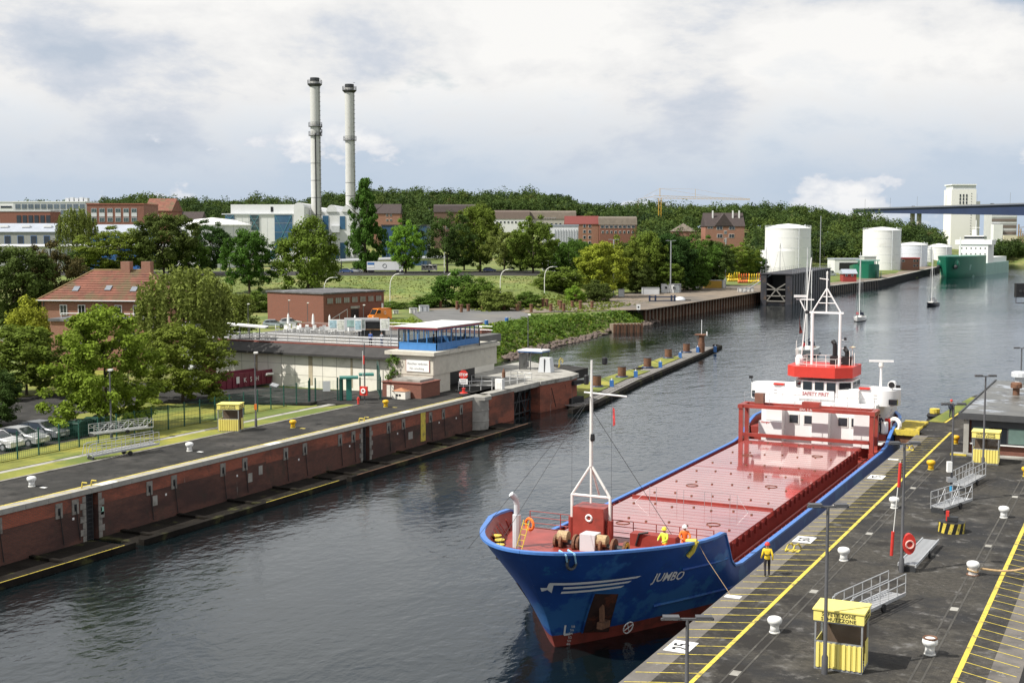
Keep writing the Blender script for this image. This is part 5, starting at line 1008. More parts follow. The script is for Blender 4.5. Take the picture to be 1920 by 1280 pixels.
for k, (px, py, w) in enumerate(DOL):
    x, y = G(px, py, .3); v = -x * sy + y * cy; r = thing('dolphin', ['rusty mooring dolphin nearest the lock head', 'second rusty dolphin out from the lock head', 'third and middle rusty dolphin of the guide fender', 'fourth rusty dolphin of the guide fender', 'fifth rusty dolphin, next to the roofed one'][k], 'dolphin', (x, y, 0), 0, 'rusty dolphins on the guide fender')
    MB().lathe([(.62, -2), (.62, 1.95)], 18).build('pile', rust, r, smooth=True); MB().lathe([(.64, 1.953), (.64, 2.0), (.1, 2.03)], 18).build('cap', dark_steel, r); c = MB(); c.ring((0, 0, .45), .85, .16, n=14, m=5).build('collar', navy, r)
    bx_ = thing('fender_box', ['blue steel box beside the nearest dolphin', 'blue steel box beside the second dolphin', 'blue steel box beside the third dolphin', 'blue steel box beside the fourth dolphin', 'blue steel box beside the fifth dolphin'][k], 'box', (x + 1.6, y + 1.6, .25), .3, 'blue boxes on the guide fender'); MB().bb(-.28, .28, -.28, .28, 0, 1.0).build('case', blue_p, bx_); MB().tube((0, 0, 1), (0, 0, 1.25), .09, 6).build('knob', white_p, bx_)
    MB().tube((.5, .3, 1.8), (1.6, 1.6, .9), .03, 4).build('chain', dark_steel, r)
x, y = G(1315, 660, .3); r = thing('dolphin', 'tall end dolphin carrying a small roof, white panel and pole', 'dolphin', (x, y, 0)); MB().lathe([(.62, -2), (.62, 2.0)], 18).build('pile', rust, r, smooth=True); MB().lathe([(.55, 2.0), (.55, 3.3)], 12).build('upper_pile', rust, r); MB().box(-.1, 0, 3.5, 1.9, 1.6, .2).build('platform', rust, r)
o = part(r, 'white_panel', white_p, .9, -.5, 3.7, .08, 1.0, .75); o.rotation_euler = (0, R(0), R(25)); MB().tube((0, 0, 3.6), (0, 0, 6.2), .06, 6).build('pole', white_p, r); MB().tube((-.7, 0, 2.2), (-.9, 0, 3.4), .05, 5).build('strut', rust, r)
bx_ = thing('fender_box', 'blue steel box at the very tip of the guide fender', 'box', (x + 1.9, y + 2.2, .25), .3, 'blue boxes on the guide fender'); MB().bb(-.28, .28, -.28, .28, 0, 1.0).build('case', blue_p, bx_); MB().tube((0, 0, 1), (0, 0, 1.25), .09, 6).build('knob', white_p, bx_)
# ------------------------------------------------------------------ people
skin = M('skin', (.5, .3, .22), .6)
def person(label, loc, rz, jacket, trousers, head=None, pose='stand', group=None, name='person', vest=None, sc=1.0):
    """body as one skinned mesh facing -y, split in clothing colours by region; head gear as child"""
    r = thing(name, label, 'person', loc, rz, group); r.scale = (sc, sc, sc)
    J = {'pel': (0, 0, .95), 'w': (0, .01, 1.12), 'ch': (0, 0, 1.34), 'nk': (0, 0, 1.48), 'hd': (0, -.02, 1.58), 'ht': (0, -.01, 1.72), 'sl': (-.19, 0, 1.41), 'sr': (.19, 0, 1.41), 'hl': (-.1, 0, .92), 'hr': (.1, 0, .92)}
    if pose == 'walk': J.update(el=(-.27, .1, 1.15), wl=(-.28, .03, .92), fl=(-.28, 0, .84), er=(.26, .05, 1.15), wr=(.29, -.12, .95), fr=(.29, -.16, .88), kl=(-.11, -.12, .5), al=(-.11, -.02, .09), tl=(-.11, -.17, .05), kr=(.11, .02, .5), ar=(.11, .18, .1), tr=(.11, .06, .05))
    elif pose == 'work': J.update(el=(-.3, -.12, 1.18), wl=(-.17, -.34, 1.1), fl=(-.12, -.42, 1.1), er=(.3, -.12, 1.18), wr=(.17, -.34, 1.08), fr=(.12, -.42, 1.06), kl=(-.12, -.03, .5), al=(-.13, .03, .09), tl=(-.14, -.13, .05), kr=(.12, -.03, .5), ar=(.13, .03, .09), tr=(.14, -.13, .05))
    elif pose == 'sit': J.update(pel=(0, 0, .55), w=(0, .02, .72), ch=(0, .02, .94), nk=(0, .01, 1.08), hd=(0, -.02, 1.18), ht=(0, -.01, 1.32), sl=(-.19, 0, 1.01), sr=(.19, 0, 1.01), hl=(-.1, 0, .53), hr=(.1, 0, .53), el=(-.27, -.05, .78), wl=(-.2, -.27, .72), fl=(-.17, -.34, .72), er=(.27, -.05, .78), wr=(.2, -.27, .72), fr=(.17, -.34, .72), kl=(-.13, -.42, .55), al=(-.13, -.42, .1), tl=(-.13, -.58, .06), kr=(.13, -.42, .55), ar=(.13, -.42, .1), tr=(.13, -.58, .06))
    else: J.update(el=(-.26, .03, 1.14), wl=(-.26, -.04, .9), fl=(-.25, -.07, .82), er=(.26, .03, 1.14), wr=(.25, -.08, .92), fr=(.24, -.13, .84), kl=(-.11, -.02, .5), al=(-.12, .03, .09), tl=(-.13, -.13, .05), kr=(.11, -.02, .5), ar=(.12, .03, .09), tr=(.13, -.13, .05))
    RAD = {'pel': .16, 'w': .145, 'ch': .17, 'nk': .06, 'hd': .092, 'ht': .085, 'sl': .085, 'sr': .085, 'hl': .105, 'hr': .105, 'el': .06, 'er': .06, 'wl': .045, 'wr': .045, 'fl': .045, 'fr': .045, 'kl': .075, 'kr': .075, 'al': .055, 'ar': .055, 'tl': .05, 'tr': .05}
    E_ = [('pel', 'w'), ('w', 'ch'), ('ch', 'nk'), ('nk', 'hd'), ('hd', 'ht'), ('ch', 'sl'), ('sl', 'el'), ('el', 'wl'), ('wl', 'fl'), ('ch', 'sr'), ('sr', 'er'), ('er', 'wr'), ('wr', 'fr'), ('pel', 'hl'), ('hl', 'kl'), ('kl', 'al'), ('al', 'tl'), ('pel', 'hr'), ('hr', 'kr'), ('kr', 'ar'), ('ar', 'tr')]
    ks = list(J); me = bpy.data.meshes.new('body'); me.from_pydata([J[k] for k in ks], [(ks.index(a), ks.index(b)) for a, b in E_], []); o = bpy.data.objects.new('body', me); COL.objects.link(o)
    md = o.modifiers.new('skin', 'SKIN'); md.use_smooth_shade = True
    for i, k in enumerate(ks): sv = me.skin_vertices[0].data[i]; sv.radius = (RAD[k], RAD[k] * (.72 if k in ('pel', 'w', 'ch') else 1)); sv.use_root = k == 'pel'
    o.modifiers.new('sub', 'SUBSURF').levels = 1
    ev = o.evaluated_get(bpy.context.evaluated_depsgraph_get()); nm = bpy.data.meshes.new_from_object(ev); bpy.data.objects.remove(o)
    nm.materials.clear()
    for m_ in (jacket, trousers, skin, rubber): nm.materials.append(m_)
    hands = [Vector(J['fl']), Vector(J['fr'])]; hz_ = J['pel'][2]; nz = J['nk'][2]
    for p in nm.polygons:
        c = p.center; i = 0
        if c.z > nz + .0: i = 2
        elif min((c - h).length for h in hands) < .09: i = 2
        elif pose == 'sit' and (c.z < hz_ + .03 or c.y < -.36) and min((c - h).length for h in hands) > .1: i = 1
        elif pose != 'sit' and c.z < hz_ - .02 and abs(c.x) < .215: i = 1
        if c.z < .13: i = 3
        p.material_index = i
    nm.polygons.foreach_set('use_smooth', [True] * len(nm.polygons)); obj('body', nm, None, r)
    h = J['ht']
    if head is not None: MB().lathe([(.135, h[2] - .06), (.128, h[2] - .0), (.1, h[2] + .07), (.05, h[2] + .1), (.005, h[2] + .105)], 12, (0, h[1] - .005, 0)).lathe([(.16, h[2] - .06), (.16, h[2] - .045), (.12, h[2] - .04)], 12, (0, h[1] - .02, 0)).build('helmet', head, r, smooth=True)
    else: MB().lathe([(.104, h[2] - .08), (.106, h[2] - .02), (.08, h[2] + .05), (.005, h[2] + .08)], 12, (0, h[1] + .015, 0)).build('hair', M('dark_hair', (.04, .028, .02), .8), r, smooth=True)
    if vest is not None:
        z0 = J['ch'][2]; MB().tube((-.11, -.145, z0 - .2), (-.1, -.12, z0 + .1), .04, 6).tube((.11, -.145, z0 - .2), (.1, -.12, z0 + .1), .04, 6).tube((-.13, -.13, z0 - .18), (.13, -.13, z0 - .18), .03, 6).ring((0, 0, z0 - .17), .17, .025, n=14, m=5).build('lifejacket', vest, r)
    return r
navyc = M('navy_cloth', (.02, .025, .045), .85); jeans = M('jeans', (.06, .09, .16), .85); hv_or = M('orange_hivis', (.85, .19, .03), .7); hv_ye = M('lime_hivis', (.55, .68, .06), .7); ylw = M('yellow_oilskin', (.78, .55, .03), .6); redc = M('red_cloth', (.5, .03, .04), .8); greyc = M('grey_cloth', (.25, .26, .28), .85); bluec = M('blue_cloth', (.05, .1, .3), .85); blackc = M('black_cloth', (.02, .02, .022), .85)
# ------------------------------------------------------------------ house with red roof (left)
hs = thing('red_roof_house', 'brick house with hipped red tile roof, chimneys and skylights behind the left trees', 'house', (*D(80, 640, 186)[:2], 3.6), YAW - R(8)); k = 178 / F
Wd, Dp, He, Hr = 19.5, 11, 8.6, 4.2
MB().bb(0, Wd, 0, Dp, -1, He).build('wall', redbrick, hs); e = .5; ins = 5.5
roof_f = MB().add([(-e, -e, He), (Wd + e, -e, He), (Wd + e, Dp + e, He), (-e, Dp + e, He), (ins, Dp / 2, He + Hr), (Wd - ins, Dp / 2, He + Hr)], [(0, 1, 5, 4), (1, 2, 5), (2, 3, 4, 5), (3, 0, 4), (3, 2, 1, 0)]).build('roof', redtile, hs)
for j in range(1, 13):
    t = j / 13; z = He + Hr * t; y_ = -e + (Dp / 2 + e) * t; x0 = -e + (ins + e) * t; x1 = Wd + e - (ins + e) * t
    MB().beam((x0, y_ - .02, z + .03), (x1, y_ - .02, z + .03), .1, .07).build('tile_course', redtile, roof_f); MB().beam((x0 - .01, y_, z + .03), (x0 - .01, Dp - y_, z + .03), .1, .07).build('tile_course', redtile, roof_f)
ridge = M('mossy_ridge', (.22, .15, .07), .85, var=.3)
MB().tube((ins, Dp / 2, He + Hr), (Wd - ins, Dp / 2, He + Hr), .16, 6).build('ridge', ridge, roof_f); MB().tube((-e, -e, He), (ins, Dp / 2, He + Hr), .14, 6).build('hip_tile', ridge, roof_f); MB().tube((Wd + e, -e, He), (Wd - ins, Dp / 2, He + Hr), .14, 6).build('hip_tile', ridge, roof_f)
for xx in (10, 13.2): ch = MB().bb(xx, xx + 1.4, Dp / 2 - .6, Dp / 2 + .6, He + 3.2, He + Hr + 1.3).build('chimney', redbrick, roof_f); 
for xx, yy in ((4.6, 1.6), (9.5, 1.8), (13.5, 1.6)):
    o = MB().box(0, 0, 0, .9, 1.1, .1).build('skylight', M('skylight_glass', (.2, .22, .25), .2), roof_f, (xx, yy, He + Hr * (yy + e) / (Dp / 2 + e) + .12)); o.rotation_euler = (math.atan2(Hr, Dp / 2 + e), 0, 0)
for xx in (3.4, 6.2, 9, 11.8, 14.6): win(hs, xx, 7.2, 1.1, 1.5, frame=winf, bars=2); win(hs, xx, 3.4, 1.1, 1.6, frame=winf, bars=2)
MB().tube((-.55, -.55, He - .05), (Wd + .5, -.55, He - .05), .08, 6).build('gutter', clad2, hs); MB().tube((.4, -.15, 0), (.4, -.15, He), .06, 6).build('downpipe', dark_steel, hs)
ax = thing('flat_roof_annex', 'flat roofed brick annex with railing in front of the red roofed house', 'building', (*D(96, 640, 170)[:2], 3.6), YAW - R(8)); MB().bb(0, 13.2, 0, 6, -1, 6.6).build('wall', redbrick, ax); MB().bb(-.25, 13.4, -.25, 6.2, 6.603, 6.95).build('roof', felt, ax)
MB().bb(13.25, 14.2, .2, 3, -1, 6.4).build('pillar', conc, ax); part(ax, 'glass_door', glass_d, 11.2, -.04, 3.4, 1.8, .1, 3.6); part(ax, 'window', winf, 4.9, -.05, 3.6, 1.5, .12, 2.6); part(ax, 'pane', glass_d, 4.9, -.13, 3.6, 1.2, .06, 2.2)
MB().tube((1, 1, 7.6), (13, 1, 7.6), .05).tube((1, 1, 7), (1, 1, 7.6), .04).tube((7, 1, 7), (7, 1, 7.6), .04).tube((13, 1, 7), (13, 1, 7.6), .04).tube((4, 1.5, 7), (5.4, 1.2, 7.9), .12).build('roof_rail', white_p, ax)
sgn_ = thing('sign_board', 'white sign board with red mark cut by the left edge', 'sign', (*D(2, 640, 150)[:2], 3.6), YAW); part(sgn_, 'board', white_p, -.7, 0, 5.3, 2.6, .12, 1.6); part(sgn_, 'post', grey_steel, .3, .1, 2.4, .12, .1, 4.8); MB().ring((.0, -.08, 5.3), .28, .07, (0, 1, 0), n=12, m=4).build('mark', red_p, sgn_)
# ------------------------------------------------------------------ terrace and gate house with observation pavilion
ZT = 8.5
te = thing('terrace', 'raised viewing terrace on a pale concrete wall with dark sloping roof edge', 'terrace', (0, 0, 0))
MB().bb(-104, -78.0, 125.0, 150, 2.5, 7.5).build('concrete_wall', conc_pale, te); MB().bb(-108, -78.0, 126.2, 152, 7.503, ZT).build('slab', yard_m, te)
MB().add([(-105, 124.2, 7.35), (-76.5, 124.2, 7.35), (-76.5, 126.2, ZT - .1), (-105, 126.2, ZT - .1), (-105, 124.2, 7.6), (-76.5, 124.2, 7.6), (-76.5, 126.19, ZT + .03), (-105, 126.19, ZT + .03)], [(0, 1, 5, 4), (4, 5, 6, 7), (1, 2, 6, 5), (0, 4, 7, 3), (0, 3, 2, 1)]).build('roof_edge', M('dark_roof_felt', (.045, .043, .042), .85, var=.25, sc=.6), te)
MB().bb(-108, -76.5, 126.2, 126.5, ZT + .003, ZT + .2).build('kerb', M('rust_red_kerb', (.2, .06, .045), .8), te)
jm = M('joint_grey', (.35, .33, .29), .9)  # panel joints: thin strips in a darker grey than the wall concrete
for k in range(13): MB().bb(-102 + k * 2, -101.95 + k * 2, 124.985, 125.0, 3.6, 7.4).build('panel_joint', jm, te)
for z in (4.9, 6.2): MB().bb(-104, -78, 124.985, 124.999, z, z + .04).build('panel_joint', jm, te)
for a, b in ((-90, 1.), (-84, .5), (-98, .8)): MB().bb(a, a + .6 * b, 124.97, 124.984, 3.8, 7.3).build('stain', M('wall_stain', (.42, .36, .26), .9, var=.3, sc=1), te)
rlm = MB()
for k in range(17): part(te, 'rail_post', grey_steel, -107 + k * 1.8, 126.9, ZT + .55, .06, .06, 1.1)
for z in (.35, .7, 1.1): MB().tube((-107, 126.9, ZT + z), (-78.2, 126.9, ZT + z), .03, 5).build('handrail', grey_steel, te)
for k in range(9): part(te, 'rail_post', grey_steel, -104 + k * 3, 149.5, ZT + .55, .06, .06, 1.1)
for z in (.6, 1.1): MB().tube((-104, 149.5, ZT + z), (-78, 149.5, ZT + z), .03, 5).build('handrail', grey_steel, te)
MB().bb(-108.2, -104.003, 125.5, 150, 2.5, 7.5).build('side_wall', darkbrick, te); MB().bb(-108.5, -106.6, 123.8, 125.5, 3.6, 10.8).build('stair_tower', clad2, te)
cA = D(424, 607, 162); cB = D(500, 613, 162); MB().beam(cA, cB, 2.6, .16).build('canopy', white_p, te)
for k in range(4): q4 = Vector(cA).lerp(Vector(cB), (k + .3) / 4); MB().beam((q4.x, q4.y, ZT), (q4.x, q4.y, q4.z - .1), .1, .1).build('canopy_post', grey_steel, te)
MB().bb(-110, -80, 150.2, 153, 3.5, 9.0).build('back_building', darkbrick, te)
# white chairs in the terrace cafe
chm = MB().bb(-.25, .25, -.25, .25, .42, .46).bb(-.25, .25, .22, .27, .46, .95).mesh('seat'); chm.materials.append(white_p); clg = MB().bb(-.025, .025, -.025, .025, 0, .42).mesh('leg'); clg.materials.append(white_p)
rng = random.Random(3)
for k in range(22):
    r = thing('garden_chair', 'white plastic garden chair in the crowd of chairs on the terrace', 'chair', (-106.5 + (k % 11) * 1.15 + rng.uniform(-.2, .2), 141 + (k // 11) * 2.2 + rng.uniform(-.3, .3), ZT), rng.uniform(0, 6.28), 'white chairs on the terrace'); obj('seat', chm, None, r)
    for a in (-.22, .22):
        for b in (-.22, .22): obj('leg', clg, None, r, (a, b, 0))
for k in range(4):
    r = thing('closed_parasol', ['folded white parasol at the left end of the chairs', 'second folded white parasol from the left', 'third folded white parasol above the chairs', 'rightmost folded white parasol above the chairs'][k], 'parasol', (-105.5 + k * 3.4, 142 + (k % 2), ZT), 0, 'folded parasols on the terrace'); MB().lathe([(.03, 0), (.03, 1.0), (.2, 1.05), (.13, 2.2), (.02, 2.5)], 8).build('canopy', white_p, r); MB().lathe([(.3, 0), (.3, .08)], 10).build('base', dark_steel, r)
# info boards
for k, (px, w, h, lb) in enumerate(((606, 1.5, 1.3, 'wide notice board at the left of the terrace boards'), (618, 1.0, 1.5, 'white display case beside the wide notice board'), (657, 1.1, 1.5, 'white display case in front of the dark kiosk'), (651, .9, 1.5, 'display case left of the kiosk'), (702, 1.2, 1.5, 'rightmost display case near the blue pavilion'))):
    x, y = G(px, 634 + (k % 2) * 2, ZT); r = thing('info_board', lb, 'board', (x, y + 2.5, ZT), YAW + (.0 if k != 2 else .4), 'info boards on the terrace'); part(r, 'panel', white_p, 0, 0, 1.6, w, .14, h); part(r, 'poster', M('poster_%d' % (k % 3), ((.35, .5, .55), (.6, .62, .55), (.4, .45, .4))[k % 3], .5, var=.5, sc=3), 0, -.08, 1.65, w * .8, .02, h * .75)
    for s_ in (-1, 1): part(r, 'leg', grey_steel, s_ * w * .38, 0, .43, .06, .06, .86)
x, y = G(630, 632, ZT); kb = thing('map_wall', 'long grey notice wall with green maps behind the boards', 'board', (x, y + 6, ZT), YAW); part(kb, 'panel', clad2, 0, 0, 1.3, 4.6, .14, 1.7)
for k in range(3): part(kb, 'map', M('map_%d' % k, ((.3, .45, .42), (.45, .55, .5), (.35, .4, .45))[k], .5, var=.4, sc=2), -1.4 + k * 1.4, -.09, 1.4, 1.1, .03, .9)
x, y = G(668, 634, ZT); ki = thing('kiosk', 'small dark kiosk between the display cases', 'kiosk', (x, y + 3.5, ZT), YAW); MB().bb(-1.7, 1.7, 0, 1.6, 0, 1.9).build('body', dark_steel, ki); MB().bb(-1.9, 1.9, -.4, 1.8, 1.903, 2.05).build('roof', felt, ki); part(ki, 'counter', M('wood', (.25, .15, .08)), 0, -.15, .9, 3.2, .3, .08)
# mesh gate on the terrace
mg = thing('mesh_gate', 'tall grey mesh security gate left of the blue pavilion', 'gate', (-79.6, 126.9, ZT), R(0))
for x_ in (0, 1.0, 2.0): part(mg, 'post', grey_steel, x_, 0, .6, .08, .08, 3.6)
mm = MB(); [mm.tube((k * .1, 0, -.9), (k * .1, 0, 2.3), .008, 4) for k in range(21)]; [mm.tube((0, 0, -.9 + k * .2), (2, 0, -.9 + k * .2), .008, 4) for k in range(17)]; mm.build('mesh', grey_steel, mg)
# gate house block
gh = thing('gate_house', 'weathered concrete gate house block carrying the blue pavilion', 'building')
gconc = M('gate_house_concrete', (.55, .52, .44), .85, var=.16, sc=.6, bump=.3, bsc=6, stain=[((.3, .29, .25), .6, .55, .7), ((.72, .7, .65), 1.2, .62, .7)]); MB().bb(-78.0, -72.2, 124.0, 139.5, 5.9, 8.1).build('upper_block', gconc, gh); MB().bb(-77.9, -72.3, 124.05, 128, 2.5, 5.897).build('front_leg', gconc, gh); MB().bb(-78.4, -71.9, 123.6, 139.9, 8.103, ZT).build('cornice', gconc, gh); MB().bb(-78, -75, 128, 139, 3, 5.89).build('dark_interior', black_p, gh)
part(gh, 'parapet', conc, -72.1, 134.5, ZT + .12, .3, 9.5, .24)
MB().bb(-71.6, -69.6, 127.9, 128.05, 3.8, 3.85).build('sill', conc, gh)
ns = thing('warning_sign', 'white board reading Rauchen verboten No smoking on the concrete block', 'sign', (-74.2, 123.98, 6.9)); part(ns, 'board', white_p, 0, -.04, 0, 3.0, .08, 1.3)
grey_t = M('grey_lettering', (.13, .13, .13), .7); sign_text(ns, 'Rauchen verboten', .38, grey_t, (0, -.085, .12), space=.95); sign_text(ns, 'No smoking', .38, grey_t, (-.1, -.085, -.42), space=1.0)
for a in (-1.52, 1.52): part(ns, 'frame', M('sign_red', (.4, .12, .1)), a, -.05, 0, .05, .08, 1.3)
ivy = LM['mid']; rng2 = np.random.default_rng(6); C_ = np.stack([rng2.uniform(-78.2, -76.8, 30), np.full(30, 123.85), rng2.uniform(4.2, 8, 30)], 1); vn = thing('ivy', 'green climbing plant in the corner beside the warning sign', 'plant', (0, 0, 0)); obj('foliage', quads_mesh('ivy', leaves(C_, np.full(30, .45), 26, .22, rng2), ivy), None, vn)
# pavilion
pv = thing('pavilion', 'blue framed glass observation pavilion with flat white roof', 'pavilion', (-77.7, 125.6, ZT)); PW, PD, PH = 5.0, 10.2, 2.45
pblue = M('pavilion_blue', (.06, .2, .47), .45, var=.06); clear = bpy.data.materials.new('pane_glass'); clear.use_nodes = True; n_ = clear.node_tree.nodes; l_ = clear.node_tree.links; n_.clear()
o_ = n_.new('ShaderNodeOutputMaterial'); g_ = n_.new('ShaderNodeBsdfGlossy'); g_.inputs['Roughness'].default_value = .03; t_ = n_.new('ShaderNodeBsdfTransparent'); t_.inputs[0].default_value = (.94, .96, .96, 1); f_ = n_.new('ShaderNodeLayerWeight'); f_.inputs[0].default_value = .5; q_ = n_.new('ShaderNodeMath'); q_.operation = 'POWER'; q_.inputs[1].default_value = 5.; l_.new(f_.outputs['Facing'], q_.inputs[0]); q2_ = n_.new('ShaderNodeMath'); q2_.operation = 'ADD'; q2_.inputs[1].default_value = .05; l_.new(q_.outputs[0], q2_.inputs[0]); x_ = n_.new('ShaderNodeMixShader'); l_.new(q2_.outputs[0], x_.inputs[0]); l_.new(t_.outputs[0], x_.inputs[1]); l_.new(g_.outputs[0], x_.inputs[2]); l_.new(x_.outputs[0], o_.inputs[0])
def pav_side(a, b, n):
    a, b = Vector(a), Vector(b); d = (b - a) / n; rz = math.atan2(d.y, d.x); ln = d.length
    for k in range(n):
        c = a + d * (k + .5); part(pv, 'panel', pblue, c.x, c.y, .45, ln * .92, .08, .62, rz=rz); part(pv, 'pane', clear, c.x, c.y, 1.6, ln * .9, .03, 1.45, rz=rz)
    for k in range(n + 1): c = a + d * k; part(pv, 'mullion', pblue, c.x, c.y, PH / 2, .1, .1, PH)
    for z in (.08, .82, 2.38): m_ = (a + b) / 2; part(pv, 'rail', pblue, m_.x, m_.y, z, (b - a).length, .11, .12, rz=rz)
pav_side((0, 0, 0), (PW, 0, 0), 4); pav_side((PW, 0, 0), (PW, PD, 0), 9); pav_side((PW, PD, 0), (0, PD, 0), 4); pav_side((0, PD, 0), (0, 0, 0), 9)
MB().bb(-.35, PW + .35, -.4, PD + .4, PH + .003, PH + .2).build('fascia', M('dark_red_fascia', (.25, .03, .035), .5), pv); MB().bb(-.4, PW + .4, -.45, PD + .45, PH + .203, PH + .3).build('roof', white_p, pv)
person('visitor in dark clothes seen through the pavilion glass near its front corner', (-74.0, 127.2, ZT), R(100), blackc, blackc); person('visitor standing in the middle of the glass pavilion', (-73.4, 130.6, ZT), R(95), greyc, navyc); person('visitor at the far end of the glass pavilion', (-73.3, 133.4, ZT), R(90), navyc, navyc)
person('visitor in blue jacket leaning on the terrace railing', (-82.8, 126.2 + 1.3, ZT), R(10), bluec, blackc); person('visitor in pale grey top beside the one in blue', (-81.3, 127.6, ZT), R(-10), greyc, jeans)
# low brick plinth with hatch cover and stone hut
pb = thing('brick_plinth', 'low brick enclosure with concrete lid in front of the gate house', 'enclosure'); MB().bb(-76.3, -71.3, 119.8, 123.9, 3.7, 5.4).build('wall', darkbrick, pb); MB().bb(-76.4, -71.2, 119.7, 123.95, 5.403, 5.5).build('coping', M('brick_coping', (.2, .08, .06), .85), pb); MB().bb(-75.4, -71.8, 120.4, 123.4, 5.503, 5.75).build('lid', conc, pb); MB().bb(-75.7, -74.8, 119.74, 119.8, 3.8, 5.1).build('door', conc_pale, pb)
st_ = thing('stone_shelter', 'little pale stone housing with brown cap before the brick enclosure', 'housing', (-73.4, 119.0, 3.8)); MB().bb(-.85, .85, -.5, .6, 0, .85).build('body', conc_pale, st_); MB().add([(-.9, -.55, .853), (.9, -.55, .853), (.9, .65, .853), (-.9, .65, .853), (0, .05, 1.2)], [(0, 1, 4), (1, 2, 4), (2, 3, 4), (3, 0, 4), (3, 2, 1, 0)]).build('cap', M('terracotta', (.35, .16, .08)), st_)
for k in range(2): part(st_, 'vent', black_p, -.2 + k * .35, -.52, .45, .22, .06, .2)
# STOP sign, barrier and kit on the lock head
ss = thing('stop_sign', 'red STOP sign on a red bollard foot at the end of the quay road', 'sign', (-69.6, 126.3, 3.8), R(12)); MB().lathe([(.5, 0), (.45, .1), (.2, .14), (.17, .5), (.25, .55), (.2, .6)], 12).build('base', red_p, ss); MB().tube((0, 0, .5), (0, 0, 2.3), .05, 6).build('post', grey_steel, ss)
oc = [( .55 * math.cos(R(22.5 + 45 * i)), .55 * math.sin(R(22.5 + 45 * i))) for i in range(8)]; MB().add([(x_, -.04, 2.1 + z_) for x_, z_ in oc] + [(x_, -.0, 2.1 + z_) for x_, z_ in oc], [tuple(range(8)), tuple(range(15, 7, -1))] + [(i, 8 + i, 8 + (i + 1) % 8, (i + 1) % 8) for i in range(8)]).build('plate', red_p, ss); sign_text(ss, 'STOP', .42, white_p, (0, -.05, 1.97), bold=.012); part(ss, 'notice', white_p, 0, -.03, 1.32, 1.0, .04, .62)
for k in range(3): part(ss, 'notice_text', grey_t, 0, -.053, 1.48 - k * .16, .7, .006, .06)
br_ = thing('barrier_railing', 'white pipe railing around the gate opening behind the STOP sign', 'railing')
def pipe_fence(parent, pts, zs, mat=white_p, z0=3.82, every=1.5, r=.035):
    for a, b in zip(pts, pts[1:]):
        d = math.hypot(b[0] - a[0], b[1] - a[1]); n = max(1, round(d / every))
        for k in range(n + 1): t = k / n; MB().tube((lerp(a[0], b[0], t), lerp(a[1], b[1], t), z0), (lerp(a[0], b[0], t), lerp(a[1], b[1], t), z0 + zs[-1]), r, 5).build('post', mat, parent)
        for z in zs: MB().tube((*a, z0 + z), (*b, z0 + z), r, 5).build('rail', mat, parent)
pipe_fence(br_, [(-71.2, 128.0), (-68.0, 130.2)], (.55, 1.05)); pipe_fence(br_, [(-68.6, 134), (-67.4, 139.5), (-71, 141)], (.55, 1.05)); pipe_fence(br_, [(-73, 134.5), (-68.6, 134)], (.55, 1.05))
wb = thing('control_box', 'white control cabinet at the lock gate with red topped post', 'cabinet', (-67.6, 131.3, 3.82)); part(wb, 'case', white_p, 0, 0, .6, .9, .5, 1.2); part(wb, 'door', white_dirty, .05, -.26, .45, .5, .04, .7); MB().tube((.3, .5, 0), (.3, .5, 2.0), .12, 8).build('post', white_p, wb); MB().lathe([(.2, 1.3), (.22, 1.9), (.02, 2.4)], 8, (.3, .5, 0)).build('lamp', rust, wb)
shl = thing('waiting_shelter', 'small glass waiting shelter with white roof behind the gate house', 'shelter', (-75, 151.5, 3.83)); MB().bb(-.2, 3.4, -.2, 2.4, 2.5, 2.65).build('roof', white_p, shl); MB().bb(-.15, 3.35, -.15, 2.35, 2.36, 2.497).build('fascia', blue_p, shl)
for a, b in ((0, 0), (3.2, 0), (0, 2.2), (3.2, 2.2), (1.6, 0)): part(shl, 'post', lamp_grey, a, b, 1.18, .1, .1, 2.36)
part(shl, 'back_wall', conc, .02, 1.1, 1.1, .1, 2.0, 2.1)
tb = thing('tarpaulin_stack', 'grey covered box standing on the lock head', 'box', (-70.6, 150.5, 3.83)); MB().add([(-.9, -.6, 0), (.9, -.6, 0), (.9, .6, 0), (-.9, .6, 0), (-.7, -.5, 1.9), (.7, -.5, 1.9), (.7, .5, 1.9), (-.7, .5, 1.9)], [(3, 2, 1, 0), (4, 5, 6, 7), (0, 1, 5, 4), (1, 2, 6, 5), (2, 3, 7, 6), (3, 0, 4, 7)]).build('cover', clad2, tb); part(tb, 'strap', dark_steel, 0, -.6, .9, .12, .06, 1.7)
pp_ = thing('signal_post', 'dark post with red cabinet beside the waiting shelter', 'post', (-72.2, 152.5, 3.83)); MB().tube((0, 0, 0), (0, 0, 3.2), .07, 6).build('pole', dark_steel, pp_); part(pp_, 'box', rust, .0, -.1, 1.2, .6, .4, 1.0)
for k, (x_, y_) in enumerate(((-69.2, 157.2), (-68.6, 155.6))): lh = thing('ladder_hoop', ['left of two yellow ladder hoops at the tip', 'right of two yellow ladder hoops at the tip'][k], 'handrail', (x_ - 3, y_ + 1, 3.83), 0, 'yellow ladder hoops'); MB().path([(0, 0, 0), (0, 0, .9), (.15, 0, 1.1), (.35, 0, 1.1), (.5, 0, .9), (.5, 0, .5)], .04, 5).build('hoop', yel_line, lh); part(lh, 'foot', yel_line, 0, 0, .01, .2, .2, .02)
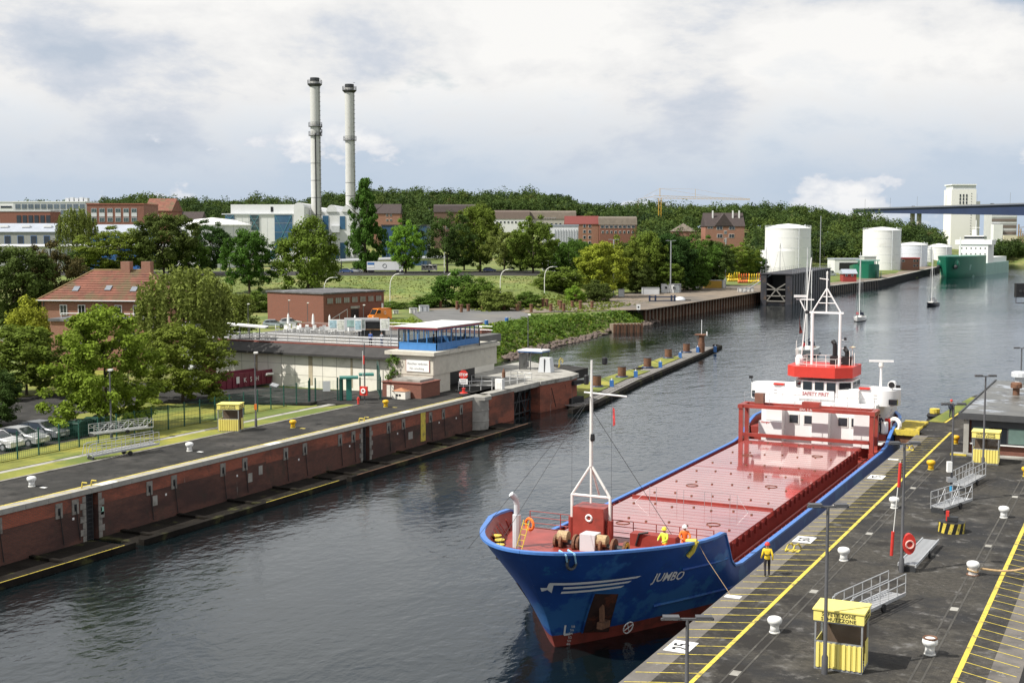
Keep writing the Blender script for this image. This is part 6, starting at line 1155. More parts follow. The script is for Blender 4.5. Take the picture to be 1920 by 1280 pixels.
# lamps on the left bank
post_lamp('lamp_post', 'lamp post on the lawn above the aluminium gangway', 209, 692, 822, 3.82, .09, .5, lamp_grey, 'lamp posts along the lock'); lp2 = post_lamp('lamp_post', 'lamp post with orange box right of the left booth', 480, 660, 800, 3.82, .08, .5, lamp_grey, 'lamp posts along the lock'); part(lp2, 'call_box', orange_p, .02, -.15, 1.9, .22, .2, .5)
post_lamp('lamp_post', 'thin lamp post rising behind the tip of the lock head', 990, 590, 688, 3.83, .07, 1.2, lamp_grey, 'lamp posts along the lock'); post_lamp('lamp_post', 'short lamp post on the gate house roof', 899, 613, 648, ZT, .05, .8, lamp_grey, 'lamp posts along the lock')
# lifebuoy post
lb_ = thing('lifebuoy_station', 'red lifebuoy case on a tall post beside the green gate', 'lifebuoy', (*G(683, 756, 3.8), 3.8), R(8)); MB().tube((0, .12, 0), (0, .12, 6.4), .06, 8).build('post', lamp_grey, lb_); MB().box(0, -.08, 1.35, .85, .25, .95).build('case', red_p, lb_); MB().ring((0, -.23, 1.35), .2, .09, (0, 1, 0), n=16, m=6).build('ring', white_p, lb_); MB().tube((0, .0, 4.2), (0, 0, 5.1), .09, 8).build('pole_sleeve', red_p, lb_)
MB().tube((-.18, .1, .8), (-.18, .1, 5.6), .025, 4).build('rescue_pole', white_p, lb_)
hy = thing('hydrant', 'small red hydrant on the grass by the lifebuoy', 'hydrant', (*G(672, 757, 3.8), 3.8)); MB().lathe([(.14, 0), (.12, .1), (.1, .5), (.15, .55), (.12, .7), (.02, .75)], 10).build('barrel', red_p, hy); MB().tube((-.2, 0, .48), (.2, 0, .48), .06, 6).build('outlet', red_p, hy)
# ------------------------------------------------------------------ green fence
fn = thing('mesh_fence', 'green wire mesh fence on tall posts along the lawn', 'fence'); FX = -81.1
fmesh = MB()
for k in range(34):
    Y = 40 + k * 2.2; part(fn, 'post', green_f, FX, Y, 4.9, .09, .09, 2.3)
fpts = [(FX, 40), (FX, 112.6)]
wm_ = MB()
for k in range(360): wm_.bb(FX - .006, FX + .006, 40 + k * .2, 40.012 + k * .2, 3.85, 5.95)
for k in range(6): wm_.bb(FX - .01, FX + .01, 40, 112.6, 3.9 + k * .4, 3.92 + k * .4)
tag(wm_.build('wire_mesh', green_f, fn), kind='stuff')
gt = thing('green_gate', 'green turnstile gate with two canopies at the end of the fence', 'gate', (FX, 112.8, 3.8), R(35))
for x_ in (0, .6, 3.0, 3.5, 5.4, 7.6): part(gt, 'post', green_f, x_, 0, 1.25, .16, .16, 2.5)
gl_ = MB(); [gl_.bb(.6 + k * .15, .62 + k * .15, -.01, .01, .1, 2.2) for k in range(16)]; tag(gl_.build('bars', green_f, gt), kind='stuff')
part(gt, 'panel', clad2, 1.8, -.06, 1.6, .8, .04, 1.1)
tq = M('teal_canopy', (.03, .17, .14), .5); MB().bb(3.2, 5.2, -.8, .8, 2.4, 2.6).build('canopy', tq, gt); MB().bb(5.3, 6.9, -.3, 1.2, 2.65, 2.85).build('canopy', tq, gt); part(gt, 'turnstile', tq, 4.2, 0, 1.2, .6, .6, 2.3); part(gt, 'turnstile', green_f, 3.3, 0, 1.2, .3, .8, 2.3)
MB().path([(7.6, 0, 2.5), (7.6, 6, 3.4), (7.6, 9, 3.4)], .04, 5).path([(7.6, 0, 0.2), (7.6, 9, .2)], .04, 5).build('side_rail', green_f, gt)
for k in range(4): part(gt, 'side_post', green_f, 7.6, 2 + k * 2.3, 1.5, .08, .08, 3.2)
# skip
sk = thing('skip_container', 'dark red open skip full of scrap marked KSH', 'skip', (-96.3, 117, 3.75), R(84)); mar = M('maroon_paint', (.17, .025, .045), .5, var=.2)
m = MB(); m.add([(0, 0, 0), (8, 0, 0), (8, 2.3, 0), (0, 2.3, 0), (-.9, -.1, 1.7), (8.5, -.1, 1.7), (8.5, 2.4, 1.7), (-.9, 2.4, 1.7), (-.8, 0, 1.7), (8.4, 0, 1.7), (8.4, 2.3, 1.7), (-.8, 2.3, 1.7), (.1, .1, .9), (7.9, .1, .9), (7.9, 2.2, .9), (.1, 2.2, .9)], [(3, 2, 1, 0), (0, 1, 5, 4), (1, 2, 6, 5), (2, 3, 7, 6), (3, 0, 4, 7), (4, 5, 9, 8), (5, 6, 10, 9), (6, 7, 11, 10), (7, 4, 8, 11), (8, 9, 13, 12), (9, 10, 14, 13), (10, 11, 15, 14), (11, 8, 12, 15), (12, 13, 14, 15)]); m.build('body', mar, sk)
for k in range(9): part(sk, 'rib', mar, .5 + k * .95, -.08, .85, .1, .1, 1.6)
sign_text(sk, 'K S H', .8, white_dirty, (4.4, -.16, .55), space=1.4); part(sk, 'label', white_dirty, 2.2, -.15, .9, .5, .02, .8)
for k in range(7): o = part(sk, 'scrap', (white_dirty, conc_pale, grey_steel)[k % 3], 1 + k * 1.0, 1.1, 1.75, .9, .7, .25); o.rotation_euler = (R(20 * (k % 3) - 20), R(25 - 12 * (k % 4)), k)
# parked cars, bins
cars_l = 'cars parked behind the fence'
car('silver estate car furthest right, next to the green bins', (*G(80, 822, 3.74), 3.74), R(18) - R(10), (.2, .21, .23), cars_l); car('silver hatchback in the middle of the three parked cars', (*G(40, 834, 3.74), 3.74), R(10), (.4, .41, .41), cars_l); car('white car cut by the left edge of the view', (*G(-8, 842, 3.74), 3.74), R(10), (.68, .68, .67), cars_l)
dgreen = M('bin_green', (.012, .05, .035), .55)
for k in range(4):
    r = thing('wheelie_bin', ['leftmost of the dark green waste bins beside the cars', 'second dark green waste bin', 'third dark green waste bin', 'rightmost dark green waste bin by the maple trunk'][k], 'bin', (*G(143 + k * 16, 818 - k * 4, 3.75), 3.75), R(15), 'green waste bins'); MB().add([(-.5, -.4, .12), (.5, -.4, .12), (.5, .4, .12), (-.5, .4, .12), (-.62, -.5, 1.2), (.62, -.5, 1.2), (.62, .5, 1.2), (-.62, .5, 1.2)], [(3, 2, 1, 0), (4, 5, 6, 7), (0, 1, 5, 4), (1, 2, 6, 5), (2, 3, 7, 6), (3, 0, 4, 7)]).build('body', dgreen, r); MB().extr([(-.55, 1.203), (-.5, 1.32), (0, 1.42), (.5, 1.35), (.55, 1.203)], -.66, .66).build('lid', dgreen, r)
    for a in (-.45, .45): MB().tube((a - .04, -.3, .1), (a + .04, -.3, .1), .1, 8).build('wheel', rubber, r)
lt = thing('litter_bin', 'small round topped green litter bin on the lawn', 'bin', (*G(276, 793, 3.8), 3.8)); MB().lathe([(.25, 0), (.27, .1), (.28, .75), (.25, .92), (.12, 1.0)], 12).build('body', M('litter_green', (.02, .16, .09), .5), lt, smooth=True); part(lt, 'slot', black_p, 0, -.27, .72, .3, .06, .12)
# ------------------------------------------------------------------ bollards, booths, gangways, lamps of both quays
bprof = [(.36, 0), (.36, .05), (.33, .07), (.29, .3), (.31, .42), (.45, .52), (.49, .62), (.48, .72), (.40, .80), (.22, .845), (.02, .86)]
bmeshes = {}
def bollard(label, x, y, col, group, s=1.0):
    r = thing('bollard', label, 'bollard', (x, y, ZQ), 0, group)
    if col not in bmeshes:
        me = MB().lathe(bprof[2:], 20).mesh('head'); me.materials.append(white_p if col == 'white' else M('bollard_yellow', (.72, .42, .02), .45, var=.1)); me.polygons.foreach_set('use_smooth', [True] * len(me.polygons)); me2 = MB().lathe(bprof[:3], 20).mesh('base'); me2.materials.append(white_dirty if col == 'white' else yel_line); bmeshes[col] = (me, me2)
    for nm_, me in zip(('head', 'base'), bmeshes[col]): obj(nm_, me, None, r).scale = (s * .68, s * .68, s * .88)
    return r
LB = 'bollards on the left quay'; RB = 'bollards on the central quay'
for px, py, c, lb in ((63, 912, 'white', 'white bollard nearest the left edge of the left quay'), (353, 845, 'white', 'white bollard right of the aluminium gangway'), (565, 803, 'yellow', 'yellow bollard right of the left booth'), (728, 763, 'yellow', 'yellow bollard near the lifebuoy post')):
    x, y = G(px, py, ZQ); bollard(lb, -71.25, y, c, LB); part(wall, 'bollard_mark', white_line if c == 'white' else yel_line, -3.2, y + .1, ZQ + .006, .5, .3, .01)
for px, py, c, lb in ((1453, 1185, 'white', 'white bollard closest to the yellow booth on its left'), (1580, 1050, 'white', 'white bollard right of the man in yellow'), (1677, 952, 'white', 'white bollard below the gangway with black wheels'), (1745, 880, 'yellow', 'yellow bollard between the lamp posts'), (1797, 832, 'yellow', 'orange yellow bollard at the corner of the dark roofed building'),
    (1743, 1226, 'white', 'white bollard with rusty top nearest the bottom right'), (1824, 1077, 'white', 'white bollard holding the tan mooring rope'), (1882, 970, 'white', 'white bollard at the right beyond the rope'), (1925, 893, 'yellow', 'yellow bollard cut by the right edge')):
    x, y = G(px, py, ZQ); r = bollard(lb, -14.83 if px in (1453, 1580, 1677, 1745, 1797) else -8.06, y, c, RB)
    if px in (1743, 1824): MB().ring((0, 0, .02 if px == 1824 else .72), .29 if px == 1824 else .27, .05, n=16, m=5).build('rust_ring', rust, r)
# mooring rope
rp = thing('mooring_rope', 'tan mooring rope running from the bollard to the right edge', 'rope', (-8.06, 70.45, ZQ)); hemp = M('hemp_rope', (.42, .29, .15), .85, var=.3, sc=8)
a = Vector((.35, .1, .35)); b = Vector((3.75, 1.2, 1.0))
pts = [a.lerp(b, t / 8) - Vector((0, 0, .35 * math.sin(math.pi * t / 8))) for t in range(9)]
MB().path(pts, .045, 6).build('strand', hemp, rp); MB().path([p + Vector((.02, .07, .02)) for p in pts[:6]], .04, 6).build('strand', hemp, rp); MB().ring((0, 0, .25), .26, .05, (0.2, 0, 1), n=16, m=5).build('loop', hemp, rp)
# safety booths
byw = M('booth_yellow', (.84, .72, .2), .5, var=.04, sc=1.5, stain=((.66, .56, .2), 1.2, .64, .78))
def booth(label, loc, rz, group='yellow safety booths', door='right'):
    r = thing('safety_booth', label, 'booth', loc, rz, group); w, d = 1.95, 1.5
    for s_ in (-1, 1):
        for t_ in (0, 1): part(r, 'post', grey_steel, s_ * (w / 2 - .03), .03 + t_ * (d - .06), 1.2, .07, .07, 2.4)
    for k in range(9): a = -w / 2 + .07 + k * .213; MB().extr([(-.0, .1), (-.0, 1.15), (.03, 1.15), (.03, .1)], a, a + .2).build('corrugation', byw, r); MB().extr([(-.05, .1), (-.05, 1.15), (-.003, 1.15), (-.003, .1)], a + .03, a + .13).build('rib', byw, r)
    MB().bb(-w / 2 + .02, w / 2 - .02, .04, .06, .1, 1.15).build('front_panel', byw, r); MB().bb(-w / 2, -w / 2 + .03, .07, d, .1, 1.15).build('side_panel', byw, r); MB().bb(w / 2 - .03, w / 2, .8, d, .1, 1.15).build('side_panel', byw, r); MB().bb(w / 2 - .03, w / 2, .07, .16, .1, 1.15).build('side_panel', byw, r)
    MB().bb(-w / 2 + .08, w / 2 - .08, .02, .035, 1.2, 2.0).build('window', clear, r); MB().bb(-w / 2, -w / 2 + .02, .1, d - .1, 1.2, 2.0).build('window', clear, r)
    MB().bb(-w / 2 + .03, w / 2 - .03, d - .05, d - .02, .1, 2.0).build('back_wall', M('booth_brown_inside', (.2, .13, .09), .8), r); MB().bb(-w / 2 + .1, w / 2 - .4, d - .45, d - .06, .45, .5).build('bench', M('bench_wood', (.2, .1, .05), .7), r)
    for z in (1.17, 2.02): MB().bb(-w / 2, w / 2, -.01, .07, z - .03, z + .03).build('window_frame', grey_steel, r)
    MB().bb(-w / 2 - .05, w / 2 + .05, -.06, d + .05, 2.06, 2.5).build('fascia', byw, r); MB().bb(-w / 2 - .09, w / 2 + .09, -.1, d + .09, 2.503, 2.56).build('roof', byw, r)
    tm = M('booth_lettering', (.03, .03, .02), .7); sign_text(r, 'SAFETY ZONE', .205, tm, (0, -.066, 2.3), space=1.08, bold=.004); sign_text(r, 'SCHUTZZONE', .205, tm, (0, -.066, 2.1), space=1.08, bold=.004)
    for side, t1_ in ((1, 'SAFETY ZONE'),): o = sign_text(r, t1_, .17, tm, (w / 2 + .056, d / 2, 2.27)); o.rotation_euler = (R(90), 0, R(90)); o = sign_text(r, 'SCHUTZZONE', .17, tm, (w / 2 + .056, d / 2, 2.1)); o.rotation_euler = (R(90), 0, R(90))
    MB().bb(-w / 2, w / 2, 0, d, 0, .08).build('skid', grey_steel, r)
    return r
x, y = G(1527, 1252, ZQ); booth('large yellow safety booth in the foreground behind the lamp post', (x + .95, y + .05, ZQ), R(2)); x, y = G(1822, 868, ZQ); booth('yellow safety booth in front of the dark roofed building', (x + .98, y, ZQ), R(2)); x, y = G(412, 808, ZQ); booth('yellow safety booth on the lawn of the left quay', (x + 1.0, y, ZQ), R(22))
# aluminium gangways
alu = M('aluminium', (.56, .57, .58), .4, .5, var=.12, sc=3)
def gangway(label, loc, rz, L_=5.5, rails=True, tilt=0., truss=False, group='aluminium gangways', arch=False):
    r = thing('gangway', label, 'gangway', loc, rz, group); w = .45
    z0, z1 = .35, .35 + tilt
    for s_ in (-w, w): MB().beam((0, s_, z0), (L_, s_, z1), .07, .16).build('side_beam', alu, r)
    tr_ = MB().bb(-.06, .06, -w, w, 0, .05).mesh('tread'); tr_.materials.append(alu); n = int(L_ / .28)
    for k in range(n): obj('tread', tr_, None, r, (.15 + k * .28, 0, lerp(z0, z1, (k + .5) / n)))
    if rails:
        for s_ in (-w, w):
            n = int(L_ / .85)
            for k in range(n + 1): t = k / n; z = lerp(z0, z1, t); MB().tube((t * L_, s_, z), (t * L_, s_, z + 1.0), .025, 5).build('stanchion', alu, r)
            for q in (.55, 1.0): MB().tube((0, s_, z0 + q), (L_, s_, z1 + q), .025, 5).build('handrail', alu, r)
            if truss:
                for k in range(n): MB().tube((k / n * L_, s_, lerp(z0, z1, k / n) + (0 if k % 2 else 1)), ((k + 1) / n * L_, s_, lerp(z0, z1, (k + 1) / n) + (1 if k % 2 else 0)), .02, 5).build('diagonal', alu, r)
            if arch: MB().path([(-.4, s_, z0), (-.2, s_, z0 + .9), (.4, s_, z0 + 1.0)], .03, 5).build('end_hoop', alu, r)
    for s_ in (-w - .06, w + .06): MB().tube((L_ * .55, s_ - .05, .2), (L_ * .55, s_ + .05, .2), .2, 10).build('wheel', rubber, r)
    MB().tube((L_ * .55, -w, .2), (L_ * .55, w, .2), .04, 5).build('axle', dark_steel, r); part(r, 'foot', dark_steel, .1, 0, .14, .12, .9, .28)
    return r
def gpos(px, py): return (*G(px, py, ZQ), ZQ)
gangway('aluminium gangway right behind the foreground booth', (-12.3, 58.6, ZQ), R(75), 5.6, True, .0, arch=True)
gangway('flat railless aluminium gangway beside the lifebuoy lamp post', (-11.3, 69.5, ZQ), R(88), 6.6, False)
gangway('short trussed gangway on black wheels beside the striped base', (-12.04, 85.2, ZQ), R(73), 4.2, True, .0, truss=True)
gangway('upright railed gangway furthest back near the second booth', (-11.85, 93.4, ZQ), R(81), 5.2, True, .0)
gl1 = gangway('long aluminium gangway on a trolley on the left lawn edge', (*G(168, 862, ZQ), ZQ), R(73), 6.0, True, .3, arch=True); gangway('second aluminium truss stacked behind the trolley gangway', (*G(172, 838, ZQ), ZQ + .9), R(73), 5.6, True, 0., truss=True, group=None).scale = (1, 1, .75)
# lamps of the central quay
ql = 'twin headed lamp posts on the central quay'
for px, yt, yb, lb in ((1546, 938, 1262, 'twin headed lamp post in front of the foreground booth'), (1843, 703, 875, 'twin headed lamp post in front of the second booth'), (1783, 755, 940, 'twin headed lamp post with white box and blue sleeve')):
    r = post_lamp('quay_lamp', lb, px, yt, yb, ZQ, .085, .85, lamp_grey, ql, True)
    if px == 1783: part(r, 'switch_box', white_p, -.22, -.12, 2.4, .3, .3, .7); MB().tube((0, 0, .5), (0, 0, 1.1), .12, 10).build('sleeve', M('light_blue_plastic', (.05, .3, .55), .5), r); part(r, 'clamp', grey_steel, 0, 0, 1.5, .6, .4, .3)
r = post_lamp('quay_lamp', 'twin headed lamp post carrying a red lifebuoy case', 1690, 826, 1072, ZQ, .09, .85, lamp_grey, ql, True); MB().tube((.45, -.2, 1.25), (.45, .1, 1.25), .45, 18).build('lifebuoy_case', red_p, r).scale = (.75, 1, 1.25); MB().ring((.34, -.24, 1.55), .2, .05, (0, 1, 0), n=14, m=5).build('ring_mark', M('pale_red', (.7, .4, .35)), r)
MB().tube((-.55, 0, 1.1), (-.2, 0, 6.0), .025, 5).build('rescue_pole', white_dirty, r); MB().tube((-.55, 0, .9), (-.5, 0, 2.2), .085, 10).build('pole_sleeve', red_p, r); MB().tube((-.25, 0, 4.6), (-.2, 0, 5.9), .085, 10).build('pole_sleeve', red_p, r)
r = post_lamp('quay_lamp', 'twin headed lamp post cut by the bottom edge before the bow', 1287, 1152, 1330, ZQ, .085, 1.0, lamp_grey, ql, True)
post_lamp('quay_lamp', 'twin headed lamp post behind the dark roofed building', 1913, 652, 742, ZQ, .085, .9, lamp_grey, ql, True)
# striped base with winch
cp = thing('capstan', 'round base with black and yellow stripes and small red motor', 'capstan', (*G(1784, 996, ZQ), ZQ)); MB().lathe([(.78, .0), (.78, .62), (.7, .64), (.02, .66)], 28).build('drum', black_p, cp, smooth=True)
for k in range(11):
    a0 = k * 2 * math.pi / 11; m = MB(); vs = []
    for j in range(4): t = a0 + j * .09; vs += [(.786 * math.cos(t), .786 * math.sin(t), .0), (.786 * math.cos(t + .2), .786 * math.sin(t + .2), .62)]
    m.add(vs, [(2 * j, 2 * j + 2, 2 * j + 3, 2 * j + 1) for j in range(3)]); m.build('stripe', yel_line, cp)
part(cp, 'motor', red_p, -.25, 0, .95, .18, .18, .6); part(cp, 'gear_box', dark_steel, .05, 0, .8, .6, .4, .25)
# painted distance numbers, hook, plates
for Y, s_ in ((52.2, '25'), (74.2, '50'), (96, '75')):
    pl_ = thing('distance_plate', ['white painted distance plate nearest the bow on the quay edge', 'white painted distance plate beside the man in yellow on the quay edge', 'white painted distance plate abreast of the ship stern'][(52.2, 74.2, 96).index(Y)], 'road marking', (-17.95, Y, ZQ + .012), 0, None); part(pl_, 'plate', white_line, 0, 0, .004, 1.1, 1.6, .008); o = obj('lettering', text_mesh(s_, .95, .003, bold=.02), black_p, pl_, (.32, .05, .012), R(100))
for Y in (60.5, 84.5, 104): struct(MB().bb(-18.6, -17.8, Y, Y + .5, ZQ + .005, ZQ + .016).build('painted_bar', white_line))
hk = thing('ladder_hook', 'yellow ladder handles folded at the quay edge right of the man in yellow', 'handrail', (-18.2, 70.8, ZQ)); MB().path([(0, 0, .05), (0, .5, .3), (.1, 1.0, .3), (.2, 1.2, .05)], .05, 5).path([(.4, 0, .05), (.4, .5, .3), (.5, 1.0, .3), (.6, 1.2, .05)], .05, 5).build('handles', yel_line, hk); part(hk, 'plate', yel_line, .3, .5, .02, .8, .5, .04)
hk2 = dup(hk, (-18.2, 109, ZQ), 0, 'yellow ladder handles at the quay edge near the ship stern')
# yellow corrugated fender platform at the quay end
yf = thing('fender_platform', 'yellow ribbed fender platform at the far corner of the quay', 'fender', (-20.8, 119.8, 2.6)); MB().prism([(0, 0), (2, 0), (2.2, 6.5), (.9, 7.2), (0, 4.5)], 0, 1.1).build('body', rust, yf)
for k in range(10): MB().bb(-.1, 2.0, .1 + k * .62, .4 + k * .62, 1.103, 1.4).build('rib', yel_line, yf)
part(yf, 'front_beam', yel_line, 1.0, -.12, 1.1, 2.3, .25, .5)
for z in (.1, .7): MB().tube((-.35, .2, z), (-.35, 2.0, z), .3, 8).build('fender_roll', rubber, yf)
tp_ = thing('fender_post', 'stack of black tyres and yellow cap at the quay tip', 'fender', (-19.3, 133, 2.4)); [MB().ring((0, 0, z), .55, .25, n=14, m=6).build('tyre', rubber, tp_) for z in (.2, .7, 1.2)]; MB().lathe([(.5, 1.45), (.5, 1.9), (.1, 1.95)], 12).build('cap', yel_line, tp_)
mq = thing('mossy_edge', 'yellow edged mossy strip along the tip of the quay', 'kerb'); MB().prism([(-19.0, 127), (-17.7, 148), (-16.8, 148), (-17.6, 127)], ZQ + .004, ZQ + .05).build('moss', lawn_m, mq); MB().prism([(-17.55, 127), (-16.75, 148), (-16.6, 148), (-17.35, 127)], ZQ + .004, ZQ + .03).build('edge_line', yel_line, mq)
# dark roofed lock building at the right
lbm = thing('lock_building', 'single storey lock building with wet flat roof and dark windows at the right', 'building', (-13.5, 109.7, ZQ)); bf = M('dark_frame', (.06, .062, .066), .5)
MB().bb(0, 14, .2, 26, 0, 3.0).build('wall', darkbrick, lbm); roof_w = M('wet_roof_felt', (.13, .125, .11), .35, var=.25, sc=.5, stain=[((.32, .34, .37), .42, .53, .58), ((.07, .065, .06), .8, .55, .65)]); MB().bb(-.4, 14.4, -.4, 26.6, 3.003, 3.3).build('roof', roof_w, lbm); MB().bb(-.5, 14.5, -.5, -.403, 2.9, 3.42).build('fascia', bf, lbm); MB().bb(-.5, -.403, -.4, 26.6, 2.9, 3.42).build('fascia', bf, lbm)
part(lbm, 'pillar', conc, .12, .0, 1.45, .4, .5, 2.9); MB().bb(.5, 14, -.02, .19, .95, 2.85).build('window_band', bf, lbm)
for k in range(8): MB().bb(.65 + k * 1.35, 1.85 + k * 1.35, -.06, -.025, 1.05, 2.3).build('pane', M('green_blind', (.12, .18, .16), .2, var=.3, sc=.5) if k % 2 == 0 else glass_d, lbm); 
MB().bb(.4, 14, -.1, .19, .86, .947).build('sill', white_p, lbm); MB().bb(-.9, 14, -1.1, -.2, .0, .12).build('step', conc, lbm); MB().bb(-.95, .3, -1.2, -1.103, .0, .14).build('kerb_paint', yel_line, lbm)
for x_, y_, r_, c_ in ((2.5, 15, .5, rust), (2.0, 25, .9, clad2), (6, 9, .25, clad2), (7.5, 13, .3, dark_steel)): MB().lathe([(r_ * .6, 3.303), (r_ * .6, 3.9), (r_, 3.95), (r_, 4.35), (r_ * .8, 4.45)], 14, (x_, y_, 0)).build('roof_vent', c_, lbm)
# guide fender beyond, signal
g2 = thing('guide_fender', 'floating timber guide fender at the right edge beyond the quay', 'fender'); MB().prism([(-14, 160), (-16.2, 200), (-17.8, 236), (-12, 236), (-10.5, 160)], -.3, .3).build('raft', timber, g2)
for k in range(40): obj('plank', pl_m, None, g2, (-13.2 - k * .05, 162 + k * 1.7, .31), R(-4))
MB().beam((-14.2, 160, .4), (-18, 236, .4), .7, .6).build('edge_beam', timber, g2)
d2 = thing('dolphin', 'rusty dolphin with blue collar at the right edge', 'dolphin', (-11.8, 172, 0)); MB().lathe([(.62, -2), (.62, 2.2)], 18).build('pile', rust, d2, smooth=True); MB().ring((0, 0, .6), .85, .16, n=14, m=5).build('collar', blue_p, d2)
sg = thing('canal_signal', 'black signal light box on a bracket at the right edge', 'signal', (*D(1912, 556, 120)[:2], ZQ), YAW); sx = D(1912, 556, 120)[2] - ZQ
MB().tube((1.0, 0, 0), (1.0, 0, sx + 2.2), .12, 8).build('post', lamp_grey, sg); MB().bb(-.5, .6, -.4, .1, sx - .05, sx + 1.25).build('box', black_p, sg); [MB().tube((a, -.42, sx + .55), (a, -.5, sx + .55), .13, 10).build('lens', dark_steel, sg) for a in (-.12, .25)]; MB().beam((-.35, 0, sx - .6), (1.0, 0, sx - .6), .08, .08).beam((-.35, 0, sx - .6), (-.35, 0, sx - .05), .06, .06).build('bracket', lamp_grey, sg)
# people on the central quay
person('line handler in yellow oilskin jacket and red helmet walking on the quay edge', (*G(1438, 1079, ZQ), ZQ), R(200), ylw, M('dark_trousers', (.035, .03, .035), .85), red_p, 'walk', vest=blackc)
person('worker in dark overalls and red helmet near the quay end', (*G(1783, 783, ZQ), ZQ), R(160), navyc, navyc, red_p, 'stand')
# ------------------------------------------------------------------ cargo ship
XS, YB, LS, HB = -27.7, 56.0, 76.0, 6.75
ship = thing('cargo_ship', 'blue hulled coaster with red hatch covers and white wheelhouse moored at the central quay', 'ship', (XS, YB, 0))
hull_b = M('hull_blue', (.012, .062, .27), .4, var=.22, sc=.35, bump=.12, bsc=.9, stain=[((.03, .125, .34), .3, .53, .57), ((.01, .045, .19), .7, .58, .7), ((.02, .12, .3), 1.4, .62, .66), ((.16, .08, .05), 2.2, .7, .76)])
rail_b = M('rail_blue', (.07, .19, .5), .4, var=.05); hull_r = M('antifouling_red', (.2, .04, .03), .6, var=.25, sc=.6, stain=((.1, .03, .025), .8, .5, .65))
deck_r = M('deck_red', (.3, .055, .042), .35, var=.22, sc=.8, stain=((.17, .05, .04), .9, .56, .7)); hatch_r = M('hatch_red', (.34, .07, .065), .12, var=.12, sc=.5, spec=1.0, coat=1.0, stain=((.26, .045, .04), .35, .5, .7), bump=.05, bsc=1.3)
oxide = M('oxide_red', (.26, .04, .03), .5, var=.2, sc=1.2); shw = M('ship_white', (.8, .8, .79), .4, var=.04, sc=.8, stain=((.6, .5, .4), 1.2, .68, .8))
RAILZ = [(0, 6.05), (3, 5.75), (7, 5.4), (11.8, 5.2), (12.2, 5.1), (12.8, 4.2), (13.4, 3.3), (14.2, 2.85), (15.5, 2.65), (30, 2.55), (58, 2.6), (60.5, 2.8), (62, 3.4), (63.5, 3.9), (65, 4.2), (76, 4.5)]
def stem_y(z): return pw([(-2, 4.6), (0, 4.2), (2, 3.1), (4, 1.6), (6.1, 0)], z)
def hb(t, z):
    """half breadth at distance t aft of the stem, height z"""
    f = min(1, max(0, z / 5.6)); le = lerp(17, 9.2, f); p = lerp(.85, .5, f)
    b = HB * min(1, t / le) ** p
    if t > 66: b *= math.sqrt(max(.0, 1 - ((t - 66) / 10.6) ** 2)) if f > .2 else max(.3, 1 - (t - 66) / 14)
    return b
def hullp(t, z, sgn, off=0.):
    y = t + stem_y(z) * max(0, 1 - t / 14); e = .02
    b = hb(t, z); bx = (hb(t + e, z) - hb(max(0, t - e), z)) / (2 * e); n = math.hypot(1, bx)
    return (sgn * (b + off / n), y - off * bx / n, z)
TS = [0, .04, .12, .25, .5, .9, 1.4, 2, 2.8, 3.8, 5, 6.2, 7.5, 9, 10.5, 11.8, 12.2, 12.8, 13.4, 14.2, 15.5, 18, 22, 27, 33, 40, 48, 56, 58, 60.5, 62, 63.5, 65, 66, 68, 70, 72, 74, 75.4, 76.2, 76.55]
def hull_strip(za, zb, k, off=0., inner=False):
    m = MB()
    for sgn in (1, -1):
        vs = []
        for t in TS:
            z0 = za(t); z1 = zb(t)
            for j in range(k + 1): vs.append(hullp(t, lerp(z0, z1, j / k), sgn, off))
        fs = [(i * (k + 1) + j, (i + 1) * (k + 1) + j, (i + 1) * (k + 1) + j + 1, i * (k + 1) + j + 1) for i in range(len(TS) - 1) for j in range(k)]
        m.add(vs, fs if (sgn > 0) != inner else [f[::-1] for f in fs])
    return m
rz_ = lambda t: pw(RAILZ, t)
deck_z = lambda t: 4.25 if t < 12.0 else (1.35 if t < 62.5 else 3.5)
hull_strip(lambda t: .72, rz_, 9).build('hull_side', hull_b, ship, smooth=True); hull_strip(lambda t: -2, lambda t: .72, 4).build('hull_bottom', hull_r, ship, smooth=True)
hull_strip(deck_z, rz_, 4, -.16, True).build('inner_bulwark', deck_r, ship, smooth=True)
m = MB()
for sgn in (1, -1):
    vs = []
    for t in TS:
        z = rz_(t)
        for off, dz in ((.07, -.06), (.07, .07), (-.22, .07), (-.22, -.06)): p = hullp(t, z, sgn, off); vs.append((p[0], p[1], z + dz))
    fs = [(i * 4 + a, (i + 1) * 4 + a, (i + 1) * 4 + (a + 1) % 4, i * 4 + (a + 1) % 4) for i in range(len(TS) - 1) for a in range(4)]; m.add(vs, fs if sgn > 0 else [f[::-1] for f in fs])
m.build('rail_cap', rail_b, ship)
def deck(name, ta, tb, z, mat):
    ts = [t for t in TS if ta < t < tb]; ts = [ta] + ts + [tb]; a = [hullp(t, z, 1, -.1) for t in ts]; b = [hullp(t, z, -1, -.1) for t in ts]; n = len(ts); MB().add(a + b, [(i, i + 1, n + i + 1, n + i) for i in range(n - 1)]).build(name, mat, ship)
deck('forecastle_deck', .12, 12.1, 4.25, deck_r); deck('main_deck', 12.1, 62.6, 1.35, oxide); deck('poop_deck', 62.6, 76.2, 3.5, oxide)
MB().bb(-5.3, 5.3, 12.05, 12.2, 1.3, 4.25).build('forecastle_bulkhead', oxide, ship); MB().bb(-6.3, 6.3, 62.5, 62.65, 1.3, 3.5).build('poop_bulkhead', oxide, ship)
